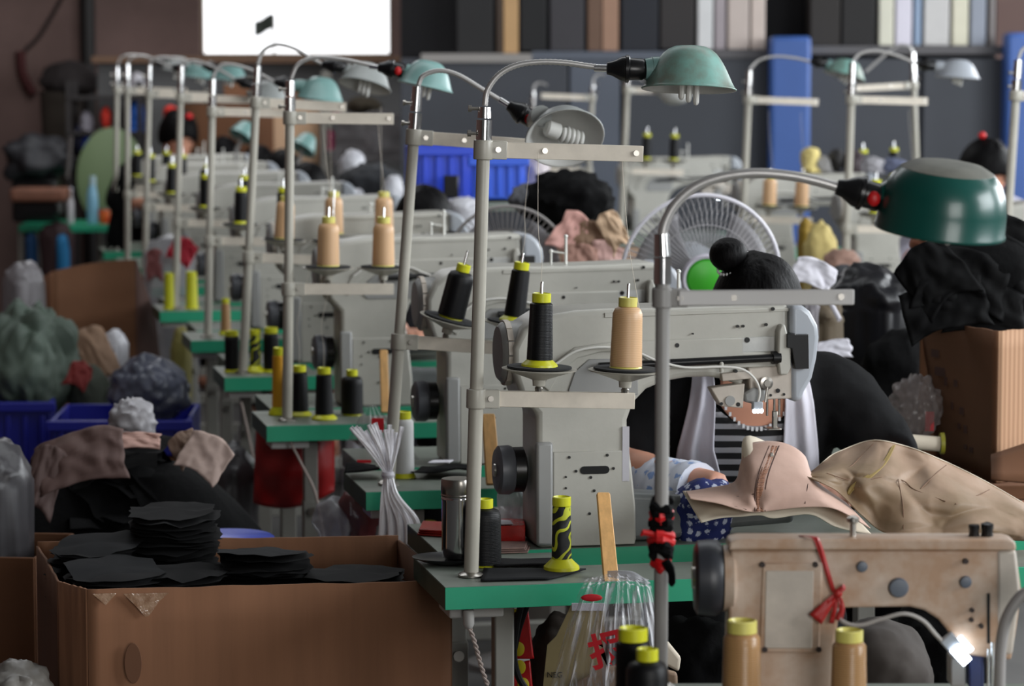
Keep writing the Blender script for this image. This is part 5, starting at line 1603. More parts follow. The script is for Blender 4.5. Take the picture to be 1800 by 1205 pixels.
def build_shirt(voxel=0.009):
    mb = MB()
    loft(mb, [(c, rx + 0.010, ry + 0.010) for c, rx, ry in TORSO[:-2]] + [((0, 0.06, 1.0), 0.160, 0.092), ((0, 0.055, 1.025), 0.140, 0.082), ((0, 0.05, 1.045), 0.098, 0.068)])
    for arm in ARMS:
        pts = smooth_path(arm[:5], 4)[:14]
        mb.tube(pts, [0.060, 0.066, 0.070, 0.0715] + [0.071 - 0.001 * i for i in range(10)], 18)
    # trousers
    for s in (-1, 1):
        mb.tube(smooth_path([(s * 0.085, 0.24, 0.51), (s * 0.10, 0.10, 0.53), (s * 0.10, -0.01, 0.50), (s * 0.10, -0.015, 0.28), (s * 0.10, 0.01, 0.10)], 4), [0.098] * 4 + [0.088] * 3 + [0.078] * 3 + [0.070] * 4 + [0.064] * 3, 18)
    o = mb.build('clothes', M_cloth_b, None)
    rm = o.modifiers.new('cloth', 'REMESH')
    rm.mode, rm.voxel_size, rm.use_smooth_shade = 'VOXEL', voxel, True
    sm = o.modifiers.new('soften', 'SMOOTH')
    sm.factor, sm.iterations = 0.5, 6
    bpy.context.view_layer.update()
    me = bpy.data.meshes.new_from_object(o.evaluated_get(bpy.context.evaluated_depsgraph_get()))
    for v in me.vertices:
        n = noise.fractal(v.co * 11, 0.8, 2.0, 3)
        v.co += v.normal * (0.006 * n)
    me.polygons.foreach_set('use_smooth', [True] * len(me.polygons))
    me.name = 'clothes'
    bpy.data.objects.remove(o)
    return me


def hair_bm(kind, seed=1):
    mb = MB()
    rows, seg = 16, 36
    g = []
    for i in range(rows + 1):
        th = math.pi * 0.60 * i / rows
        row = []
        for j in range(1 if i == 0 else seg):
            a = 2 * math.pi * j / seg
            front = max(0, -math.sin(a))
            t2 = th * (1 - 0.36 * front ** 2 if kind != 'low' else 1 - 0.28 * front ** 2)
            k = 1 + 0.012 * math.sin(j * 7.0) + 0.02 * noise.noise(V((math.cos(a) * 2, math.sin(a) * 2, th * 2 + seed)))
            p = V((math.sin(t2) * math.cos(a) * 0.090 * k, math.sin(t2) * math.sin(a) * 0.103 * k, math.cos(t2) * 0.118 * k))
            row.append(mb.bm.verts.new(HEADC + HM @ p))
        g.append(row)
    for a, b in zip(g, g[1:]):
        for j in range(seg):
            k = (j + 1) % seg
            if len(a) == 1:
                mb.bm.faces.new((a[0], b[j], b[k]))
            else:
                mb.bm.faces.new((a[j], b[j], b[k], a[k]))
    return mb


BODY, SHIRT = build_body(), build_shirt()


def person(label, loc, rz, shirt_m, hair='bun', extra=None, s=1.0):
    t = thing('person', label, 'person', loc, rz)
    t.scale = (s,) * 3
    b = link('body', BODY, t)
    b.data.materials.clear() if len(b.data.materials) == 0 else None
    c = link('clothes', SHIRT, t)
    c.material_slots[0].link = 'OBJECT'
    c.material_slots[0].material = shirt_m
    hb = hair_bm(hair, len(label)).build('hair', M_hair, t, solid=0.006, offset=-1, angle=80)
    e = MB()
    for k in (-1, 1):
        e.sphere(HEADC + HM @ V((k * 0.030, -0.083, 0.018)), (0.0115, 0.006, 0.004), 12, 8, HM)
    e.build('eyes', mat('dark_eye', (26, 18, 16), 0.25), t)
    MB().sphere(HEADC + HM @ V((0, -0.090, -0.060)), (0.020, 0.006, 0.005), 12, 8, HM).build('mouth', mat('lips', (160, 84, 80), 0.45), t)
    if hair == 'bun':
        MB().sphere(HEADC + HM @ V((-0.058, 0.030, 0.108)), (0.036, 0.036, 0.032), 20, 14).build('hair_bun', M_hair, hb)
    if hair == 'tail':
        MB().tube(smooth_path([HEADC + HM @ V((0, 0.09, 0.06)), HEADC + HM @ V((0, 0.13, 0.02)), HEADC + HM @ V((0, 0.13, -0.10))], 4), [0.022] * 4 + [0.026] * 4 + [0.012], 12).build('ponytail', M_hair, hb)
    return t, hb


# chair under each worker
def stool(loc, label):
    t = thing('stool', label, 'stool', loc, group='stools of the workers')
    MB().box((0, 0, 0.385), (0.34, 0.26, 0.03)).build('seat', mat('stool_wood', (120, 92, 66), 0.6), t, bevel=0.008)
    for x in (-0.14, 0.14):
        for y in (-0.10, 0.10):
            MB().box((x, y, 0.185), (0.03, 0.03, 0.37)).build('leg', M_leg, t, bevel=0.003)
    return t


wx = P(1341, 520, 5.52)
wo = V((wx.x - 0.012, 5.55, 0.0))
wrz = R(4)
W, HB = person('woman with a beaded black bun and white apron over stripes, bent at the nearest machine', wo, wrz, mat('black_jersey', (8, 8, 10), 0.85, bump=0.2, bscale=30, spec=0.2), 'bun')
# beaded band of the bun
bd = MB()
bc = HEADC + HM @ V((-0.046, 0.024, 0.092))
bx_, by_, bz_ = basis(HM @ V((-0.5, 0.1, 0.9)))
for k in range(26):
    a = 2 * math.pi * k / 26
    bd.sphere(bc + (bx_ * math.cos(a) + by_ * math.sin(a)) * 0.034, 0.0028, 8, 6)
bd.build('beaded_band', mat('white_beads', (235, 235, 235), 0.2), HB, kind='stuff')


def torso_pt(x, z, off):
    rs = TORSO
    for (c0, rx0, ry0), (c1, rx1, ry1) in zip(rs, rs[1:]):
        if c0[2] <= z <= c1[2]:
            t_ = (z - c0[2]) / (c1[2] - c0[2])
            break
    else:
        t_ = 1.0
    cy, rx, ry = c0[1] + (c1[1] - c0[1]) * t_, rx0 + (rx1 - rx0) * t_ + 0.010, ry0 + (ry1 - ry0) * t_ + 0.010
    k = max(0.0, 1 - (x / rx) ** 2)
    return V((x, cy - ry * math.sqrt(k) - off, z))


M_stripe = wave_mat('black_and_grey_stripes', (14, 14, 16), (150, 150, 154), 13.5, 'Z', 0.8, 0.85, 0, (0.52, 0.62))
# bare neckline, striped front, bead trim, apron panels
MB().grid(lambda u, v: torso_pt(-0.068 + 0.136 * u, 0.912 + 0.012 * (2 * u - 1) ** 2 * 4 + 0.075 * v, 0.004), 20, 10).build('neckline', M_skin, W, solid=0.003, angle=80)
MB().grid(lambda u, v: torso_pt(-0.10 + 0.20 * u, 0.62 + (0.30 + 0.065 * abs(2 * u - 1) ** 2.2) * v, 0.007), 26, 26).build('striped_front', M_stripe, W, solid=0.003, angle=80)
tr_ = MB()
for k in range(17):
    u = k / 16
    x = -0.068 + 0.136 * u
    p = torso_pt(x, 0.915 + 0.055 * abs(2 * u - 1) ** 2.2, 0.012)
    tr_.box(p, (0.0045, 0.003, 0.0075))
tr_.build('neck_trim', mat('pale_trim', (210, 210, 212), 0.6), W, kind='stuff')
M_apron = mat('white_apron_cloth', (206, 204, 214), 0.7, var=0.06, scale=7, bump=0.25, bscale=16, stretch=(3, 3, 0.6))
for s_ in (-1, 1):
    def ap(u, v, s_=s_):
        z = 0.60 + 0.445 * v
        if s_ > 0:
            xi = 0.030 + 0.022 * min(1, v / 0.5)
            xo = 0.146 - 0.052 * max(0, (v - 0.35) / 0.65)
        else:
            xi = 0.006 + 0.074 * min(1, (v / 0.62)) ** 1.2
            xo = 0.142 - 0.03 * max(0, (v - 0.6) / 0.4)
        x = xi + (xo - xi) * u
        zc_ = min(z, 0.985)
        p = torso_pt(s_ * x, zc_, 0.016)
        p.z = z
        p.y += 0.055 * max(0, (z - 0.985) / 0.06) ** 1.5
        p.y -= 0.009 * (math.sin(u * 9 + 3 * v) + 0.4 * math.sin(u * 17 + 5 * v)) * (1 - 0.5 * v)
        return p
    MB().grid(ap, 20, 26).build('apron_panel', M_apron, W, solid=0.003, angle=80)
MB().grid(lambda u, v: torso_pt(-0.145 + 0.29 * u, 0.50 + 0.13 * v, 0.022 + 0.006 * math.sin(u * 22)), 26, 8).build('apron_bib', M_apron, W, solid=0.003, angle=80)
# flowered oversleeve on the left of the picture
a = ARMS[0]
fa = smooth_path([V(a[4]) + V((0.004, 0.0, -0.010)), V(a[4]).lerp(V(a[5]), 0.5) + V((0, 0, -0.022)), V(a[5]) + V((0, 0, -0.018))], 8)
sl_ = MB().tube(fa, [0.043 + 0.014 * math.sin(min(1, i / 8) * 1.57) + 0.002 * math.sin(i * 1.9) for i in range(len(fa))], 18)
sl_.build('oversleeve', dot_mat('pale_blue_flowered_cloth', (206, 212, 226), (130, 156, 204), 40, 0.30), W, angle=80)
stool(wo + V((0, 0.26, 0)), 'wooden stool under the woman at the nearest machine')

# the other workers further along the rows
far = [  # px, py (head top), Y, yaw, shirt, hair, label
    (742, 316, 8.68, ROW, (40, 40, 46), 'cap', 'worker whose dark head shows left of the blue crates'),
    (538, 278, 11.95, ROW, (110, 36, 30), 'cap', 'worker in dull red, dark head right of the third pole'),
    (492, 256, 12.98, ROW + 0.3, (30, 30, 34), 'cap', 'worker with a dark head just left of the third pole, far back'),
    (452, 249, 14.05, ROW, (40, 40, 44), 'cap', 'worker with a dark head just right of the fourth pole, far back'),
    (392, 234, 15.2, ROW, (52, 52, 56), 'cap', 'worker with a dark head right of the fifth pole, far back')]
for px, py, Y, yaw, col, hr, lab in far:
    zt_ = P(px, py, Y).z
    s_ = zt_ / 1.262
    o = onz(px, Y, zt_)
    person(lab, (o.x, Y + 0.02, 0), yaw, mat('shirt_%d_%d_%d' % col, col, 0.85), hr, s=s_)
    stool(V((o.x, Y + 0.28, 0)), 'stool of the ' + lab)
# tall dark-haired worker with a red hair tie, and the one at the right edge
o = onz(285, 14.5, 1.3)
t, hb = person('dark-haired worker with a red hair clip, far back before the brown carton', (o.x + 0.07, 14.5, 0), R(26), mat('black_jersey', (24, 24, 27), 0.85), 'tail', s=1.10)
MB().sphere(HEADC + HM @ V((0.02, -0.04, 0.116)), (0.018, 0.016, 0.014), 12, 8).build('hair_clip', M_red, hb)
o = onz(1716, 10.62, 1.3)
t, hb = person('worker with a red hair tie and pale grey shirt, right behind the dark green lamp', (o.x + 0.02, 10.62, 0), R(22), mat('pale_grey_shirt', (176, 174, 190), 0.8), 'cap', s=1.068)
MB().sphere(HEADC + HM @ V((-0.03, 0.03, 0.122)), (0.014, 0.014, 0.012), 12, 8).build('hair_tie', M_red, hb)
stool(V((o.x, 10.86, 0)), 'stool under the worker in the pale grey shirt')

# ------------------------------------------------------------------ fans
def fan(label, c, Rr, yaw, pitch, m_ring, m_wire, hub, n=76):
    c = V(c)
    t = thing('pedestal_fan', label, 'fan', (c.x, c.y + 0.1, 0))
    M = Matrix.Translation(c) @ Matrix.Rotation(yaw, 4, 'Z') @ Matrix.Rotation(pitch, 4, 'X')
    ring = []
    for i in range(65):
        a = 2 * math.pi * i / 64
        ring.append(M @ V((math.cos(a) * Rr, 0, math.sin(a) * Rr)))
    MB().tube(ring, Rr * 0.028, 10).build('rim', m_ring, t, True)
    wires = MB()
    for k in range(n):
        a = 2 * math.pi * k / n
        for sy, dep in ((-1, 0.055), (1, 0.06)):
            pts = []
            for i in range(5):
                f = 0.27 + 0.73 * i / 4
                a2 = a + 0.06 * (1 - i / 4) * sy
                pts.append(M @ V((math.cos(a2) * Rr * f, sy * dep * math.sqrt(max(0, 1 - f * f)), math.sin(a2) * Rr * f)))
            wires.tube(pts, 0.0009, 4, False)
    wires.build('grille_wires', m_wire, t, True, kind='stuff')
    pts = [M @ V((math.cos(2 * math.pi * i / 40) * Rr * 0.66, -0.042, math.sin(2 * math.pi * i / 40) * Rr * 0.66)) for i in range(41)]
    MB().tube(pts, 0.0013, 6).build('grille_hoop', m_wire, t, True)
    ax = M.to_3x3() @ V((0, -1, 0))
    MB().lathe([(Rr * 0.30, 0.046), (Rr * 0.31, 0.052), (Rr * 0.285, 0.058), (Rr * 0.25, 0.056), (Rr * 0.25, 0.046)], c, ax, 36).build('hub_ring', mat('pale_lilac_plastic', (188, 184, 196), 0.4), t, True)
    MB().lathe([(Rr * 0.25, 0.050), (Rr * 0.22, 0.057), (Rr * 0.12, 0.062), (0, 0.064)], c, ax, 32).build('hub_badge', hub, t, True)
    for k in range(3):
        a0 = 2 * math.pi * k / 3 + 0.5
        mb = MB()
        mb.grid(lambda u, v: M @ V((math.cos(a0 + 1.15 * (v - 0.5) * (0.6 + 0.5 * u)) * Rr * (0.18 + 0.68 * u), 0.02 * (v - 0.5) - 0.005, math.sin(a0 + 1.15 * (v - 0.5) * (0.6 + 0.5 * u)) * Rr * (0.18 + 0.68 * u))), 8, 8)
        mb.build('blade', mat('translucent_grey_blade', (150, 148, 152), 0.35, alpha=0.75), t, True, solid=0.002)
    MB().lathe([(Rr * 0.2, 0.0), (Rr * 0.32, 0.05), (Rr * 0.3, 0.13), (Rr * 0.15, 0.16)], c, -ax, 28).build('motor_housing', M_endcap, t, True)
    b = M @ V((0, 0.11, 0))
    MB().cyl((b.x, b.y, 0.03), (b.x, b.y, b.z), 0.014).build('stand_pole', m_ring, t, True)
    MB().lathe([(0.12, 0.0), (0.12, 0.015), (0.05, 0.035), (0.02, 0.06)], (b.x, b.y, 0.0), seg=32).build('base', m_ring, t, True)
    return t


fan('white pedestal fan with a green hub behind the woman', P(1232, 482, 6.78), 0.184, R(8), R(6), mat('white_fan_plastic', (214, 212, 220), 0.4), mat('grey_fan_wire', (150, 148, 150), 0.4), mat('bright_green_plastic', (60, 170, 40), 0.4))
fan('grey pedestal fan half hidden behind the second machine', P(893, 470, 7.66), 0.160, R(-6), R(4), mat('grey_fan_ring', (138, 134, 132), 0.4), mat('dim_fan_wire', (104, 98, 96), 0.5), M_greyshade, n=64)

# ------------------------------------------------------------------ clutter behind and beside the rows


def lump(name, label, cat, px, py, Y, w, h, m, seed=1, d=None, amp=0.2, fq=1.2, fold=0.11, ff=2.6, sub=4, group=None, zmin=None, kind=None, rot=0.0, floor=False, rest=None, vst=1.0):
    """crumpled thing w x h pixels centred on px, py at distance Y; floor / rest: its foot reaches down to the floor or to the height given"""
    k = Y / FPX
    rx, rz_ = w * k / 2, h * k / 2
    ry = (d if d else rx * 0.8)
    c = P(px, py, Y)
    foot = 0.002 if floor else rest
    t = MB().blob((0, 0, 0), (rx, ry, rz_), amp, fq / max(rx, rz_), seed, sub, fold=fold, ffreq=ff / max(max(rx, ry), rz_), vst=vst)
    if foot is not None and c.z - foot > rz_:
        kz = (c.z - foot) / rz_ * 1.12
        for v in t.bm.verts:
            if v.co.z < 0:
                q = min(1.0, -v.co.z / rz_)
                f_ = math.sqrt(max(0.02, 1 - q * q))
                f_ = min(3.0, 1.0 / f_)
                v.co.x *= f_
                v.co.y *= f_
                v.co.z *= kz
    if rot:
        t.xf(Matrix.Rotation(rot, 4, 'Y'))
    lo = zmin if zmin is not None else foot
    if lo is not None:
        for v in t.bm.verts:
            v.co.z = max(v.co.z, lo - c.z)
    o = t.build(name, m, angle=60)
    o.location = c
    return tag(o, label, cat, group, kind)


def rag(name, label, cat, px, py, Y, w, h, m, seed=1, rot=0.0, lean=0.5, wave=0.12, group=None, th=0.003, sag=0.35):
    """limp sheet w x h pixels draped over what lies under it"""
    k = Y / FPX
    W_, H_ = w * k, h * k
    c = P(px, py, Y)
    Rm = Matrix.Rotation(rot, 3, 'Y')

    def f(u, v):
        a, b = u * 2 - 1, v * 2 - 1
        e = 1 + 0.16 * noise.noise(V((a * 1.6, b * 1.6, seed)))
        x, z = a * W_ / 2 * e, b * H_ / 2 * e - sag * H_ * 0.5 * a * a
        n_ = noise.noise(V((a * 1.7 + b, b * 1.1, seed + 3.3))) + 0.5 * noise.noise(V((a * 4, b * 3, seed)))
        ds = noise.voronoi(V((a * 1.5, b * 1.3, seed * 1.7)))[0]
        y = (lean * b * H_ / 2) + wave * max(W_, H_) * (n_ * 0.7 - 0.5 * min(ds[1] - ds[0], 0.6))
        return c + Rm @ V((x, y, z))
    o = MB().grid(f, 22, 16).build(name, m, solid=th, angle=60)
    return tag(o, label, cat, group)


def carton(label, px0, px1, ytop, Y, m, rz=0.0, depth=0.3, zb=0.0, m_side=None, flaps=True):
    """open carton whose front face spans px0..px1 at distance Y"""
    a, b = P(px0, ytop, Y), P(px1, ytop, Y)
    w = (b - a).length
    t = thing('cardboard_box', label, 'cardboard box', ((a.x + b.x) / 2, Y, zb), rz)
    H = a.z - zb
    x = w / 2
    for nm, c, s, mm in (('front_panel', (0, 0, H / 2), (w, 0.006, H), m), ('back_panel', (0, depth, H / 2), (w, 0.006, H), m), ('side_panel', (-x, depth / 2, H / 2), (0.006, depth, H), m_side or m), ('side_panel', (x, depth / 2, H / 2), (0.006, depth, H), m_side or m), ('bottom_panel', (0, depth / 2, 0.006), (w, depth, 0.008), m)):
        MB().box(c, s).build(nm, mm, t, bevel=0.002)
    if flaps:
        MB().bar((-x, depth / 2, H), (-x - 0.10, depth / 2, H + 0.02), depth * 0.96, 0.004).build('flap', m_side or m, t)
    return t


# right: carton of black cloth on a bench
bn = thing('packing_bench', 'low dark bench carrying the carton of black cloth at the right', 'bench', (1.25, 6.2, 0))
MB().box((1.37, 6.2, 0.745), (0.94, 0.7, 0.03)).build('bench_top', M_card_d, bn, True, bevel=0.004)
for x in (0.95, 1.80):
    for y in (5.92, 6.48):
        MB().box((x, y, 0.365), (0.05, 0.05, 0.73)).build('leg', M_leg, bn, True, bevel=0.003)
c0, c1, c2 = onz(1618, 6.15, 1.0), onz(1754, 5.88, 1.0), onz(1880, 6.02, 1.0)
c3 = c0 + c2 - c1
ztop, zbot = P(1700, 572, 6.0).z, 0.762
bx = thing('cardboard_box', 'brown cardboard box overflowing with black cloth at the right', 'cardboard box', ((c0.x + c2.x) / 2, 6.1, zbot))


def pan(nm, a, b, m, lo=0.0, par=bx, wob=0.004):
    MB().grid(lambda u, v: V((a.x + (b.x - a.x) * u, a.y + (b.y - a.y) * u, zbot + (ztop - zbot) * v)) + (V((-0.0 * v, 0, 0.004 * noise.noise(V((u * 8, v, 1)))))) + (a - c1) * 0.0 + V((lo * (1 - v) * (1 - u), 0, 0)), 14, 8).build(nm, m, par, True, solid=0.005, angle=60)


pan('left_panel', c0, c1, M_card_d, lo=0.05)
pan('right_panel', c1, c2, M_corr)  # paler card paints in the light on this face
pan('back_panel', c2, c3, M_card_d)
pan('far_panel', c3, c0, M_card_d)
MB().box(((c0.x + c2.x) / 2, (c1.y + c3.y) / 2, zbot + 0.004), (0.2, 0.2, 0.006)).build('bottom_panel', M_card_d, bx, True)
# faint printing on the side of that box with shade put into its darker card
fm = MB()
nrm = (c1 - c0).normalized()
out = V((nrm.y, -nrm.x, 0))
for u, v, w_, h_ in ((0.16, 0.78, 0.030, 0.016), (0.20, 0.66, 0.040, 0.018), (0.42, 0.60, 0.014, 0.014), (0.27, 0.60, 0.010, 0.018), (0.33, 0.44, 0.008, 0.016), (0.48, 0.42, 0.016, 0.015), (0.52, 0.30, 0.012, 0.016), (0.42, 0.31, 0.010, 0.012), (0.60, 0.17, 0.014, 0.012), (0.50, 0.18, 0.012, 0.010)):
    p = c0.lerp(c1, u)
    q = V((p.x, p.y, zbot + (ztop - zbot) * v)) + out * 0.004 + V((0.05 * (1 - v) * (1 - u), 0, 0))
    fm.bar(q - nrm * w_ / 2, q + nrm * w_ / 2, 0.001, h_)
fm.build('faded_print', mat('faded_print', (74, 48, 40), 0.85), bx, True, kind='stuff')
MB().grid(lambda u, v: P(1742, 800, 5.8).lerp(P(1830, 770, 5.8), u).lerp(P(1742, 842, 5.72).lerp(P(1830, 850, 5.72), u), v), 4, 4).build('loose_flap', M_card_d, bx, True, solid=0.005)
lump('black_cloth_heap', 'heap of black cloth rising out of the cardboard box at the right', 'cloth heap', 1718, 492, 6.13, 240, 206, M_cloth_b, 21, 0.12, 0.14, 1.0, 0.05, 2.4)
for i, (px, py, w_, h_, rot) in enumerate(((1660, 530, 150, 90, -0.25), (1730, 540, 150, 80, 0.1), (1690, 485, 160, 100, 0.15), (1770, 520, 130, 110, 0.5), (1745, 460, 150, 100, 0.3), (1640, 480, 110, 110, -0.6), (1710, 430, 150, 80, 0.0), (1790, 440, 130, 110, 0.6))):
    rag('cloth_piece', 'limp black cloth piece on the heap in the cardboard box at the right', 'cloth piece', px, py, 6.0 + 0.008 * (i % 4) + (0.05 if py < 470 else 0), w_, h_, mat('black_fold_cloth', (6, 6, 7), 0.7, spec=0.12), 300 + i, rot, 0.25, 0.10, group='black cloth pieces on the heap in the right-hand box')
lump('black_bag', 'shiny black plastic bag below the right-row machine', 'plastic bag', 1530, 545, 7.1, 175, 170, mat('black_film', (14, 14, 18), 0.38, spec=0.35), 31, 0.13, 0.14, 1.3, 0.07, 2.0, 5, floor=True)
lump('black_bundle', 'large matt black bundle between the woman and the right-hand box', 'bundle', 1578, 690, 6.82, 150, 240, M_cloth_b, 33, 0.11, 0.12, floor=True)
lump('clear_bag', 'clear plastic bag with red print standing between the woman and the right-hand box', 'plastic bag', 1610, 715, 6.1, 96, 118, mat('clear_grey_film', (160, 150, 148), 0.25, alpha=0.5, var=0.2, scale=20), 35, 0.05, 0.12, 1.3, 0.12, 3, 5)
MB().box(P(1634, 740, 6.07), (0.018, 0.004, 0.04)).build('red_panel', mat('red_print', (205, 22, 36), 0.5), bpy.data.objects['clear_bag.001'] if 'clear_bag.001' in bpy.data.objects else bpy.data.objects['clear_bag'], True)
t = thing('twine_roll', 'cream twine roll with yellow ends lying before the right-hand box', 'roll', P(1610, 778, 5.95))
MB().cyl(P(1578, 774, 5.95), P(1652, 780, 5.95), 0.015, seg=18).build('twine', M_lining, t, True)
for x in (1572, 1656):
    MB().lathe([(0.0, -0.004), (0.022, -0.004), (0.022, 0.004), (0, 0.004)], P(x, 772 + (x - 1572) * 0.08, 5.95), (1, 0, 0), 20, False).build('roll_end', mat('olive_yellow_plastic', (140, 135, 30), 0.5), t, True)
# papers and white things behind the woman's shoulder
rag('white_paper', 'white sheet propped right of the woman, at her head', 'paper', 1432, 478, 6.74, 76, 46, M_white, 41, 0.35, 0.4, 0.10)
rag('white_paper', 'white paper scrap right of the woman, at her shoulder', 'paper', 1455, 614, 6.75, 80, 30, M_white, 43, -0.2, 0.8, 0.10)
rag('grey_paper', 'grey scrap behind the pale end cover of the nearest machine', 'paper', 1415, 565, 6.74, 50, 84, mat('grey_scrap', (120, 116, 120), 0.8), 45, 0.1, 0.4, 0.12)
lump('cardboard_scrap', 'dark tan bundle carrying the papers right of the woman', 'bundle', 1440, 570, 6.88, 92, 130, mat('dark_tan_cloth', (80, 68, 50), 0.8), 46, 0.10, floor=True)
o = MB().tube([P(1462, 535, 6.77), P(1476, 562, 6.74)], 0.006, 8).build('white_rod', M_white)
tag(o, 'short white rod below the right end of the grey bar', 'rod')
lump('cream_cloth', 'straw-coloured cloth hanging before the right-row machine', 'cloth', 1442, 440, 9.3, 56, 110, mat('straw_cloth', (190, 172, 110), 0.8), 47, 0.04, floor=True)
lump('olive_bag', 'olive yellow bag beside the straw-coloured cloth', 'bag', 1418, 425, 9.5, 34, 100, mat('olive_cloth', (140, 112, 26), 0.7), 49, 0.04, floor=True)
lump('pink_scraps', 'pinkish leather scraps below the straw-coloured cloth', 'leather scrap', 1480, 462, 9.1, 70, 50, mat('dusty_pink_leather', (150, 118, 104), 0.7), 51, 0.05, floor=True)
lump('grey_bundle', 'dark grey bundle under the right-row machine, right of the woman', 'bundle', 1490, 500, 8.2, 90, 70, mat('charcoal_bundle', (60, 62, 66), 0.8), 53, 0.08, floor=True)
for px, py, w_, h_, c_, lab in ((1425, 270, 34, 24, (214, 196, 124), 'pale yellow crumpled thing on the right-row machine, before the blue post'), (1445, 288, 40, 30, (150, 148, 146), 'grey crumpled film under the pale yellow thing'), (1470, 282, 30, 44, (30, 28, 28), 'black block behind the second right-row pole'), (1530, 288, 60, 24, (150, 148, 152), 'grey-white roll on the far right-row machine'), (1570, 290, 50, 26, (92, 98, 122), 'blue-grey cloth left of the worker at the right'), (1500, 275, 36, 26, (60, 48, 52), 'dark plum cloth above the dark green lamp neck')):
    lump('cloth_scrap', lab, 'cloth', px, py, 11.42, w_, h_, mat('scrap_%d_%d_%d' % c_, c_, 0.7), px, 0.05, 0.15, rest=1.178)
lump('bright_blue_cap', 'bright blue scrap peeping out below the dark green lamp', 'cloth', 1632, 404, 6.25, 44, 30, mat('bright_blue_cloth', (20, 130, 220), 0.6), 57, 0.05)
lump('brown_scrap', 'reddish brown scrap below the bright blue one', 'cloth', 1615, 428, 6.25, 30, 44, mat('brown_red', (140, 80, 50), 0.7), 58, 0.04)

# middle: blue crates, black heap, leather scraps, white bags
def crate(label, px0, px1, py0, py1, Y, m, rz=0.0, depth=0.36, slats=6, group=None, zb=None):
    a, b = P(px0, py0, Y), P(px1, py0, Y)
    w = (b - a).length
    z1, z0 = a.z, P(px0, py1, Y).z
    t = thing('plastic_crate', label, 'crate', ((a.x + b.x) / 2, Y, z0), rz, group=group)
    H = z1 - z0
    for nm, c, s in (('front_wall', (0, 0, H / 2), (w, 0.012, H)), ('back_wall', (0, depth, H / 2), (w, 0.012, H)), ('side_wall', (-w / 2, depth / 2, H / 2), (0.012, depth, H)), ('side_wall', (w / 2, depth / 2, H / 2), (0.012, depth, H)), ('floor_panel', (0, depth / 2, 0.008), (w, depth, 0.012))):
        o = MB().box(c, s).build(nm, m, t, bevel=0.003)
        if nm == 'front_wall':
            for k in range(slats):
                x = -w / 2 + w * (k + 0.5) / slats
                MB().box((x, -0.010, H * 0.45), (w / slats * 0.28, 0.012, H * 0.75)).build('rib', m, o, bevel=0.002)
            MB().box((0, -0.012, H - 0.014), (w + 0.03, 0.022, 0.028)).build('rim', m, o, bevel=0.003)
    MB().box((0, depth / 2, H + 0.0)
             , (w + 0.03, depth + 0.03, 0.004)).bm.free()
    return t


tb = thing('side_table', 'grey table carrying the blue crates, hidden behind the machines', 'table', (-0.14, 9.98, 0), ROW)
zc = P(800, 352, 9.85).z
MB().box((0, 0, zc - 0.019), (0.62, 0.38, 0.03)).build('tabletop', M_lam, tb, bevel=0.004)
for x in (-0.26, 0.26):
    for y in (-0.15, 0.15):
        MB().box((x, y, (zc - 0.034) / 2), (0.04, 0.04, zc - 0.034)).build('leg', M_leg, tb)
crate('blue plastic crate at the left of the pair on the side table', 733, 826, 258, 349, 9.80, M_blue, R(9), 0.3, 4)
crate('blue plastic crate with ribs at the right of the pair on the side table', 829, 922, 276, 349, 9.84, mat('mid_blue_plastic', (42, 92, 214), 0.4), R(9), 0.3, 5)
o = MB().box((0, 0, 0), (0.05, 0.02, 0.075)).build('black_block', M_dark, bevel=0.004)
o.location = P(793, 328, 9.72)
tag(o, 'black block before the left blue crate', 'block')
lump('white_sack', 'white sack with a pink print right of the blue crates', 'sack', 945, 300, 9.95, 44, 80, mat('white_pink_sack', (206, 196, 200), 0.6), 61, 0.07, 0.1, rest=zc)
lump('black_heap', 'heap of black fabric behind the grey fan', 'fabric heap', 1003, 354, 7.94, 158, 110, M_cloth_b, 63, 0.13, 0.14, 1.2, 0.12, 3)
lump('grey_heap', 'small grey fabric bundle left of the black heap', 'fabric heap', 925, 348, 7.98, 60, 50, mat('slate_cloth', (96, 98, 104), 0.85), 64, 0.07)
for k, (px, py, w_, h_, c_, rot, lab) in enumerate(((1008, 408, 60, 70, (196, 148, 138), 0.6, 'pink leather scrap at the left of those below the black heap'), (1040, 430, 66, 80, (128, 100, 78), -0.3, 'brown leather scrap in the middle below the black heap'), (1076, 402, 40, 66, (196, 166, 136), -0.5, 'cream leather scrap at the right below the black heap'), (1066, 446, 56, 46, (188, 150, 142), 0.3, 'rosy leather scrap lowest below the black heap'), (1020, 452, 60, 50, (150, 112, 98), 0.1, 'dull brown leather scrap lowest left below the black heap'))):
    rag('leather_scrap', lab, 'leather scrap', px, py, 7.62 - 0.012 * k, w_, h_, mat('scrap_leather_%d' % k, c_, 0.65), 70 + k, rot, 0.3, 0.16, group='leather scraps below the black heap')
zs_ = P(1003, 409, 7.8).z
st_ = thing('scrap_table', 'small grey table under the black heap', 'table', (0.20, 7.93, 0), ROW)
MB().box((0, 0, zs_ - 0.02), (0.26, 0.34, 0.03)).build('tabletop', M_lam, st_)
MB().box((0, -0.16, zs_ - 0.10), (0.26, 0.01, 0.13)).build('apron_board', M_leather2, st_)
for x in (-0.11, 0.11):
    MB().box((x, 0, (zs_ - 0.035) / 2), (0.04, 0.3, zs_ - 0.035)).build('leg', M_leg, st_)
lump('white_bag', 'white plastic bag below the blue crates', 'plastic bag', 815, 372, 9.35, 60, 56, M_whitebag, 66, 0.05, floor=True)
lump('dark_heap', 'charcoal fabric heap among white scraps, right of the third pole', 'fabric heap', 655, 320, 10.98, 120, 64, mat('charcoal_cloth', (44, 46, 50), 0.85), 81, 0.12, 0.12, floor=True)
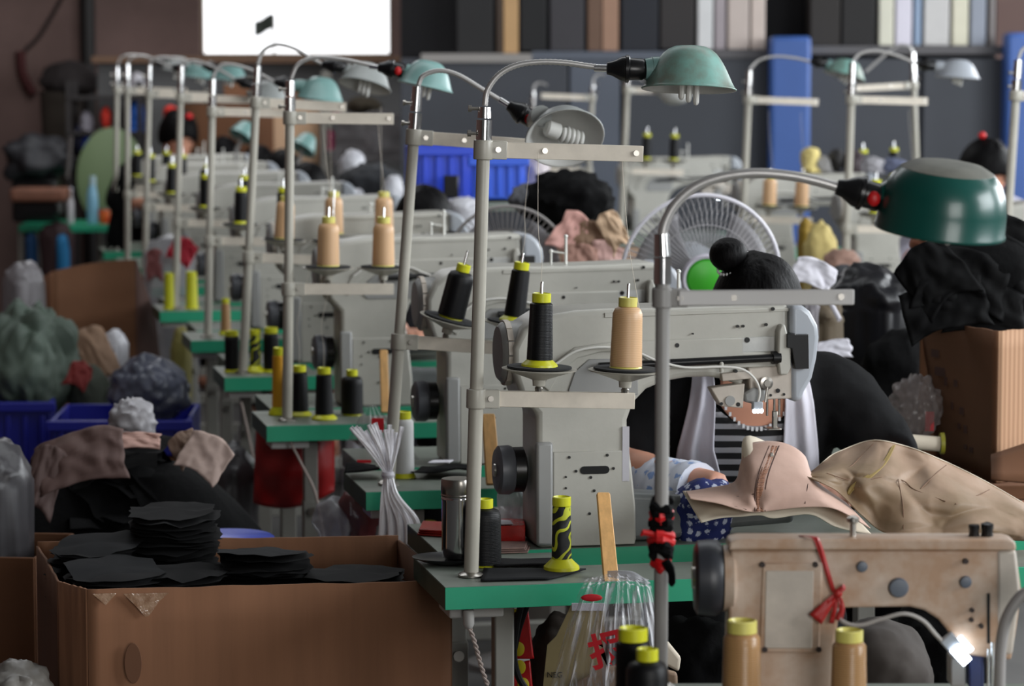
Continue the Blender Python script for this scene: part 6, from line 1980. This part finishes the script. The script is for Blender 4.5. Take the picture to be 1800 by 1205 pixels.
lump('white_bag', 'white plastic bag peak above the charcoal heap', 'plastic bag', 620, 288, 11.22, 44, 52, M_whitebag, 82, 0.05, 0.12, floor=True)
lump('white_bag', 'white scrap below the charcoal heap', 'plastic bag', 622, 345, 10.83, 34, 30, M_whitebag, 84, 0.04, floor=True)
lump('white_bag', 'white film at the right end of the charcoal heap, left of the second pole', 'plastic bag', 690, 340, 10.83, 40, 56, M_whitebag, 85, 0.04, floor=True)
rk = thing('storage_rack', 'grey storage rack with plastic film far back, below the window at the right', 'rack', onz(640, 16.1, 0))
ra, rb_ = onz(575, 16.1, 1).x, onz(728, 16.1, 1).x
zr1, zr2 = P(640, 200, 16.0).z, P(640, 264, 16.0).z
for z in (zr1, zr2, 0.5):
    MB().box(((ra + rb_) / 2, 16.1, z - 0.012), (rb_ - ra, 0.4, 0.022)).build('rack_shelf', M_half, rk, True, bevel=0.003)
for x in (ra, rb_):
    for y in (15.92, 16.28):
        MB().box((x, y, 0.78), (0.03, 0.03, 1.55)).build('post', M_leg, rk, True)
lump('white_bag', 'small white crumpled film on the rack before the grey half wall', 'plastic bag', 655, 246, 16.0, 26, 34, M_whitebag, 86, 0.05, 0.1, rest=zr2)
rag('hanging_film', 'dim grey plastic film hanging from the far rack', 'plastic film', 660, 240, 15.86, 140, 86, mat('dim_film', (112, 108, 110), 0.3, alpha=0.5), 87, 0, 0.05, 0.05)
lump('magenta_scrap', 'magenta scrap on the top of the far rack', 'scrap', 590, 190, 16.0, 20, 26, mat('magenta_cloth', (190, 44, 106), 0.6), 590, 0.05, rest=zr1)
lump('magenta_scrap', 'magenta scrap on the lower shelf of the far rack', 'scrap', 580, 240, 16.0, 16, 26, mat('magenta_cloth', (190, 44, 106), 0.6), 572, 0.05, rest=zr2)
lump('brown_bag', 'dark olive bag on top of the far rack', 'bag', 640, 186, 16.1, 64, 30, mat('dark_olive', (66, 58, 44), 0.8), 88, 0.1, rest=zr1)
# brown cartons far back
a, b, c_ = onz(318, 16.05, 1), onz(482, 15.75, 1), onz(562, 15.95, 1)
zt2, zb2 = P(450, 182, 15.9).z, P(450, 300, 15.9).z
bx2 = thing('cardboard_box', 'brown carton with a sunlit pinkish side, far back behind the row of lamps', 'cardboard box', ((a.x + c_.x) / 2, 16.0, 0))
for nm, p, q_, m in (('front_panel', a, b, M_card_d), ('side_panel', b, c_, M_card_l), ('back_panel', c_, a + c_ - b, M_card_d), ('far_panel', a + c_ - b, a, M_card_d)):  # side panel's paler card has the light on it put into the colour
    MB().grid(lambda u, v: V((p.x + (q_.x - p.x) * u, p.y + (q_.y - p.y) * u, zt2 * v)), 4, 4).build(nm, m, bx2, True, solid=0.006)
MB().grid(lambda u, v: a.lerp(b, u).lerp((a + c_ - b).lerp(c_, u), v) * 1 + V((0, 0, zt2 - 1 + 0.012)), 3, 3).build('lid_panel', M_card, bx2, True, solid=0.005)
bx3 = thing('cardboard_box', 'smaller brown carton standing on the large one far back', 'cardboard box', (P(470, 180, 16.0).x, 16.0, zt2 + 0.014))
MB().box((P(465, 160, 16.05).x, 16.05, zt2 + 0.014 + 0.045), (0.42, 0.2, 0.09)).build('box_body', M_card, bx3, True, bevel=0.003)
MB().box((P(465, 160, 16.05).x, 16.05, zt2 + 0.014 + 0.0915), (0.42, 0.05, 0.002)).build('packing_tape', M_card_l, bx3, True)
# small bent lamps on low posts
for px, py, Y, lab in ((424, 232, 13.4, 'small teal lamp on a low post, left of the fourth pole'), (532, 254, 12.6, 'small teal lamp on a low post, right of the third pole')):
    o = onz(px - 8, Y, 0.762)
    t = thing('post_lamp', lab, 'lamp', o)
    MB().tube(smooth_path([o, V((o.x, Y, P(px, py + 46, Y).z)), P(px - 4, py + 24, Y), P(px - 2, py + 6, Y)], 5), 0.008, 8).build('post', M_pole_grey, t, True)
    MB().lathe(dome(0.058, 0.075), P(px, py, Y) + V((0, -0.03, -0.02)), (0.45, 0.4, 0.8), 28, False).build('lamp_shade', M_teal2, t, True, solid=0.002, angle=60)

# ------------------------------------------------------------------ left side, behind the aisle
lt = thing('green_table', 'green-edged side table with bottles against the far left wall', 'work table', (P(118, 395, 15.4).x, 15.5, 0))
xa, xb = P(32, 390, 15.4).x, P(204, 390, 15.4).x
MB().box(((xa + xb) / 2, 15.65, 0.74), (xb - xa, 0.5, 0.04)).build('tabletop', M_green, lt, True, bevel=0.004)
MB().box((P(80, 460, 15.5).x, 15.6, 0.36), (0.14, 0.3, 0.72)).build('pedestal', M_leg, lt, True, bevel=0.01)
for px in (40, 198):
    MB().box((P(px, 460, 15.5).x, 15.6, 0.36), (0.03, 0.3, 0.72)).build('leg', M_leg, lt, True)
t = thing('water_bottle', 'tall pale blue bottle on the green side table at the far left', 'bottle', onz(163, 15.5, 0.761))
MB().lathe([(0, 0.0), (0.030, 0.0), (0.031, 0.01), (0.031, 0.13), (0.027, 0.16), (0.021, 0.19), (0.020, 0.20), (0.0, 0.20)], onz(163, 15.5, 0.761), seg=20).build('bottle_body', mat('pale_blue_bottle', (136, 190, 216), 0.3), t, True)
MB().cyl(onz(163, 15.5, 0.961), onz(163, 15.5, 1.01), 0.018, seg=16).build('bottle_cap', mat('pale_cap', (178, 206, 214), 0.4), t, True)
t = thing('white_bottle', 'slim white bottle left of the pale blue one', 'bottle', onz(124, 15.5, 0.761))
MB().lathe([(0, 0), (0.019, 0), (0.020, 0.01), (0.020, 0.11), (0.012, 0.14), (0.011, 0.17), (0, 0.172)], onz(124, 15.5, 0.761), seg=18).build('bottle_body', mat('milk_white', (206, 200, 204), 0.4), t, True)
MB().cyl(onz(124, 15.5, 0.933), onz(124, 15.5, 0.95), 0.012, seg=14).build('bottle_cap', M_white, t, True)
t = thing('red_cup', 'small red and orange tin right of the pale blue bottle', 'tin', onz(184, 15.5, 0.761))
MB().lathe([(0, 0), (0.028, 0), (0.029, 0.004), (0.029, 0.072), (0.027, 0.075), (0, 0.075)], onz(184, 15.5, 0.761), seg=20).build('tin_body', mat('red_orange_tin', (214, 50, 24), 0.35, var=0.4, scale=30, col2=(226, 120, 50)), t, True)
MB().lathe([(0.029, 0.0), (0.030, 0.003), (0.029, 0.008)], onz(184, 15.5, 0.833), seg=20).build('tin_rim', M_steel, t, True)
bt = thing('wooden_block', 'worn brown board lying on the dark machine at the far left', 'board', onz(66, 15.2, 0.9))
MB().box(P(66, 343, 15.2) + V((0, 0.1, 0)), (0.29, 0.2, 0.072)).build('board', mat('worn_brown_board', (138, 92, 72), 0.7, var=0.3, scale=9), bt, True, bevel=0.02, seg=3)
MB().box(P(66, 366, 15.2) + V((0, 0.12, 0)), (0.2, 0.16, 0.06)).build('block_foot', M_dark, bt, True, bevel=0.006)
dm = thing('dark_machine', 'dark hooded machine at the far left behind the brown board', 'machine', onz(62, 15.7, 0.762))
MB().blob(P(64, 278, 15.7), (0.20, 0.16, 0.13), 0.30, 7, 5, 4, fold=0.16, ffreq=9).build('hood', mat('dark_hood', (40, 40, 44), 0.6), dm, True, angle=80)
MB().box(V((P(62, 330, 15.7).x, 15.75, (0.762 + 0.99) / 2)), (0.24, 0.2, 0.235)).build('machine_stand', M_dark, dm, True, bevel=0.02)
MB().cyl(P(118, 312, 15.6), P(125, 240, 15.6), 0.012).build('lever', mat('dull_lever', (90, 84, 82), 0.5), dm, True)
cv = thing('covered_stand', 'dark round bundle on a brown wrapped post at the far left', 'bundle', onz(118, 16.9, 0))
MB().blob(P(122, 142, 16.9), (0.165, 0.15, 0.11), 0.16, 9, 9, 4).build('bundle_top', mat('sooty_cloth', (42, 36, 36), 0.9), cv, True, angle=80)
MB().tube([P(108, 160, 16.9), P(108, 240, 16.9), V((P(108, 240, 16.9).x, 16.9, 0.0))], [0.125, 0.11, 0.10], 20).build('wrapped_post', mat('brown_wrapping', (62, 54, 46), 0.9, var=0.3, scale=6), cv, True)
ch = thing('green_chair', 'sage green round-backed chair beyond the far end of the left row', 'chair', onz(195, 16.02, 0))
MB().lathe([(0.0, 0.012), (0.17, 0.012), (0.187, 0.006), (0.187, -0.006), (0.17, -0.012), (0, -0.012)], P(196, 312, 16.02), (0.15, -1, 0.12), 36, sy=1.45).build('backrest', mat('sage_green_plastic', (112, 130, 92), 0.5), ch, True)
MB().box(V((P(196, 310, 16.02).x, 16.10, 0.45)), (0.34, 0.26, 0.03)).build('seat', mat('sage_green_plastic', (112, 130, 92), 0.5), ch, True, bevel=0.01)
for x in (-0.16, 0.16):
    for y in (15.99, 16.20):
        MB().cyl((P(196, 310, 16.02).x + x, y, 0.0), (P(196, 310, 16.02).x + x * 0.95, y, 0.44), 0.012).build('leg', M_leg, ch, True)
    MB().cyl((P(196, 310, 16.02).x + x * 0.5, 16.15, 0.44), (P(196, 310, 16.02).x + x * 0.5, 16.06, 0.95), 0.011).build('back_post', M_leg, ch, True)
rk = thing('goods_rack', 'dark rack of odds and ends behind the sage green chair, far left', 'rack', onz(195, 16.44, 0))
ra, rb_ = onz(128, 16.44, 1).x, onz(252, 16.44, 1).x
zr = [P(190, y, 16.35).z for y in (168, 230, 276)]
for z in zr + [0.4]:
    MB().box(((ra + rb_) / 2, 16.44, z - 0.012), (rb_ - ra, 0.28, 0.022)).build('rack_shelf', mat('dark_rack', (52, 48, 48), 0.7), rk, True, bevel=0.003)
for x in (ra, rb_):
    for y in (16.32, 16.56):
        MB().box((x, y, 0.75), (0.025, 0.025, 1.5)).build('post', mat('dark_rack', (52, 48, 48), 0.7), rk, True)
for px, py, w_, h_, c_, zi, lab in ((160, 255, 40, 44, (50, 84, 190), 2, 'blue bag left of the sage green chair'), (140, 246, 24, 60, (22, 24, 50), 2, 'dark navy cloth left of the blue bag'), (186, 208, 18, 44, (200, 48, 32), 1, 'red cloth strip above the sage green chair'),
                                (152, 212, 24, 34, (126, 122, 130), 1, 'grey scrap beside the dark bundle'), (241, 148, 26, 44, (206, 204, 210), 0, 'white bottle shape at the top of the goods rack, far left'), (240, 200, 28, 56, (26, 90, 180), 1, 'blue cap on the goods rack between the far poles'), (222, 262, 20, 30, (44, 66, 180), 2, 'blue rag lowest on the goods rack')):
    lump('cloth_scrap', lab, 'cloth', px, py, 16.40, w_, h_, mat('scrap_%d_%d_%d' % c_, c_, 0.7), px + py, 0.07, 0.12, rest=zr[zi])
for px, py, Y, w_, h_, c_, lab in ((300, 196, 15.3, 24, 22, (210, 44, 30), 'red bundle beside the dark-haired worker'), (100, 420, 15.3, 60, 60, (54, 34, 36), 'dark red cloth under the green side table'), (110, 440, 15.25, 24, 60, (22, 110, 160), 'blue bag under the green side table'), (55, 428, 15.35, 22, 40, (22, 66, 110), 'dim blue bag at the left leg of the green side table')):
    lump('cloth_bundle', lab, 'cloth', px, py, Y, w_, h_, mat('scrap_%d_%d_%d' % c_, c_, 0.7), px + py, 0.05, 0.12, floor=True)
rag('black_rag', 'black cloth hanging beside the two farthest poles', 'cloth', 212, 370, 13.285, 34, 130, M_cloth_b, 208, 0.15, 0.0, 0.05)
# bag with red and white behind the far tables
lump('printed_bag', 'white plastic bag with red print on the seventh table of the left row', 'plastic bag', 300, 452, 10.85, 96, 76, M_film, 91, 0.07, 0.12, floor=True)
rag('red_scrap', 'crimson cloth on top of the printed white bag', 'cloth', 322, 438, 10.76, 46, 40, mat('crimson_cloth', (200, 40, 62), 0.6), 92, 0.5, 0.2, 0.16)
rag('pink_scrap', 'dull pink cloth at the left of the printed white bag', 'cloth', 272, 462, 10.78, 30, 50, mat('dull_pink_cloth', (150, 90, 90), 0.6), 93, 0, 0.1, 0.14)

# big brown carton, green sack, crates, bags and heaps on the left
p0, p1, p2 = onz(92, 10.3, 1), onz(238, 10.45, 1), onz(60, 10.6, 1)
zt3 = P(160, 458, 10.4).z
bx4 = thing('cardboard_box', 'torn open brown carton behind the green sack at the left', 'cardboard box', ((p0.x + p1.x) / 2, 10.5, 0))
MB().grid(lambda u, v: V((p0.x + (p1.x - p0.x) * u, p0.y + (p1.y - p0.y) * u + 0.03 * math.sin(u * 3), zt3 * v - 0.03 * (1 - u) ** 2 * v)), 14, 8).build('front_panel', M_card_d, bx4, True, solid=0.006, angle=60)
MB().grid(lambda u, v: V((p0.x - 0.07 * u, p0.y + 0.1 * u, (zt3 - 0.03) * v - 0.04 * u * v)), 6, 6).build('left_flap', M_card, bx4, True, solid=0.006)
MB().grid(lambda u, v: V((p1.x + 0.10 * u * (1 - 0.6 * v), p1.y + 0.22 * u, zt3 * v * (1 - 0.25 * u))), 8, 6).build('right_panel', mat('carton_shade_tint', (88, 62, 54), 0.85), bx4, True, solid=0.006)  # right panel's shade is mixed into its darker card colour
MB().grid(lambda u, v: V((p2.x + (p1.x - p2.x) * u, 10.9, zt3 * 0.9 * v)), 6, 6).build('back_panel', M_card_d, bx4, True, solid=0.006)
M_sack = mat('sage_green_sack', (84, 98, 87), 0.6, var=0.25, scale=5, bump=0.2, bscale=12)
lump('green_sack', 'stuffed grey-green sack with gathered folds at the far left edge', 'sack', 52, 640, 8.95, 168, 225, M_sack, 101, 0.17, 0.12, 1.2, 0.16, 3.2, 5, vst=0.4)
lump('white_bag', 'pale grey plastic bag above the green sack', 'plastic bag', 42, 500, 9.7, 74, 84, mat('pale_grey_film', (126, 122, 125), 0.4), 102, 0.08, 0.12, floor=True)
crate('deep blue plastic crate under the green sack at the left edge', -60, 88, 706, 840, 8.75, M_navy_pl, R(4), 0.4, 5)
crate('low deep blue crate behind the black heap', 92, 330, 738, 800, 8.3, M_navy_pl, R(2), 0.4, 7)
cr = thing('support_carton', 'dark carton under the low blue crate', 'cardboard box', (P(210, 800, 8.5).x, 8.5, 0))
MB().box((P(210, 800, 8.5).x, 8.5, P(210, 800, 8.3).z / 2 - 0.003), (0.4, 0.36, P(210, 800, 8.3).z - 0.008)).build('box_body', M_card_d, cr, True, bevel=0.004)
MB().box((P(210, 800, 8.5).x, 8.5, P(210, 800, 8.3).z - 0.0055), (0.4, 0.05, 0.002)).build('packing_tape', M_card, cr, True)
cr = thing('support_carton', 'dark carton under the deep blue crate at the left edge', 'cardboard box', (P(14, 840, 8.9).x, 8.95, 0))
MB().box((P(14, 840, 8.9).x, 8.95, P(14, 840, 8.75).z / 2 - 0.003), (0.24, 0.36, P(14, 840, 8.75).z - 0.008)).build('box_body', M_card_d, cr, True, bevel=0.004)
MB().box((P(14, 840, 8.9).x, 8.95, P(14, 840, 8.75).z - 0.0055), (0.24, 0.05, 0.002)).build('packing_tape', M_card, cr, True)
lump('grey_bag', 'grey plastic bag with dark contents left of the fifth table leg', 'plastic bag', 262, 685, 8.45, 140, 124, mat('slate_film', (92, 96, 112), 0.3, var=0.4, scale=8, bump=0.2, bscale=14), 104, 0.13, 0.10, 1.1, 0.10, 2.6, 5)
lump('white_bag', 'crumpled white bag standing before the grey plastic bag', 'plastic bag', 232, 738, 6.52, 84, 84, mat('crumpled_white_film', (160, 158, 162), 0.4, bump=0.4, bscale=20), 105, 0.06, 0.10, 1.2, 0.16, 2.2, 4)
lump('white_bag', 'white bag behind the green sack, in front of the torn carton', 'plastic bag', 203, 610, 9.45, 48, 60, M_whitebag, 106, 0.05, 0.12, floor=True)
rag('tan_scrap', 'tan leather scrap leaning behind the green sack', 'leather scrap', 165, 618, 9.35, 60, 96, mat('tan_scrap', (140, 112, 90), 0.7), 107, -0.5, 0.5, 0.1)
lump('scrap_sack', 'dark sack carrying the tan leather scrap behind the green sack', 'sack', 165, 640, 9.6, 80, 80, mat('dark_olive_cloth', (62, 68, 58), 0.8), 111, 0.08, floor=True)
lump('olive_scrap', 'olive green cloth behind the green sack', 'cloth', 160, 695, 8.95, 80, 110, mat('dark_olive_cloth', (62, 68, 58), 0.8), 108, 0.06, 0.12, floor=True)
rag('red_scrap', 'small red cloth behind the green sack', 'cloth', 140, 655, 8.86, 40, 44, mat('dark_red_cloth', (120, 36, 32), 0.7), 109, 0.4, 0.2, 0.14)
lump('yellow_bag', 'yellowish bag beside the torn carton, left of the fifth table', 'bag', 318, 615, 9.75, 36, 90, mat('yellow_olive_bag', (140, 132, 70), 0.6), 110, 0.04, 0.12, floor=True)
# black fabric heap: one heap of uncountable limp pieces
mb = MB()
hc = onz(205, 6.42, 0.0)
for k in range(46):
    rr = random.Random(900 + k)
    f_ = k / 45
    zz = 0.20 + 0.56 * f_
    spread = 0.36 * (1 - f_) ** 0.75
    c = V((hc.x + rr.uniform(-1, 1) * spread * 1.1 + 0.02, hc.y + rr.uniform(-0.8, 0.5) * spread * 0.55, zz))
    sx_, sy_ = rr.uniform(0.07, 0.13), rr.uniform(0.06, 0.10)
    tilt = Matrix.Rotation(rr.uniform(-0.5, 0.5), 3, 'Y') @ Matrix.Rotation(rr.uniform(-0.5, 0.2), 3, 'X') @ Matrix.Rotation(rr.uniform(0, 3), 3, 'Z')
    mb.grid(lambda u, v: c + tilt @ V(((u - 0.5) * 2 * sx_, (v - 0.5) * 2 * sy_, 0.03 * noise.noise(V((u * 3, v * 3, k))) - 0.07 * ((u - 0.5) ** 2 + (v - 0.5) ** 2))), 6, 6)
mb.blob(V((hc.x, hc.y, 0.02)), (0.50, 0.29, 0.72), 0.10, 4, 3, 4, flat=-0.015)
tag(mb.build('black_fabric_heap', M_cloth_b, angle=70), 'broad heap of black fabric cuttings on the floor at the left', 'fabric heap', kind='stuff')
for k, (px, py, Y, w_, h_, c_, rot, lean, lab) in enumerate(((140, 800, 6.24, 170, 84, (98, 76, 71), -0.22, 0.7, 'brownish pink leather spread over the left shoulder of the black heap'), (78, 835, 6.22, 60, 110, (88, 68, 64), 0.25, 0.4, 'brownish pink leather hanging down the left of the black heap'), (364, 798, 6.27, 82, 66, (172, 150, 140), 0.55, 0.5, 'pale pink leather piece on the right of the black heap'), (325, 782, 6.34, 52, 50, (150, 126, 110), -0.6, 0.5, 'beige leather piece behind the pale pink one'), (238, 772, 6.36, 90, 24, (196, 158, 146), 0.0, 1.0, 'pink leather strip under the crumpled white bag'))):
    rag('leather_piece', lab, 'leather piece', px, py, Y, w_, h_, mat('heap_leather_%d' % k, c_, 0.7), 120 + k, rot, lean, 0.11, group='leather pieces on the black heap')
lump('grey_bag', 'pale grey plastic bag at the left edge beside the black heap', 'plastic bag', -6, 850, 6.0, 130, 160, mat('dim_grey_film', (58, 56, 59), 0.4, bump=0.2, bscale=10), 130, 0.12, 0.10, floor=True)
lump('grey_bag', 'grey plastic bag low beside the right slope of the black heap', 'plastic bag', 412, 850, 7.3, 90, 150, mat('dim_grey_film', (58, 56, 59), 0.4, bump=0.2, bscale=10), 131, 0.08, 0.10, floor=True)
# blue tub behind the box
t = thing('blue_tub', 'shallow blue plastic tub just behind the big cardboard box', 'tub', onz(402, 5.82, 0))
zt4 = P(430, 944, 5.82).z
MB().lathe([(0.075, 0.0), (0.083, zt4 * 0.5), (0.088, zt4 - 0.03), (0.094, zt4 - 0.028), (0.094, zt4), (0.085, zt4), (0.08, zt4 - 0.05), (0.07, zt4 * 0.55), (0, zt4 * 0.5)], onz(402, 5.82, 0.0), seg=36).build('tub_body', M_blue, t, True, angle=50)
MB().lathe([(0.091, zt4 - 0.003), (0.097, zt4), (0.091, zt4 + 0.004)], onz(402, 5.82, 0.0), seg=36).build('rim', M_blue, t, True)
# brown carton and pale bag at the bottom left corner
carton('dull brown carton at the lower left edge behind the big box', -90, 62, 978, 5.75, M_card_d, R(-6), 0.3, 0.0, flaps=False)
lump('pale_bag', 'pale plastic bag in the lower left corner', 'plastic bag', 30, 1215, 4.9, 130, 110, mat('dusty_film', (120, 116, 110), 0.4, var=0.3, scale=9), 133, 0.08, 0.12, floor=True)

# sacks and black garments on the floor behind the arch of the beige machine
lump('dull_sack', 'dull grey-brown sack on the floor behind the arch of the beige machine', 'sack', 1545, 1180, 4.42, 190, 190, mat('grey_brown_sack', (64, 57, 52), 0.85, var=0.2, scale=6), 141, 0.10, 0.08, fold=0.04, floor=True)
lump('black_sack', 'black bundle behind the arch and needle of the beige machine', 'bundle', 1650, 1160, 4.58, 220, 250, M_cloth_b, 142, 0.10, 0.10, floor=True)
lump('black_sack', 'black bundle in the dark under the nearest table, left of the beige machine', 'bundle', 1230, 1180, 5.0, 190, 200, M_cloth_b, 143, 0.12, 0.10, floor=True)
lump('brown_sack', 'dull brown bundle under the nearest table, beside the hanging bag', 'bundle', 985, 1150, 5.1, 110, 140, mat('dull_brown_sack', (70, 62, 56), 0.85), 144, 0.10, 0.10, floor=True)
